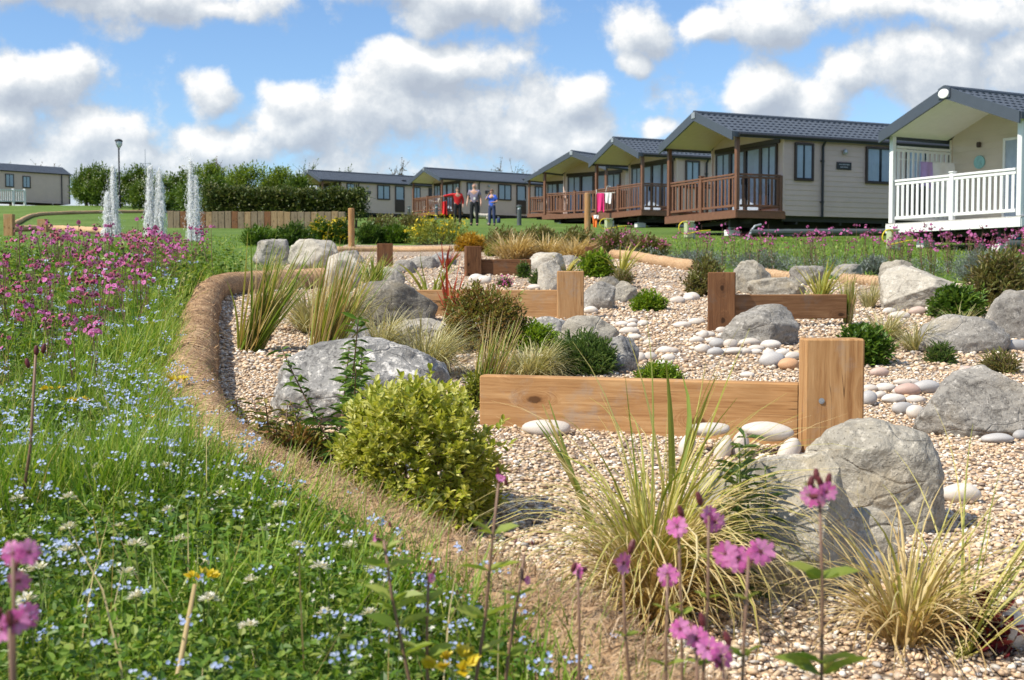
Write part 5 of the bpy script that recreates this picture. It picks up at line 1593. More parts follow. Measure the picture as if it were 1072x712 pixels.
bush((968, 358, 1002, 384), 'rosemary', 'tiny grassy green tuft below the long grey boulder', 200, .035, .006, per=6, seed=13, up=.9)
bush((1026, 368, 1066, 394), 'heath', 'small wispy brown tuft above the huge dark grey boulder', 200, .04, .006, per=5, seed=14, up=1.0)
bush((452, 298, 560, 372), 'redbrown', 'wide reddish brown shrub left of the tan board', 1000, .036, .013, per=6, seed=15, up=.6, lump=.35, depth=.6)
bush((476, 388, 540, 432), 'yellowg', 'pale green tuft behind the front bush, at the left end of the near board', 300, .03, .012, per=6, seed=16)
bush((540, 274, 556, 292), 'dark', 'small dark green plant in front of the dark back board', 160, .04, .02, per=5, seed=17)
bush((556, 284, 568, 300), 'rosemary', 'small blue green tuft left of the tall pale upright rock', 120, .06, .012, per=5, seed=18, up=1.2)
bush((520, 290, 536, 302), 'mid', 'little pink flowered tuft in front of the dark back board', 140, .03, .014, per=5, seed=19, extra=('petal', 40, .03))
bush((640, 282, 664, 304), 'heath', 'wispy brown tuft behind the slanting grey boulder', 160, .05, .01, per=5, seed=20, up=1)
bush((268, 452, 352, 492), 'redbrown', 'low reddish plant at the foot of the coir roll behind the front bush', 380, .035, .012, per=6, seed=21, up=.6, lump=.4, depth=.7)
bush((212, 432, 262, 476), 'redbrown', 'straggly reddish plant spilling over the coir roll', 160, .035, .010, per=6, seed=22, up=.6, lump=.4)
bush((338, 498, 372, 524), 'dark', 'small dark leaved plant left of the front bush', 120, .03, .012, per=5, seed=23)
bush((366, 532, 452, 560), 'lavender', 'grey green mat of ground cover below the front bush', 220, .014, .008, per=5, seed=24)
bush((1014, 628, 1064, 700), 'heuchera', 'dark red leaved heuchera at the bottom right', 34, .032, .034, per=3, seed=25, up=.9, sprig=.05, spread=1.1, lump=.5)
bush((825, 575, 858, 612), 'heuchera', 'small dark red plant beneath the blocky boulder', 40, .03, .025, per=4, seed=26)
bush((250, 272, 292, 300), 'heuchera', 'dark red low plant beside the end of the coir roll', 120, .04, .02, per=4, seed=27) if False else None

# shrubs of the beds further up the slope
bed_g = 'shrubs in the far bed below the caravans'
FAR = [
    ((250, 236, 300, 260), 'mid', 'dark leaved bed shrub right of the fountains', 26, .10, None), ((286, 234, 330, 259), 'dark', 'dark green laurel left of the yellow flowered shrubs', 26, .10, None),
    ((320, 230, 352, 258), 'mid', 'green shrub with yellow blossom left of the round pale pole', 27, .09, ('yellowf', 60, .08)), ((344, 229, 368, 256), 'dark', 'small yellow topped shrub touching the round pale pole', 27, .09, ('yellowf', 60, .08)),
    ((372, 234, 405, 258), 'dark', 'dark laurel just right of the round pale pole', 27, .10, None), ((398, 236, 432, 259), 'mid', 'green laurel left of the big yellow shrub', 27, .10, None),
    ((378, 224, 418, 244), 'heath', 'olive brown heather behind the laurels', 34, .09, None), ((408, 222, 452, 246), 'heath', 'wide olive heather behind the big yellow shrub', 34, .09, None),
    ((424, 228, 494, 263), 'yellowg', 'big yellow green shrub with bright yellow blossom', 26, .08, ('yellowf', 80, .08)), ((476, 244, 510, 268), 'gold', 'golden orange shrub behind the small dark post', 22, .08, None),
    ((502, 238, 552, 268), 'heath', 'olive shrub right of the golden one', 23, .08, None), ((540, 236, 590, 268), 'heath', 'brownish heather in the middle of the far bed', 23, .08, None),
    ((578, 238, 632, 268), 'heath', 'brown heather behind the pale straw grass', 22, .08, None), ((620, 240, 672, 270), 'heath', 'pinkish brown heather left of the campion strip', 21, .08, ('petal', 60, .05)),
    ((655, 248, 702, 274), 'heath', 'low brown heather above the coir log', 20, .08, ('petal', 60, .05)), ((508, 252, 545, 272), 'yellowg', 'pale yellow green tuft left of the straw grass', 20, .07, None),
]
for i, (bx_, mm, lb, d, lf, ex) in enumerate(FAR):
    bush(bx_, mm, lb, 420, lf, lf * .42, per=6, d=d, seed=40 + i, group=bed_g, up=.7, lump=.35, depth=.8, simple=True, extra=ex, low=-.3)
for i, (bx_, d) in enumerate((((700, 262, 760, 284), 17.5), ((765, 262, 830, 286), 16), ((1000, 258, 1050, 292), 13.5), ((900, 268, 930, 284), 15.0))):
    bush(bx_, 'lavender', ['grey lavender patch right of the first far coir log', 'grey lavender patch behind the brown post boulders', 'grey green tuft behind the heathery shrub', 'grey tuft left of the big faceted boulder'][i], 300, .06, .012, per=6, d=d, seed=60 + i, up=1.0, lump=.35, simple=True, group=bed_g)

# ------------------------------------------------------------------ penstemon and other stemmed plants
def leafy_stems(box, label, nstem, m, leaf, wd, d, lean, height, spacing=.05, name='penstemon', seed=1, hang=0.4, stalk='stalk', curve=.25):
    cx = (box[0] + box[2]) / 2
    r_ = np.random.default_rng(seed)
    b0 = at(cx, box[3], d); base = gnd(b0.x, d)
    root = empty(name, base); tag(root, label, 'plant')
    for k in range(nstem):
        st = MB(); fo = MB()
        a = r_.uniform(0, 6.28) if nstem > 4 else lean[k % len(lean)][0]; t = lean[k % len(lean)][1]
        hgt = height * r_.uniform(.75, 1.05) * (lean[k % len(lean)][2] if len(lean[k % len(lean)]) > 2 else 1)
        P = []; p = np.array([r_.normal(0, .02), r_.normal(0, .02), 0.0])
        n_ = 10
        for j in range(n_ + 1):
            P.append(Vector(p)); th = t * (1 - curve * j / n_)
            p = p + hgt / n_ * np.array([math.cos(a) * math.sin(th), math.sin(a) * math.sin(th), math.cos(th)])
        st.tube(P, np.linspace(.0045, .0016, n_ + 1), 6)
        so = st.build('stem', LM[stalk], root, smooth=True)
        nl = int(hgt / spacing)
        PP = []; DD = []
        for j in range(nl):
            f = (j + .6) / nl; q = P[min(int(f * n_), n_ - 1)].lerp(P[min(int(f * n_) + 1, n_)], f * n_ % 1)
            for s_ in (0, 1, 2):
                az = j * 1.7 + s_ * 2.1 + r_.uniform(-.4, .4)
                PP.append(q); DD.append((math.cos(az), math.sin(az), r_.uniform(-hang, .55)))
        PP = np.array([list(v) for v in PP]); DD = np.array(DD)
        leaves(fo, PP, DD, leaf * r_.uniform(.55, 1.15, len(PP)), wd * r_.uniform(.7, 1.2, len(PP)), r_.normal(0, .4, len(PP)))
        fo.build('leaves', LM[m], so)
    return root
leafy_stems((318, 300, 400, 486), 'tall penstemon with reddish stems and drooping dark leaves before the speckled boulder', 9, 'mid', .055, .019, 3.85, [(.2, .55, 1.15), (.05, .8, .9), (1.2, .2, .8), (2.6, .5, .5), (.6, .35, 1.0), (4, .3, .6)], .50, .022, seed=5)
leafy_stems((240, 400, 345, 485), 'sprawling penstemon with reddish stems beside the coir roll', 16, 'redbrown', .05, .014, 3.95, [(2.6, .9, .7), (.6, .8, .6), (1.6, .7, .8), (3.3, 1.0, .6), (0, 1.0, .7), (5, .8, .5), (4, .9, .6)], .38, .030, seed=8)
leafy_stems((215, 400, 290, 470), 'small reddish penstemon straggling against the middle of the coir roll', 9, 'redbrown', .042, .012, 4.15, [(2.8, 1.0, .7), (.4, .7, .6), (1.6, .6, .8), (3.3, 1.1, .6), (0, .9, .7)], .30, .030, seed=18)
leafy_stems((290, 400, 350, 470), 'tangled penstemon in front of the left end of the speckled boulder', 10, 'mid', .045, .013, 4.05, [(2.4, .8, .7), (.4, .9, .8), (1.6, .5, .8), (3.6, .7, .6), (5.5, .8, .7)], .30, .028, seed=28)
leafy_stems((745, 470, 815, 632), 'upright spurge with narrow green leaves in front of the blocky boulder', 5, 'rosemary', .052, .011, 2.55, [(0, .08), (2, .2), (4, .22), (1, .25), (3, .22)], .36, .020, name='spurge', seed=9, hang=.1, stalk='greenstalk')

# ------------------------------------------------------------------ grasses of the gravel garden
def clump(box, m, label, n, width, d=None, tilt=(.05, .5), bend=(.1, .9), r0=.10, name='ornamental_grass', K=6, lean=None, lenvar=(.55, 1.05), fold=0.0, second=None, seed=1, az_bias=None, hscale=1.0, cat='grass clump', group=None, floor=True, lop=.28):
    x0, y0, x1, y1 = box; cx = (x0 + x1) / 2
    if d is None: d = G(cx, y1).y
    top = at(cx, y0, d)
    base = gnd(top.x, d); h = (top.z - base.z) * hscale
    Wd = (x1 - x0) / FPX * d
    mats = [LM[m]] + ([LM[second[0]]] if second else [])
    root = empty(name, base); tag(root, label, cat, group)
    def go(nn, mat, nm, lenv, ti, be, wd):
        a0 = (np.where(rng.random(nn) < lop, rng.normal(-.15, .75, nn), rng.uniform(0, 6.283, nn))) if az_bias is None else az_bias[0] + rng.normal(0, az_bias[1], nn)
        rr = r0 * np.sqrt(rng.random(nn)) * Wd / 2 * 2
        pa = rng.uniform(0, 6.283, nn) if az_bias is not None else a0 + rng.normal(0, .6, nn)
        B = np.stack([base.x + rr * np.cos(pa), d + rr * np.sin(pa), np.zeros(nn)], -1); B[:, 2] = H(B[:, 0], B[:, 1]) - .01
        L = h * rng.uniform(*lenv, nn) * 1.08
        mb = MB()
        blades(mb, B, a0, rng.uniform(*ti, nn), rng.uniform(*be, nn), L, wd * rng.uniform(.6, 1.2, nn), K, .4, fold=fold, floor=floor)
        o = mb.build(nm, mat, root, loc=base); o.location = (0, 0, 0)
    go(n, mats[0], 'blades', lenvar, tilt, bend, width)
    if second: go(second[1], mats[1], 'dry_blades', second[2], second[3], second[4], width * second[5])
    return root
# big striped sedge in the foreground
clump((575, 362, 790, 690), 'sedge', 'big arching yellow and straw sedge clump in the foreground centre', 80, .0085, d=2.5, tilt=(.0, .22), bend=(.2, 2.6), r0=.075, K=9, lenvar=(.45, 1.1), fold=.5,
      second=('strawgreen', 430, (.35, 1.0), (.0, .36), (1.0, 3.8), .66))
clump((600, 560, 770, 690), 'straw', 'dry straw thatch spilling from the base of the big sedge clump', 420, .009, d=2.46, tilt=(.15, .9), bend=(.6, 2.4), r0=.10, K=7, lenvar=(.7, 1.7), name='grass_thatch')
clump((675, 352, 735, 480), 'sedge', 'broad striped flax leaves rising behind the big sedge clump', 5, .032, d=3.2, tilt=(.02, .35), bend=(.0, .25), r0=.07, K=7, lenvar=(.7, 1.05), fold=.7, name='striped_flax', cat='flax')
clump((598, 410, 650, 480), 'strap', 'reddish and green broad leaves at the left of the big sedge clump', 6, .026, d=3.1, tilt=(.2, .5), bend=(.05, .35), r0=.1, K=7, lenvar=(.7, 1.0), fold=.6, name='striped_flax', cat='flax', az_bias=(2.9, .3))
clump((850, 512, 1050, 708), 'strawgreen', 'arching straw and green sedge at the lower right', 110, .0068, d=2.28, tilt=(.02, .5), bend=(.1, 2.1), r0=.075, K=9, lenvar=(.55, 1.2), fold=.5,
      second=('straw', 220, (.4, 1.05), (.05, .7), (.8, 2.9), 1.0))
clump((935, 470, 1075, 700), 'sedge', 'few long green blades reaching over the gravel at lower right', 26, .006, d=2.2, tilt=(.25, .75), bend=(.2, .9), r0=.06, K=9, lenvar=(.8, 1.35), fold=.6, az_bias=(.25, .55))
# left strappy clumps
clump((222, 270, 300, 370), 'strap', 'strappy green clump leaning right beside the coir roll', 90, .020, tilt=(.12, .62), bend=(.0, .30), r0=.16, K=6, lenvar=(.5, 1.25), fold=.5, az_bias=(.05, .5), second=('straw', 90, (.45, 1.05), (.1, .55), (0, .3), .6), name='strappy_iris', cat='iris clump')
clump((285, 262, 372, 400), 'strap', 'tall strappy clump of green and brown blades in front of the speckled boulder', 70, .018, tilt=(.10, .55), bend=(.0, .25), r0=.16, K=6, lenvar=(.5, 1.15), fold=.5, az_bias=(.05, .45), second=('straw', 120, (.5, 1.05), (.1, .50), (0, .2), .6), name='strappy_iris', cat='iris clump')
clump((468, 335, 540, 428), 'strap', 'upright reedy clump at left end of the near honey board', 60, .014, tilt=(.05, .5), bend=(.0, .25), r0=.16, K=6, lenvar=(.5, 1.1), fold=.5, az_bias=(.1, .7), second=('straw', 70, (.6, 1.1), (.05, .45), (0, .15), .5), name='strappy_iris', cat='iris clump')
clump((372, 268, 408, 304), 'strap', 'small strappy clump right of the upright pale boulder', 90, .022, tilt=(.05, .5), bend=(.1, .6), r0=.2, lenvar=(.5, 1.1), name='strappy_iris', cat='iris clump')
clump((320, 268, 338, 300), 'strap', 'thin strappy tuft between the pale back boulders', 50, .018, tilt=(.05, .5), bend=(.1, .6), r0=.2, lenvar=(.5, 1.1), name='strappy_iris', cat='iris clump')
clump((448, 268, 492, 334), 'redflax', 'spiky red leaved flax right of the dark boulder', 16, .03, tilt=(.02, .6), bend=(.0, .25), r0=.06, K=6, lenvar=(.45, 1.0), fold=.6, name='red_flax', cat='flax')
clump((456, 258, 476, 282), 'redflax', 'small red flax behind the stubby post', 14, .04, d=16, tilt=(.02, .8), bend=(.0, .25), r0=.1, lenvar=(.5, 1.1), fold=.6, name='red_flax', cat='flax')
clump((430, 250, 470, 320), 'yellowg', 'yellowish striped flax behind the red one', 18, .03, tilt=(.05, .7), bend=(.1, .9), r0=.12, lenvar=(.5, 1.1), fold=.5, name='striped_flax', cat='flax')
clump((840, 272, 880, 312), 'sedge', 'yellow striped sedge behind the brown board', 60, .020, tilt=(.05, .8), bend=(.1, 1.0), r0=.12, lenvar=(.5, 1.15), fold=.4)
clump((838, 300, 866, 336), 'strap', 'blue green iris fan in front of the brown board', 14, .028, tilt=(.05, .45), bend=(.0, .3), r0=.1, lenvar=(.6, 1.05), fold=.4, name='iris_fan', cat='iris clump')
clump((876, 286, 900, 342), 'strap', 'slim upright reed right of the brown board', 36, .014, tilt=(.0, .14), bend=(.0, .2), r0=.15, lenvar=(.5, 1.0), fold=.4, second=('straw', 40, (.5, 1.0), (0, .2), (0, .3), .7))
clump((895, 290, 925, 324), 'fescue', 'wispy straw tuft left of the big faceted boulder', 160, .008, tilt=(.05, .5), bend=(.2, 1.2), r0=.15)
clump((634, 252, 664, 292), 'sedge', 'arching yellow sedge above the three boulders', 30, .035, tilt=(.05, .7), bend=(.2, 1.4), r0=.1, lenvar=(.6, 1.15), fold=.4)
clump((575, 262, 612, 290), 'sedge', 'pale arching sedge among the back rocks', 26, .03, d=15.5, tilt=(.1, .8), bend=(.3, 1.5), r0=.12, lenvar=(.6, 1.15))
fes = 'pale fescue tussocks in the gravel'
for bx_, lb, n_, w_ in (((412, 336, 478, 396), 'pale fescue tussock hanging over the sandy slab', 700, .006), ((372, 328, 424, 372), 'pale fescue tussock left of the sandy slab', 520, .007), ((500, 358, 606, 398), 'wide straw coloured fescue mound above the near board', 900, .006),
                        ((902, 326, 948, 358), 'pale mound of fescue left of the long grey boulder', 420, .008), ((945, 338, 972, 370), 'pale upright fescue at left end of the long grey boulder', 300, .007), ((300, 290, 350, 350), 'pale fescue behind the strappy clumps', 520, .008),
                        ((340, 300, 380, 345), 'straw fescue left of the dark flat topped boulder', 420, .008), ((992, 322, 1020, 352), 'straw fescue in front of the upper right edge boulder', 220, .007), ((262, 270, 300, 300), 'straw fescue over the end of the coir roll', 260, .010)):
    clump(bx_, 'fescue', lb, n_, w_, tilt=(.05, .85), bend=(.6, 2.2), r0=.16, K=6, lenvar=(.7, 1.5), name='fescue_tussock', cat='fescue', group=fes)
for bx_, lb, d_ in (((515, 246, 560, 272), 'straw grass mound left in the far bed', 19), ((545, 248, 595, 273), 'straw grass mound in middle of the far bed', 19.5), ((580, 250, 622, 274), 'straw grass mound right in the far bed', 19)):
    clump(bx_, 'straw', lb, 500, .022, d=d_, tilt=(.1, .9), bend=(.4, 1.6), r0=.28, K=5, lenvar=(.7, 1.4), name='straw_grass', group='straw grass mounds in the far bed')

# ------------------------------------------------------------------ meadow on the bank: grass, clover, forget-me-nots
def scatter_meadow(n, y0, y1, pw=1.0, margin=.10, xmax=None):
    y = y0 + (y1 - y0) * rng.random(n) ** pw
    lo = -0.46 * y - .35; hi = xl(y) - margin
    x = lo + (hi - lo) * rng.random(n)
    keep = rng.random(n) < (hi - lo) / ((0.46 * y1 + .35) + xl(y1))
    if y0 < 3: keep = rng.random(n) < (hi - lo) / 1.1
    return x[keep], y[keep]
mb = MB()
for n_, y0, y1, l0, l1, w_ in ((6500, 1.15, 2.6, .06, .17, .0032), (19000, 2.6, 4.5, .09, .26, .0042), (19000, 4.5, 8.0, .12, .32, .006), (14000, 8.0, 13.5, .12, .34, .010)):
    x, y = scatter_meadow(n_, y0, y1, margin=.13); N = len(x)
    B = np.stack([x, y, H(x, y) - .01], -1)
    hv = np.clip(.75 + .55 * np.sin(x * 2.9 + 2 * np.sin(y * 1.7)) * np.sin(y * 2.6 + 1.3 * np.sin(x * 3.7)), .3, 1.5)
    blades(mb, B, rng.uniform(0, 6.283, N), rng.uniform(0, .5, N), rng.uniform(0, 1.3, N), rng.uniform(l0, l1, N) * hv, w_ * rng.uniform(.6, 1.3, N), 3)
# longer tufts along the coir
N = 2600
y = rng.uniform(1.9, 6.5, N); x = xl(y) - .12 - .22 * rng.random(N) ** 1.5
blades(mb, np.stack([x, y, H(x, y) - .01], -1), rng.uniform(-1.2, 1.2, N), rng.uniform(.05, .8, N), rng.uniform(.1, 1.1, N), rng.uniform(.12, .30, N), .0042 * rng.uniform(.7, 1.4, N), 5)
# taller tufts
for k in range(70):
    ty = random.uniform(1.9, 8.5); tx = random.uniform(-.45 * ty, float(xl(ty)) - .2); N = random.randint(25, 60); sp_ = random.uniform(.02, .07)
    x = tx + rng.normal(0, sp_, N); y = ty + rng.normal(0, sp_, N)
    blades(mb, np.stack([x, y, H(x, y) - .01], -1), rng.uniform(0, 6.283, N), rng.uniform(.05, .6, N), rng.uniform(.1, 1.2, N), random.uniform(.16, .34) * rng.uniform(.6, 1.1, N), .005 * rng.uniform(.7, 1.4, N) * max(1, ty / 4), 5)
N = 2600
y = rng.uniform(1.35, 3.1, N); x = xl(y) - .16 + .20 * rng.random(N) ** 1.6
blades(mb, np.stack([x, y, H(x, y) + .02], -1), rng.uniform(0, 6.283, N), rng.uniform(.0, .7, N), rng.uniform(.1, 1.1, N), rng.uniform(.09, .26, N), .0036 * rng.uniform(.7, 1.4, N), 5)
tag(mb.build('meadow_grass', LM['grass']), kind='stuff')
mb = MB()
N = 700
x, y = scatter_meadow(N, 1.5, 12.5, margin=.12); N = len(x)
blades(mb, np.stack([x, y, H(x, y) - .01], -1), rng.uniform(0, 6.283, N), rng.uniform(0, .5, N), rng.uniform(-.2, .7, N), rng.uniform(.10, .36, N), .0028 * rng.uniform(.6, 1.3, N) * np.clip(y / 3.5, 1, 4), 3)
tag(mb.build('dry_meadow_stems', LM['straw']), kind='stuff')
# rough edges of the mown lawn
mb = MB()
N = 26000; y = rng.uniform(12.5, 34, N); x = rng.uniform(-.46, .46, N) * y
ok = (x < xl(y) - .1) | (x > xr(y) + .2); x, y = x[ok], y[ok]; N = len(x)
blades(mb, np.stack([x, y, H(x, y) - .005], -1), rng.uniform(0, 6.283, N), rng.uniform(0, .7, N), rng.uniform(0, .8, N), rng.uniform(.03, .085, N), .0012 * y * rng.uniform(.5, 1.1, N), 2)
tag(mb.build('lawn_grass', LM['grass']), kind='stuff')
mb = MB()
for n_, y0, y1, sz, hh in ((20000, 1.15, 2.8, .0155, .12), (17000, 2.8, 5.0, .017, .13), (15000, 5.0, 8.5, .028, .22), (15000, 8.5, 13.5, .045, .32)):
    x, y = scatter_meadow(n_, y0, y1, margin=.14); N = len(x)
    lump = .55 + .45 * np.sin(x * 5.1 + np.sin(y * 3.3) * 2) * np.sin(y * 4.3 + 1) 
    z = H(x, y) + hh * rng.random(N) ** .6 * (.6 + .6 * lump)
    D = unit(N, -.5); D[:, 2] = D[:, 2] * .5 + .15
    leaves(mb, np.stack([x, y, z], -1), D, sz * rng.uniform(.6, 1.5, N), sz * rng.uniform(.55, .9, N), rng.normal(0, .5, N), simple=y0 > 4)
N = 3000
y = rng.uniform(1.35, 3.0, N); x = xl(y) - .20 + .17 * rng.random(N) ** 1.5
D = unit(N, -.3)
leaves(mb, np.stack([x, y, H(x, y) + .05 + .12 * rng.random(N)], -1), D, .016 * rng.uniform(.5, 1.4, N), .011 * rng.uniform(.6, 1.2, N), rng.normal(0, .5, N))
tag(mb.build('clover_leaves', LM['clover']), kind='stuff')
# forget-me-nots: stems and sprays of tiny blue flowers
fl = MB(); st = MB()
def fmn(x, y, hgt, N, dz, sz):
    for i in range(len(x)):
        pass
for n_, y0, y1, hh, sz in ((420, 1.2, 2.6, .19, .0033), (520, 2.6, 4.8, .22, .0038), (360, 4.8, 8.0, .26, .0046), (170, 8, 12.0, .28, .009)):
    x, y = scatter_meadow(n_, y0, y1, margin=.02 if y0 < 4 else .12); N = len(x)
    patch = np.array([mnoise.noise(Vector((a_ * 1.1, b_ * .75, 4.2))) + .45 * mnoise.noise(Vector((a_ * 3.3, b_ * 2.2, 1.2))) for a_, b_ in zip(x, y)]) > -.16 - .3 * (rng.random(N) < .25)
    x, y = x[patch], y[patch]; N = len(x)
    B = np.stack([x, y, H(x, y)], -1); L = hh * rng.uniform(.6, 1.15, N)
    X_, Y_, Z_ = blades(st, B, rng.uniform(0, 6.28, N), rng.uniform(0, .35, N), rng.uniform(-.2, .5, N), L, np.full(N, sz * .55), 3)
    k = 9
    P = np.repeat(np.stack([X_, Y_, Z_], -1), k, 0) + rng.normal(0, 1, (N * k, 3)) * np.array([sz * 2.6, sz * 2.6, sz * 1.1])
    n5 = len(P); up_ = rng.normal(0, .55, (n5, 3)) + np.array([-.1, -.5, .9])
    Fm = frames(up_)          # x axis = flower axis; discs lie in the y-z plane
    a = np.linspace(0, 2 * np.pi, 6)[:-1]
    disc = np.concatenate([np.stack([np.full(5, .15), np.cos(a), np.sin(a)], -1), [[-.1, 0, 0]]])
    s_ = sz * rng.uniform(.7, 1.2, n5)
    fl.stamp(disc, np.array([(i, (i + 1) % 5, 5) for i in range(5)]), Fm * s_[:, None, None], P)
    # small leaves on the stems
    m_ = N * 5
    f = rng.random(m_); ii = np.repeat(np.arange(N), 5)
    Pm = B[ii] * (1 - f[:, None]) + np.stack([X_, Y_, Z_], -1)[ii] * f[:, None]
    leaves(st, Pm, unit(m_, -.1), sz * 4 * rng.uniform(.5, 1.1, m_), sz * 1.1, None, True)
tag(fl.build('forget_me_nots', LM['fmn']), kind='stuff')
tag(st.build('forget_me_not_stems', LM['greyleaf']), kind='stuff')

N = 260
y = rng.uniform(1.5, 2.9, N); x = xl(y) - .08 - .35 * rng.random(N)
wb = MB(); P = np.stack([x, y, H(x, y) + rng.uniform(.06, .17, N)], -1)
Fm = frames(rng.normal(0, .5, (N, 3)) + np.array([-.1, -.4, .9])) * (.0048 * rng.uniform(.7, 1.3, N))[:, None, None]
a_s = np.linspace(0, 2 * np.pi, 11)[:-1]; rs = np.where(np.arange(10) % 2, .35, 1.0)
wb.stamp(np.concatenate([np.stack([np.full(10, .1), np.cos(a_s) * rs, np.sin(a_s) * rs], -1), [[0, 0, 0]]]), np.array([(i, (i + 1) % 10, 10) for i in range(10)]), Fm, P)
tag(wb.build('stitchwort_flowers', LM['white']), kind='stuff')

# white clover heads: a dome of florets on a stalk (each a thing of its own)
def clover_mesh(seed):
    r_ = np.random.default_rng(seed); mb = MB()
    n_ = 46
    U_ = r_.normal(size=(n_, 3)); U_ /= np.linalg.norm(U_, axis=1, keepdims=True); U_[:, 2] = np.abs(U_[:, 2]) * 1.1 - .25
    leaves(mb, U_ * .0042 + np.array([0, 0, .11]), U_ + np.array([0, 0, .35]), r_.uniform(.006, .0085, n_), .0038, None, True, 0)
    mb.tube([(0, 0, 0), (.006, .002, .06), (0, 0, .108)], [.0011, .001, .001], 5, mi=1)
    return mb.mesh('clover_flower', [LM['white'], LM['greenstalk']])
cm = [clover_mesh(k) for k in range(3)]
CLOV = [(280, 577), (70, 562), (398, 566), (95, 602), (515, 572), (592, 600), (562, 647), (218, 624), (20, 632), (40, 660), (245, 682), (124, 652), (165, 690), (330, 602), (350, 640), (376, 575), (300, 652), (190, 560), (60, 690), (110, 520), (250, 540), (320, 560), (180, 515), (420, 640), (400, 610), (430, 690), (470, 660), (288, 700), (210, 600), (140, 580), (20, 540), (380, 690), (75, 625), (150, 625)]
for i, (px, py) in enumerate(CLOV):
    q = G(px * .93, py + 38); 
    if q.x > xl(q.y) - .05: q = gnd(xl(q.y) - .08 - .1 * random.random(), q.y)
    o = bpy.data.objects.new('clover_flower', cm[i % 3]); COL.objects.link(o); o.location = (q.x, q.y, q.z)
    s_ = random.uniform(1.3, 1.9); o.scale = (s_, s_, random.uniform(1.0, 1.4)); o.rotation_euler = (random.gauss(0, .12), random.gauss(0, .12), random.uniform(0, 6))
    tag(o, 'white clover flower head in the meadow grass at the lower left', 'clover flower', 'white clover flowers in the front of the meadow')

# yellow vetch heads
def vetch_mesh(seed):
    r_ = np.random.default_rng(seed); mb = MB()
    for k in range(7):
        a = k * .9; c = np.array([.009 * math.cos(a), .009 * math.sin(a), .115 + .003 * (k % 2)])
        U_ = r_.normal(size=(5, 3)) * .4 + np.array([math.cos(a), math.sin(a), .9])
        leaves(mb, np.repeat(c[None], 5, 0), U_, r_.uniform(.009, .013, 5), .008, r_.normal(0, 1, 5), True, 0)
    mb.tube([(0, 0, 0), (.004, .003, .06), (0, 0, .113)], [.0012, .0011, .001], 5, mi=1)
    U_ = r_.normal(size=(10, 3)); U_[:, 2] = np.abs(U_[:, 2])
    leaves(mb, np.stack([np.zeros(10), np.zeros(10), r_.uniform(.02, .09, 10)], -1), U_, .014, .006, None, True, 1)
    return mb.mesh('vetch_flower', [LM['yellowf'], LM['greenstalk']])
vm = [vetch_mesh(k) for k in (1, 2)]
for i, (px, py, d, sc_, lb) in enumerate(((472, 690, 1.42, 2.2, 'large yellow vetch head in front at bottom centre'), (212, 601, 1.95, 1.7, 'yellow vetch head low in the left meadow'), (55, 406, 4.0, 2.2, 'leftmost of three small yellow vetch heads'), (82, 418, 3.8, 2.2, 'middle of three small yellow vetch heads'),
                                          (151, 436, 3.6, 2.2, 'rightmost of three small yellow vetch heads'), (186, 396, 4.4, 2.4, 'yellow vetch flower touching the coir roll'), (159, 338, 6.0, 1.4, 'tiny yellow flower high in the meadow'))):
    q = at(px, py, d); z0 = Hs(q.x, d)
    o = bpy.data.objects.new('vetch_flower', vm[i % 2]); COL.objects.link(o); o.location = (q.x, d, z0)
    o.scale = (sc_, sc_, max(.4, (q.z - z0) / .12)); o.rotation_euler = (0, 0, i)
    tag(o, lb, 'vetch flower', 'yellow vetch flowers in the meadow')

# ------------------------------------------------------------------ red campion
def petals(mb, c, axis, r, seed, mi=0):
    """five notched petals round an axis"""
    r_ = np.random.default_rng(seed)
    Fm = frames(np.array([axis]))[0]
    roll = r_.uniform(0, 6.28)
    for k in range(5):
        a = roll + k * 1.2566
        out = Fm[:, 1] * math.cos(a) + Fm[:, 2] * math.sin(a); side = -Fm[:, 1] * math.sin(a) + Fm[:, 2] * math.cos(a); ax = Fm[:, 0]
        R_ = r * r_.uniform(.9, 1.1); dr = r_.uniform(-.15, .15)
        V = [out * .10 * R_, out * .5 * R_ + side * .36 * R_ + ax * .08 * R_, out * .92 * R_ + side * .54 * R_ + ax * dr * R_, out * 1.03 * R_ + side * .22 * R_ + ax * dr * R_, out * .80 * R_ + ax * .05 * R_, out * 1.03 * R_ - side * .22 * R_ + ax * dr * R_, out * .92 * R_ - side * .54 * R_ + ax * dr * R_, out * .5 * R_ - side * .36 * R_ + ax * .08 * R_]
        mb.add(np.array(V) + np.array(c), [[0, 1, 4], [1, 2, 3, 4], [4, 5, 6, 7], [0, 4, 7]], mi)
def calyx(mb, c, axis, r, mi=0):
    ax = Vector(axis).normalized(); c = Vector(c)
    mb.tube([c - ax * r * 1.35, c - ax * r * 1.1, c - ax * r * .6, c - ax * r * .1, c + ax * .05 * r], [r * .12, r * .30, r * .36, r * .24, r * .16], 7, mi=mi)
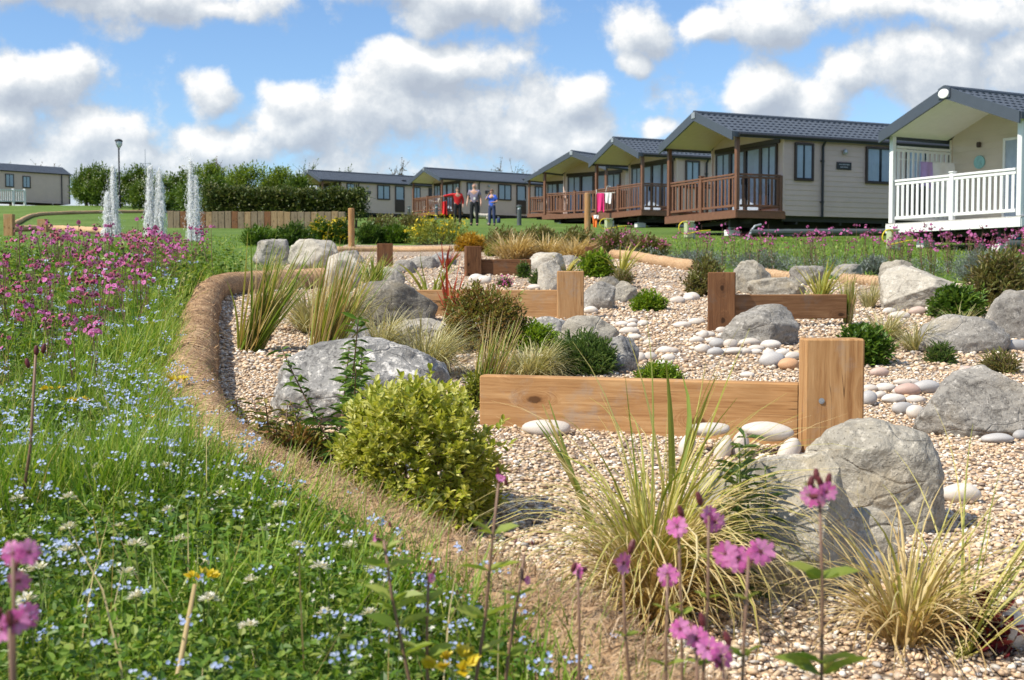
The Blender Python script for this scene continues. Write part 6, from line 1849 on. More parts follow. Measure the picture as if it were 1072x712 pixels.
def campion_single(seed, nf):
    """a whole plant about 0.45 m tall as one mesh, for the drifts further off"""
    r_ = np.random.default_rng(seed); mb = MB()
    for s_ in range(3):
        a = r_.uniform(0, 6.28); t = r_.uniform(.05, .3); L = r_.uniform(.32, .48)
        top = np.array([math.cos(a) * math.sin(t) * L, math.sin(a) * math.sin(t) * L, L * math.cos(t)])
        mb.tube([(0, 0, 0), top * .5 + r_.normal(0, .008, 3), top], [.003, .0025, .0018], 4, mi=1)
        for f in (.2, .4, .6, .8):
            for q in (0, 3.14):
                az = f * 9 + q
                leaves(mb, np.array([top * f]), np.array([[math.cos(az), math.sin(az), .45]]), .055 * (1.1 - f * .6), .020, None, True, 2)
        for k in range(nf):
            u = r_.normal(size=3); u[2] = abs(u[2]) * .5 + .1; u /= np.linalg.norm(u)
            c = top + u * r_.uniform(.012, .055) + np.array([0, 0, .012])
            ax = u + np.array([-.25, -.55, .1]); ax /= np.linalg.norm(ax)
            petals(mb, c, ax, .0135, seed * 31 + k + s_ * 7, 0)
            calyx(mb, c, ax, .0135, 3)
            if k % 2: calyx(mb, c + u * .014 + np.array([0, 0, .016]), u + np.array([0, 0, .6]), .011, 3)
    return mb.mesh('campion_plant', [LM['petal'], LM['stalk'], LM['mid'], LM['calyx']])
CAMP = [campion_single(k + 3, 2 + k % 3) for k in range(7)]
def campion_drift(xy, label, group, s0=.8, s1=1.15, prefix='red_campion'):
    for i, (x, y) in enumerate(xy):
        o = bpy.data.objects.new(prefix, CAMP[random.randrange(7)]); COL.objects.link(o)
        o.location = (x, y, Hs(x, y)); s_ = random.uniform(s0, s1) * (1.25 if y > 9 else 1.0); o.scale = (s_, s_, s_ * random.uniform(.85, 1.1))
        o.rotation_euler = (0, 0, random.uniform(0, 6.28))
        tag(o, label, 'campion plant', group)
pts = []
while len(pts) < 115:
    y = random.uniform(5.2, 13.2); x = random.uniform(-.45 * y - .2, float(xl(y)) - .25)
    if mnoise.noise(Vector((x * .7, y * .45, 2.0))) > -.22 or random.random() < .2: pts.append((x, y))
campion_drift(pts, 'pink red campion plant in the drift left of the coir roll', 'red campion drift in the meadow', .75, 1.05)
pts = []
while len(pts) < 14:
    y = random.uniform(4.3, 6.2); x = random.uniform(-.45 * y, float(xl(y)) - .4); pts.append((x, y))
pts += [(random.uniform(-2.9, -2.45) - .05 * k, 9.5 + .22 * k) for k in range(12)]
for k in range(26):
    b_ = random.uniform(7.6, 12.6); pts.append((float(xl(b_)) - random.uniform(.3, 1.5), b_))
pts = [(min(a_, float(xl(b_)) - .3), b_) for a_, b_ in pts]
campion_drift(pts, 'scattered pink campion at the edge of the main meadow drift', 'scattered campions in the meadow', .55, .8)
pts = []
for i in range(260):
    t = random.random()
    ex = 1.9 + t * 8.2; ey = float(np.interp(ex, [1.7, 2.2, 3.17, 4.1, 6.6, 8.5, 10.5], [20.8, 17.6, 15.2, 14.6, 13.9, 12.8, 11.5])) + random.uniform(.35, 2.3)
    if mnoise.noise(Vector((ex * 1.1, ey * .6, 7.0))) > -.25: pts.append((ex, ey))
campion_drift(pts[:165], 'pink red campion plant in the strip between gravel and caravan lawn', 'red campion strip below the caravans', .65, 1.05)
# low greenery under the right strip
mb = MB()
N = 9000
ex = 1.6 + rng.random(N) * 9; ey = np.interp(ex, [1.7, 2.2, 3.17, 4.1, 6.6, 8.5, 10.5], [20.8, 17.6, 15.2, 14.6, 13.9, 12.8, 11.5]) + rng.uniform(.15, 2.5, N)
D = unit(N, .0)
leaves(mb, np.stack([ex, ey, H(ex, ey) + .17 * rng.random(N) ** 1.4], -1), D, .06 * rng.uniform(.5, 1.3, N), .014, None, True)
tag(mb.build('strip_ground_cover', LM['lavender']), kind='stuff')

def campion_near(px, py, d, label, flowers, leafpairs, tilt_px=0, r=.0125, stalk_r=.0022, seed=1, bud=0, foot=None):
    """foreground campion: head at a photograph pixel at distance d, foot on the ground below"""
    hd = at(px, py, d)
    fx = at(px + tilt_px, 712, d).x
    base = gnd(fx, d if foot is None else foot)
    r_ = np.random.default_rng(seed)
    root = empty('red_campion', base); tag(root, label, 'campion plant', 'red campions in the foreground')
    top = hd - base
    P = [Vector((0, 0, 0))] + [top * f + Vector((.012 * math.sin(f * 5 + seed), .01 * math.sin(f * 4), 0)) * (1 - f) for f in (.2, .4, .6, .8)] + [top]
    st = MB(); st.tube(P, np.linspace(stalk_r * 1.15, stalk_r * .75, 6), 8); so = st.build('stem', LM['stalk'], root, smooth=True)
    fo = MB()
    for f, ln in leafpairs:
        if f > 2: f = max(.02, 1 - (f - py) * d / FPX / top.z)
        i = min(int(f * 5), 4); q = P[i].lerp(P[i + 1], f * 5 - i)
        a0 = r_.uniform(-.5, .5)
        for s_ in (0, math.pi):
            for rep in (0, 1):
                a = a0 + s_ + rep * .5
                leaves(fo, np.array([list(q)]), np.array([[math.cos(a), math.sin(a) * .8, r_.uniform(.25, .6)]]), ln * (.8 if rep == 0 else .45), ln * .34, np.array([r_.normal(0, .5)]))
    fo.build('leaves', LM['campleaf'], so)
    for k, (ox, oy, ax) in enumerate(flowers):      # offsets in metres from the head
        c = top + Vector((ox, r_.uniform(-.01, .01), oy))
        ax = Vector(ax).normalized()
        fb = MB(); petals(fb, c, ax, r * r_.uniform(.92, 1.08), seed * 17 + k); fo_ = fb.build('flower', LM['petal'], root)
        cb = MB(); calyx(cb, c, ax, r); cb.tube([c - ax * r * 1.3, (c - ax * r * 1.6).lerp(top, .5), top - Vector((0, 0, .012))], .0011, 6); cb.build('calyx', LM['calyx'], fo_)
    for k in range(bud):
        c = top + Vector((r_.uniform(-.012, .012), r_.uniform(-.01, .01), r_.uniform(.0, .018)))
        cb = MB(); ax = Vector((r_.uniform(-.5, .5), r_.uniform(-.5, .2), 1)); calyx(cb, c + ax.normalized() * r * .8, ax, r * .95); cb.build('bud', LM['calyx'], root)
    return root
F_ = (-.15, -1, .25)
campion_near(858, 515, 1.25, 'tall campion with dark buds, in front of the two big foreground boulders', [(-.010, -.004, (-.6, -.8, -.1)), (.006, .001, (.1, -1, .2)), (.000, -.002, (.8, -.6, .2))], [(514, .024), (522, .022), (608, .052), (700, .05), (712, .07)], tilt_px=22, r=.0105, seed=2, bud=5)
campion_near(742, 540, 1.35, 'campion head left of the tall one, in front of the spurge', [(.002, 0, (.5, -.8, .3)), (.008, -.008, (.4, -1, .1))], [(585, .014), (628, .022), (700, .03)], tilt_px=-10, r=.0125, seed=3, bud=1)
campion_near(710, 550, 1.38, 'small campion head just left of the one before the spurge', [(-.002, 0, (-.5, -.9, .3))], [(575, .012), (645, .022)], tilt_px=6, r=.012, seed=4, bud=1)
campion_near(784, 582, 1.2, 'bright campion pair with two wide open flowers', [(-.010, -.004, F_), (.012, .004, (.2, -1, .3)), (-.022, .0, (-.5, -1, .1))], [(628, .020), (690, .03)], tilt_px=-30, r=.0145, seed=5)
campion_near(652, 588, 1.4, 'campion flower in front of the big sedge clump', [(0, 0, (.6, -.8, .1))], [(668, .022)], tilt_px=18, r=.0135, seed=6, bud=1)
campion_near(699, 602, 1.32, 'campion flower right of the one before the big sedge', [(0, 0, F_)], [(640, .024), (700, .03)], tilt_px=4, r=.0115, seed=7)
campion_near(605, 597, 1.42, 'half closed campion at the left edge of the sedge clump', [(0, 0, (-.8, -.5, .0))], [(.4, .03)], tilt_px=14, r=.010, seed=8, bud=1)
campion_near(729, 668, 1.22, 'low campion below the bright pair', [(0, 0, F_), (-.018, .012, (-.3, -.9, .2))], [(.5, .03)], tilt_px=4, r=.0115, seed=9, bud=2)
campion_near(757, 690, 1.18, 'lowest campion at the bottom of the bright pair', [(0, 0, (.3, -1, .2)), (-.016, .012, (.1, -1, .5))], [(.6, .035)], tilt_px=2, r=.0115, seed=10, bud=1)
campion_near(522, 506, 1.45, 'tall campion with a single pink bud beside the front bush', [(.003, .006, (.35, -.5, .8))], [(560, .045), (600, .05), (650, .05), (690, .05)], tilt_px=-45, r=.0075, seed=11, bud=2)
campion_near(402, 566, 1.4, 'leafy campion with small pink tip in front of the front bush', [(-.012, 0, (-1, -.3, .2))], [(575, .03), (596, .045), (630, .05), (660, .055), (690, .055), (640, .04)], tilt_px=46, r=.006, seed=12, bud=1)
campion_near(449, 600, 1.42, 'short campion with a closed bud right of the leafy one', [(.004, -.004, (.6, -.6, .1))], [(630, .035), (655, .04), (690, .05)], tilt_px=-2, r=.006, seed=13, bud=2)
campion_near(549, 580, 1.48, 'thin campion with dark closed bud left of the sedge', [(.004, -.035, (.7, -.6, .1))], [(625, .03), (655, .035), (690, .04)], tilt_px=-34, r=.006, seed=14, bud=2)
campion_near(14, 585, .95, 'blurred bright pink campion at the left edge, upper flowers', [(-.004, .002, F_), (.010, .004, (.5, -.9, .3)), (.0, -.020, (.4, -1, -.1))], [(.6, .03)], tilt_px=-6, r=.0095, seed=15)
campion_near(10, 652, .92, 'blurred magenta campion at the left edge, lower flowers', [(.004, .0, (.3, -1, .3)), (-.008, -.006, F_), (.010, .003, (.6, -.8, .2))], [(.5, .03)], tilt_px=-4, r=.0095, seed=16, bud=2)

# tall seed stalk at the left and dry stalk at the lower left
p = at(38, 362, 2.6); b_ = gnd(at(14, 430, 2.6).x, 2.6)
mb = MB(); mb.tube([b_, b_.lerp(p, .5) + Vector((.01, 0, 0)), p], [.004, .0035, .003], 7, mi=0)
for (dx, dz) in ((0, 0), (-.022, -.028), (.018, .004)):
    calyx(mb, p + Vector((dx, 0, dz)), (dx * 10, 0, 1), .016, 1)
tag(mb.build('seed_stalk', [LM['stalk'], LM['calyx']], loc=b_, smooth=True), 'brown budded stalk standing over the left meadow', 'flower stalk')
p = at(204, 612, 1.7); b_ = at(160, 716, 1.55); b_.z = Hs(b_.x, b_.y)
mb = MB(); mb.tube([b_, b_.lerp(p, .5) + Vector((.004, 0, .004)), p], [.005, .0042, .003], 7)
tag(mb.build('dry_stalk', LM['straw'], loc=b_, smooth=True), 'pale dry stalk leaning across the lower left meadow', 'dry stalk')

# ------------------------------------------------------------------ hedge and trees at the back
def hedge():
    a = at(212, 222, 48.5); b = at(380, 222, 46.2)
    zt_a, zt_b = at(212, 196, 48.5).z, at(380, 200, 46.2).z
    base = gnd(a.x, a.y); root = empty('clipped_hedge', base); tag(root, 'dense dark clipped hedge above the timber palisade', 'hedge')
    mb = MB(); N = 5200
    t = rng.random(N); dep = rng.uniform(0, 1.3, N)
    zt_ = zt_a + (zt_b - zt_a) * t + .12 * np.sin(t * 40) * rng.random(N) + .16 * np.array([mnoise.noise(Vector((v * 14, 0, 0))) for v in t])
    x = a.x + (b.x - a.x) * t; y = a.y + (b.y - a.y) * t + dep
    zb = H(x, y) + .35
    u = rng.random(N) ** .8; z = zb + (zt_ - zb) * u
    bul = rng.normal(0, .10, N)
    D = unit(N, -.3)
    for k in range(4):
        leaves(mb, np.stack([x + rng.normal(0, .12, N), y + bul + rng.normal(0, .10, N), z + rng.normal(0, .08, N)], -1), unit(N, -.3), .17 * rng.uniform(.6, 1.3, N), .085, None, True)
    o = mb.build('foliage', LM['hedge'], root, loc=base); o.location = (0, 0, 0)
    for k in range(9):
        f = (k + .5) / 9; g_ = gnd(a.x + (b.x - a.x) * f, a.y + (b.y - a.y) * f + .6) - base
        tb = MB(); tb.tube([g_ - Vector((0, 0, .1)), g_ + Vector((.05, 0, .7)), g_ + Vector((-.05, .1, 1.5))], [.05, .04, .02], 6); tb.build('trunk', LM['wood'], root)
hedge()
def tree(x0, y0, x1, d, label, m='tree', n=420, leaf=.22, clumps=7, trunk=.30, sparse=False, group='trees and bushes on the skyline', name='background_tree', seed=1, white=0, y1=None):
    r_ = np.random.default_rng(seed)
    cx = (x0 + x1) / 2; q = at(cx, y0, d); g_ = gnd(q.x, d)
    Wd = (x1 - x0) / FPX * d; h = q.z - g_.z
    root = empty(name, g_); tag(root, label, 'tree' if trunk > .12 else 'bush', group)
    st = MB(); mb = MB()
    tips = []
    th = h * (.35 if trunk > .12 else .12)
    tr_ = .045 * h if trunk > .12 else .03 * h
    st.tube([(0, 0, -.2), (r_.normal(0, .05), 0, th * .5), (r_.normal(0, .1), 0, th), (r_.normal(0, .15), 0, h * .62)], [tr_, tr_ * .8, tr_ * .6, tr_ * .2], 7)
    for k in range(clumps):
        a = k * 2.4 + r_.uniform(-.4, .4); rr = Wd / 2 * r_.uniform(.2, .72); zz = h * (r_.uniform(.38, .86) if trunk > .12 else (.16 + .68 * ((k * .618) % 1)))
        c = Vector((rr * math.cos(a), rr * math.sin(a) * .8, zz)); tips.append(c)
        s0 = Vector((0, 0, th * r_.uniform(.6, 1.2)))
        st.tube([s0, s0.lerp(c, .5) + Vector((0, 0, -.03 * h)), c], [tr_ * .35, tr_ * .22, tr_ * .06], 5)
        if sparse:
            for j in range(9):
                e = c + Vector(r_.normal(0, 1, 3)) * Wd * .13 + Vector((0, 0, abs(r_.normal(0, .10)) * h)); st.tube([c, e], [tr_ * .08, tr_ * .03], 4)
                mm = 9; P = np.array(c)[None] + (np.array(e) - np.array(c))[None] * r_.random((mm, 1)) * 1.05
                leaves(mb, P, unit(mm, -.2), leaf * r_.uniform(.5, 1.0, mm), leaf * .5, None, True)
        else:
            rad = (Wd * r_.uniform(.20, .32), Wd * r_.uniform(.20, .32), h * r_.uniform(.14, .22))
            sprigs(mb, n // clumps, c, rad, 4, leaf, leaf * .55, 1.0, .35, .45, -.9, .25, leaf * 1.6, True, 0, seed + k)
    if not sparse:
        c = Vector((0, 0, h * (.55 if trunk > .12 else .46))); sprigs(mb, n // 2, c, (Wd * .40, Wd * .36, h * (.43 if trunk > .12 else .46)), 4, leaf, leaf * .55, 1.0, .35, .35, -.9, .3, leaf * 1.6, True, 0, seed + 50)
    mb.build('crown', LM[m], root); st.build('trunk', LM['bark'], root)
    if white:
        wb = MB(); U_ = unit(white, -.2); P = np.array((0, -Wd * .05, h * .5)) + U_ * np.array((Wd * .46, Wd * .42, h * .45))
        for k in range(3): leaves(wb, P + r_.normal(0, .12, P.shape), unit(white, -.2), .13, .1, None, True)
        wb.build('blossom', LM['blossom'], root)
    return root
BUSH = [(70, 170, 112, 100, 'bush left of the left fountain jet, behind white blossom', 'tree', .1, 0), (88, 176, 128, 92, 'dark bush behind the left fountain jet with white blossom', 'tree', .1, 60), (118, 172, 158, 96, 'bush between the left and middle fountain jets', 'tree', .1, 0),
        (128, 184, 182, 84, 'low bush with white blossom behind the middle fountain jets', 'tree', .1, 80), (168, 172, 214, 90, 'bush between the middle and right fountain jets', 'tree', .1, 30), (196, 168, 240, 86, 'bright bush behind the right fountain jet', 'treelight', .1, 0),
        (226, 168, 276, 84, 'tallest bright green bush behind the left half of the hedge', 'treelight', .1, 0), (262, 172, 312, 88, 'bright green bush behind the middle of the hedge', 'treelight', .1, 0), (288, 180, 330, 80, 'green bush behind the right half of the hedge', 'tree', .1, 0), (186, 182, 236, 70, 'dark low bush between the right jet and the hedge', 'tree', .1, 20)]
for i, (x0, y0, x1, d, lb, m, tk, wh) in enumerate(BUSH):
    tree(x0, y0, x1, d, lb, m, 1000, .26, 9, tk, seed=100 + i, white=wh, name='background_bush')
BUSH2 = [(72, 184, 106, 104, 'low green bush at left end of the bushes by the far caravan', 'treelight', .1, 20), (98, 184, 136, 98, 'low bush just behind the left fountain jet', 'tree', .1, 40), (140, 182, 188, 92, 'low bush behind the gap between the fountain jets', 'treelight', .1, 10), (176, 186, 220, 76, 'low bush right of the right fountain jet', 'tree', .1, 0)]
for i, (x0, y0, x1, d, lb, m, tk, wh) in enumerate(BUSH2):
    tree(x0, y0, x1, d, lb, m, 900, .26, 9, tk, seed=130 + i, white=wh, name='background_bush')
SKY = [(26, 166, 64, 135, 'sparse bare tree behind the far left caravan', 'twig'), (212, 166, 240, 100, 'thin bare tree behind the right fountain jet', 'twig'), (300, 166, 342, 125, 'airy tree rising behind the right end of the hedge', 'tree'), (346, 173, 374, 130, 'small dark tree above the roof of the half hidden caravan', 'tree'),
       (408, 170, 434, 130, 'bare tree between the two left hand caravans', 'twig'), (392, 178, 414, 135, 'low bare tree left of the gap between the left hand caravans', 'twig'), (428, 180, 446, 128, 'dark round tree just left of the people caravan roof', 'tree'), (500, 172, 548, 135, 'wide bare tree behind the people caravan', 'twig'),
       (478, 176, 504, 140, 'faint bare tree left of the wide bare one', 'twig'), (540, 176, 566, 140, 'bare tree left of the back row caravans', 'twig'), (2, 172, 20, 140, 'tiny tree at the far left skyline', 'tree'), (552, 180, 572, 132, 'small dark tree tucked left of the back caravan roof', 'tree')]
for i, (x0, y0, x1, d, lb, m) in enumerate(SKY):
    tree(x0, y0, x1, d, lb, m, 500, .26, 8 if m == 'twig' else 7, .3, sparse=True, seed=200 + i)

# ------------------------------------------------------------------ fountain
def watermat():
    m, n, b = newmat('aerated water')
    b.inputs['Base Color'].default_value = (.97, .98, 1, 1)
    b.inputs['Roughness'].default_value = .35
    b.inputs['Transmission Weight'].default_value = .0
    tr = n.n('ShaderNodeBsdfTransparent', ins={0: (1, 1, 1, 1)})
    mx = n.n('ShaderNodeMixShader', ins={0: .50, 1: b.outputs[0], 2: tr.outputs[0]})
    m.node_tree.links.new(mx.outputs[0], m.node_tree.nodes['Material Output'].inputs[0])
    return m
WATER = watermat()
def jet(px, ytop, ybase, d, label, w=.32, seed=1, strands=((0, 1.0),)):
    r_ = np.random.default_rng(seed)
    top = at(px, ytop, d); base = gnd(top.x, d); h = top.z - base.z
    root = empty('fountain_jet', base); tag(root, label, 'fountain jet', 'jets of the lawn fountain')
    for (ox, hf) in strands:
        hh = h * hf
        # rising column: ragged tube
        n_, k = 60, 12
        zz = np.linspace(0, hh, n_); aa = np.linspace(0, 6.283, k, endpoint=False)
        off = r_.uniform(0, 50)
        rad = np.array([[max(.012, (.030 * (1 - z / hh) ** .35 + .010) * (1 + 1.2 * mnoise.noise(Vector((math.cos(a) * 1.6, math.sin(a) * 1.6, z * 3.2 + off))))) for a in aa] for z in zz])
        sway = np.array([.05 * mnoise.noise(Vector((z * 1.2, off, 3))) for z in zz])
        X = np.stack([ox + sway[:, None] + rad * np.cos(aa), rad * np.sin(aa), np.repeat(zz[:, None], k, 1)], -1)
        mb = MB(); I = np.arange(n_ * k).reshape(n_, k); J = np.roll(I, -1, 1)
        mb.add(X.reshape(-1, 3), np.stack([I[:-1], J[:-1], J[1:], I[1:]], -1).reshape(-1, 4))
        mb.build('water_column', WATER, root, smooth=True)
        # drops thrown along many separate arcs
        Ks = 120; per = 190
        hm = hh * (1 - .82 * r_.random(Ks) ** 1.25); az_ = r_.uniform(0, 6.283, Ks)
        dr_ = w * (.04 + .22 * r_.random(Ks) ** 2 + .50 * (1 - hm / hh) ** .8 * r_.random(Ks) ** 1.6)
        pulses = r_.uniform(.10, 1.0, (Ks, 7))         # water comes in lumps along each arc
        t = np.clip(pulses[np.arange(Ks)[:, None], r_.integers(0, 7, (Ks, per))] + r_.normal(0, .035, (Ks, per)), .04, 1.02)
        z = hm[:, None] * 4 * t * (1 - t); rr = dr_[:, None] * t
        P = np.stack([ox + rr * np.cos(az_)[:, None], rr * np.sin(az_)[:, None], z], -1).reshape(-1, 3)
        N = len(P); P = P + r_.normal(0, 1, (N, 3)) * np.array([.014, .014, .03]) * np.where(r_.random((N, 1)) < .07, 5.0, 1.0); P[:, 2] = np.abs(P[:, 2])
        s_ = r_.uniform(.0025, .0078, N) ; ph = np.repeat(az_, per)
        V = np.array([(1, 0, 0), (-1, 0, 0), (0, 1, 0), (0, -1, 0), (0, 0, 1), (0, 0, -1.0)]); F = np.array([(0, 2, 4), (2, 1, 4), (1, 3, 4), (3, 0, 4), (2, 0, 5), (1, 2, 5), (3, 1, 5), (0, 3, 5)])
        ang = np.repeat(dr_, per) * .8
        Rm = np.zeros((N, 3, 3)); Rm[:, 0, 0] = s_; Rm[:, 1, 1] = s_; Rm[:, 2, 2] = s_ * r_.uniform(1, 7, N)
        Rm[:, 0, 2] = np.cos(ph) * ang * .3 * Rm[:, 2, 2]
        mb = MB(); mb.stamp(V, F, Rm, P)
        ob = mb.build('water_drops', WATER, root, smooth=True); tag(ob, kind='stuff')
    return root
jet(118, 174, 243, 33, 'left fountain jet with loose spray on its left side', .42, 1, ((.02, 1.0), (-.16, .62)))
jet(162, 175, 243, 33, 'middle fountain jets, two columns rising side by side', .52, 2, ((-.14, 1.0), (.13, .97)))
jet(200, 168, 250, 29, 'right fountain jet, narrowest and tallest', .30, 3, ((.0, 1.0), (.1, .8)))

# ------------------------------------------------------------------ people and dog
def skin_obj(name, pts, edges, rad, m, parent, sub=2):
    me = bpy.data.meshes.new(name)
    me.from_pydata([tuple(p) for p in pts], edges, [])
    me.materials.append(m)
    o = bpy.data.objects.new(name, me); COL.objects.link(o); o.parent = parent
    md = o.modifiers.new('skin', 'SKIN'); md.use_smooth_shade = True
    for i, r_ in enumerate(rad):
        sv = me.skin_vertices[0].data[i]
        sv.radius = (r_, r_) if not hasattr(r_, '__len__') else r_
        sv.use_root = (i == 0)
    o.modifiers.new('smooth', 'SUBSURF').levels = sub
    o.modifiers['smooth'].render_levels = sub
    return o
def hand(pts, edges, rad, wrist_i, fdir, side, s=1.0):
    w = Vector(pts[wrist_i]); f = Vector(fdir).normalized(); sd = Vector(side).normalized()
    pi = len(pts); pts.append(tuple(w + f * .075 * s)); rad.append((.034, .018)); edges.append((wrist_i, pi))
    for k, (o_, L) in enumerate(((-.03, .062), (-.01, .075), (.01, .070), (.03, .055))):
        a = len(pts); b_ = w + f * .09 * s + sd * o_; pts.append(tuple(b_)); rad.append(.010); edges.append((pi, a))
        pts.append(tuple(b_ + f * L * .6)); rad.append(.009); edges.append((a, a + 1))
        pts.append(tuple(b_ + f * L * .9 + f.cross(sd) * .015)); rad.append(.008); edges.append((a + 1, a + 2))
    a = len(pts); pts.append(tuple(w + f * .05 * s - sd * .045)); rad.append(.011); edges.append((wrist_i, a))
    pts.append(tuple(w + f * .085 * s - sd * .055)); rad.append(.009); edges.append((a, a + 1))
def person(px, py, rz, hgt, label, top_m, leg_m, hair_m, arms, bald=False, sleeve='long', head_turn=0.0, wide=1.0):
    """arms: for left (-x) and right (+x): (elbow, wrist, finger dir) in body coordinates, the person faces -y"""
    g_ = G(px, py); root = empty('person', g_, rz); tag(root, label, 'person', 'people standing on the lawn')
    k = hgt / 1.75
    def S(p): return tuple(np.array(p) * k)
    pts = [(0, .01, .95), (0, .02, 1.12), (0, .0, 1.32), (0, .0, 1.43), (0, -.01, 1.50), (0, -.02, 1.58), (0, -.015, 1.68)]
    rad = [(.15, .11), (.145, .105), (.165, .105), (.10, .08), .052, .082, .078]
    edges = [(0, 1), (1, 2), (2, 3), (3, 4), (4, 5), (5, 6)]
    pts_sh = []
    for sgn, (el, wr, fd) in ((-1, arms[0]), (1, arms[1])):
        i = len(pts); pts.append((sgn * .185 * wide, 0, 1.40)); rad.append(.06); edges.append((2, i))
        pts.append(el); rad.append(.044); edges.append((i, i + 1))
        pts.append(wr); rad.append(.028); edges.append((i + 1, i + 2))
        pts_sh.append((i, i + 1, i + 2))
        hand(pts, edges, rad, i + 2, fd, (0, 1, 0.0) if abs(fd[1]) < .8 else (1, 0, 0))
    legs = []
    for sgn in (-1, 1):
        i = len(pts); pts.append((sgn * .095, .01, .88)); rad.append(.088); edges.append((0, i))
        pts.append((sgn * .11, -.01, .50)); rad.append(.058); edges.append((i, i + 1))
        pts.append((sgn * .12, .03, .09)); rad.append(.038); edges.append((i + 1, i + 2))
        pts.append((sgn * .14, -.12, .035)); rad.append((.04, .028)); edges.append((i + 2, i + 3))
        legs.append((i, i + 1, i + 2, i + 3))
    rad = [r_ * k if not hasattr(r_, '__len__') else (r_[0] * k, r_[1] * k) for r_ in rad]
    body = skin_obj('body', [S(p) for p in pts], edges, rad, M['skin'], root)
    # face: nose, eyes, mouth, ears
    fb = MB(); hc = np.array((0, -.02, 1.62)) * k
    fb.prism([tuple(hc + np.array(p) * k) for p in ((-.012, -.075, -.02), (.012, -.075, -.02), (0, -.075, .03))], (0, -.02, -.008))
    for s_ in (-1, 1): fb.box(tuple(hc + np.array((s_ * .083, .0, .0)) * k), (.012, .04, .055), bev=.005)
    fb.build('nose_and_ears', M['skin'], root)
    fe = MB()
    for s_ in (-1, 1): fe.box(tuple(hc + np.array((s_ * .030, -.078, .022)) * k), (.022, .008, .009), bev=.002)
    fe.box(tuple(hc + np.array((0, -.076, -.045)) * k), (.045, .008, .010), bev=.002); fe.build('eyes_and_mouth', M['brown_frame'], root)
    # shirt
    sp = [(0, .01, .80), (0, .02, 1.08), (0, 0, 1.32), (0, 0, 1.44)]; sr = [(.165, .125), (.165, .125), (.180, .122), (.085, .075)]; se = [(0, 1), (1, 2), (2, 3)]
    for (a, b_, c) in pts_sh:
        i = len(sp); sp.append(pts[a]); sr.append(.080); se.append((2, i)); 
        if sleeve == 'long':
            sp.append(pts[b_]); sr.append(.058); se.append((i, i + 1)); sp.append(tuple(np.array(pts[b_]) * .12 + np.array(pts[c]) * .88)); sr.append(.044); se.append((i + 1, i + 2))
        else:
            sp.append(tuple(np.array(pts[a]) * .25 + np.array(pts[b_]) * .75)); sr.append(.066); se.append((i, i + 1))
    sr = [r_ * k if not hasattr(r_, '__len__') else (r_[0] * k, r_[1] * k) for r_ in sr]
    skin_obj('shirt', [S(p) for p in sp], se, sr, top_m, root)
    tp = [(0, .01, 1.08), (0, .01, .92)]; tr = [(.150, .110), (.162, .122)]; te = [(0, 1)]
    for (a, b_, c, d_) in legs:
        i = len(tp); tp += [pts[a], pts[b_], (pts[c][0], pts[c][1], .07)]; tr += [.102, .078, .066]; te += [(1, i), (i, i + 1), (i + 1, i + 2)]
    tr = [r_ * k if not hasattr(r_, '__len__') else (r_[0] * k, r_[1] * k) for r_ in tr]
    skin_obj('trousers', [S(p) for p in tp], te, tr, leg_m, root)
    for (a, b_, c, d_) in legs:
        x = pts[c][0]; skin_obj('shoe', [S((x, .06, .045)), S((x + .004, -.04, .05)), S((pts[d_][0], -.15, .035))], [(0, 1), (1, 2)], [.045 * k, .048 * k, (.042 * k, .030 * k)], M['black'], root, 1)
    # hair: cap over the back and top of the skull
    V, F = ICO[2]; V = V * np.array([.094, .104, .102]) * k + np.array([0, .0, 1.645]) * k
    keep = [f for f in F if all((V[i][2] > (1.66 if not bald else 1.62) * k and (not bald or V[i][1] > .02)) or V[i][1] > (.015) * k for i in f) and all(V[i][2] > 1.56 * k for i in f)]
    hb = MB(); hb.add(V, [list(f) for f in keep]); hb.build('hair', hair_m, root, smooth=True)
    return root
man = person(479, 235.5, R(12), 1.74, 'person in a red jumper pointing left, holding a red jacket', M['red'], M['trouser'], M['hair_grey'],
             [((-.46, -.05, 1.36), (-.72, -.08, 1.30), (-1, 0, -.1)), ((.27, .04, 1.16), (.25, -.04, .92), (0, -.1, -1))])
pr = person(496.5, 236.5, R(-8), 1.86, 'person in a grey mauve shirt and black trousers with arms hanging', M['mauve'], M['trouser'], M['hair_white'],
            [((-.26, .04, 1.15), (-.29, -.04, .92), (0, -.1, -1)), ((.26, .04, 1.15), (.29, -.04, .92), (0, -.1, -1))], bald=True, sleeve='short')
pb = person(515, 236.5, R(-18), 1.58, 'person in a bright blue top holding one hand to the mouth', M['blue'], M['jeans'], M['hair_brown'],
            [((-.28, -.10, 1.22), (-.10, -.20, 1.46), (.4, -.2, .9)), ((.27, .0, 1.14), (.10, -.20, 1.10), (-1, -.4, 0))], sleeve='short')
q = G(479, 235.5)
cloth('jacket', 'red jacket hanging from the outstretched arm of the person in red', q + Vector((-.72, -.10, 1.05)), q + Vector((-.50, -.06, 1.10)), .62, M['red'], seed=3, fold=.08)
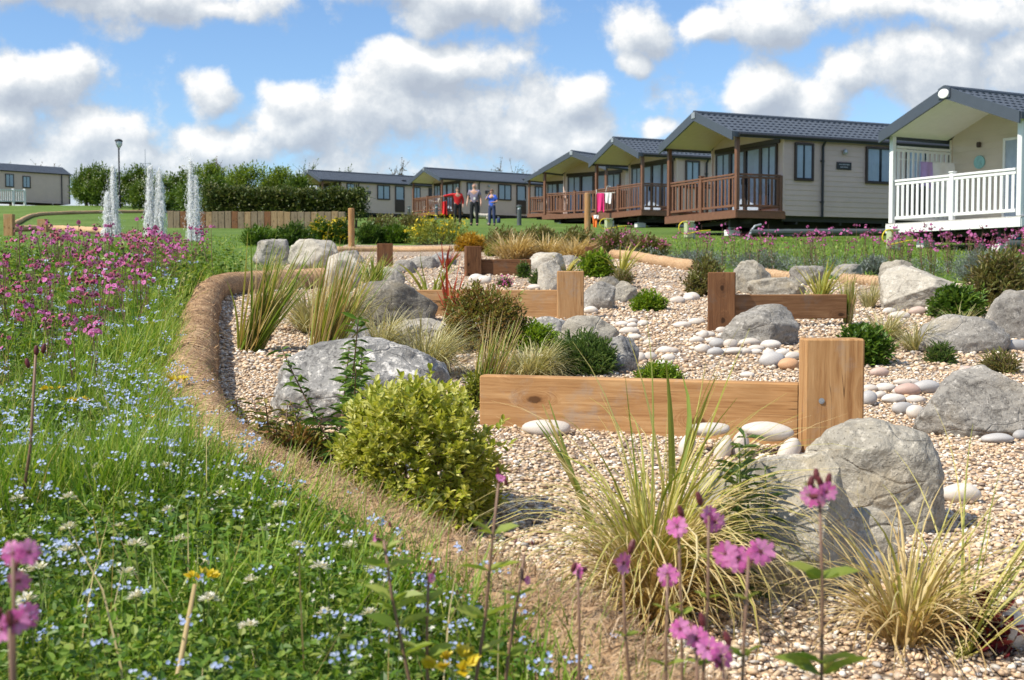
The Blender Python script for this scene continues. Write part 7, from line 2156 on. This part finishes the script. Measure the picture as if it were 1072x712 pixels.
mb = MB(); mb.box((0, 0, 0), (.075, .012, .11), bev=.003); o = mb.build('lanyard_card', M['white_paint']); q2 = G(496.5, 236.5); o.location = q2 + Vector((.01, -.16, 1.17)); tag(o, 'white card badge on the chest of the person in grey', 'badge')
def dog():
    g_ = G(505, 235); root = empty('dog', g_, R(200)); tag(root, 'small white and tan dog standing between two people', 'dog')
    # faces +x in its own frame
    pts = [(0, 0, .40), (.18, 0, .40), (.30, 0, .42), (.40, 0, .54), (.48, 0, .60), (.57, 0, .57), (.62, 0, .555), (-.14, 0, .39), (-.26, 0, .41), (-.36, 0, .52), (-.40, 0, .60)]
    rad = [.115, .125, .105, .07, .075, .045, .03, .105, .085, .022, .014]
    E = [(0, 1), (1, 2), (2, 3), (3, 4), (4, 5), (5, 6), (0, 7), (7, 8), (8, 9), (9, 10)]
    for s_ in (-1, 1):
        i = len(pts); pts += [(.26, s_ * .075, .30), (.27, s_ * .08, .16), (.25, s_ * .08, .03), (.29, s_ * .08, .02)]; rad += [.06, .036, .028, .028]; E += [(2, i), (i, i + 1), (i + 1, i + 2), (i + 2, i + 3)]
        i = len(pts); pts += [(-.20, s_ * .075, .28), (-.32, s_ * .08, .17), (-.27, s_ * .08, .03), (-.23, s_ * .08, .02)]; rad += [.068, .034, .026, .028]; E += [(8, i), (i, i + 1), (i + 1, i + 2), (i + 2, i + 3)]
        i = len(pts); pts += [(.45, s_ * .05, .66), (.44, s_ * .075, .70)]; rad += [.028, .012]; E += [(4, i), (i, i + 1)]
    skin_obj('body', pts, E, rad, M['dog'], root)
dog()
g_ = G(522, 233.5); root = empty('gas_bottle', g_); tag(root, 'small blue gas bottle by the wall right of the person in blue', 'gas bottle'); root.scale = (.6, .6, .6)
mb = MB(); mb.lathe([(.14, 0), (.16, .03), (.16, .34), (.12, .42), (.05, .44)], 16); mb.build('cylinder', M['jeans'], root, smooth=True)
mb = MB(); mb.lathe([(.03, .44), (.03, .50), (.09, .50), (.09, .53)], 10); mb.build('valve', M['steel'], root)
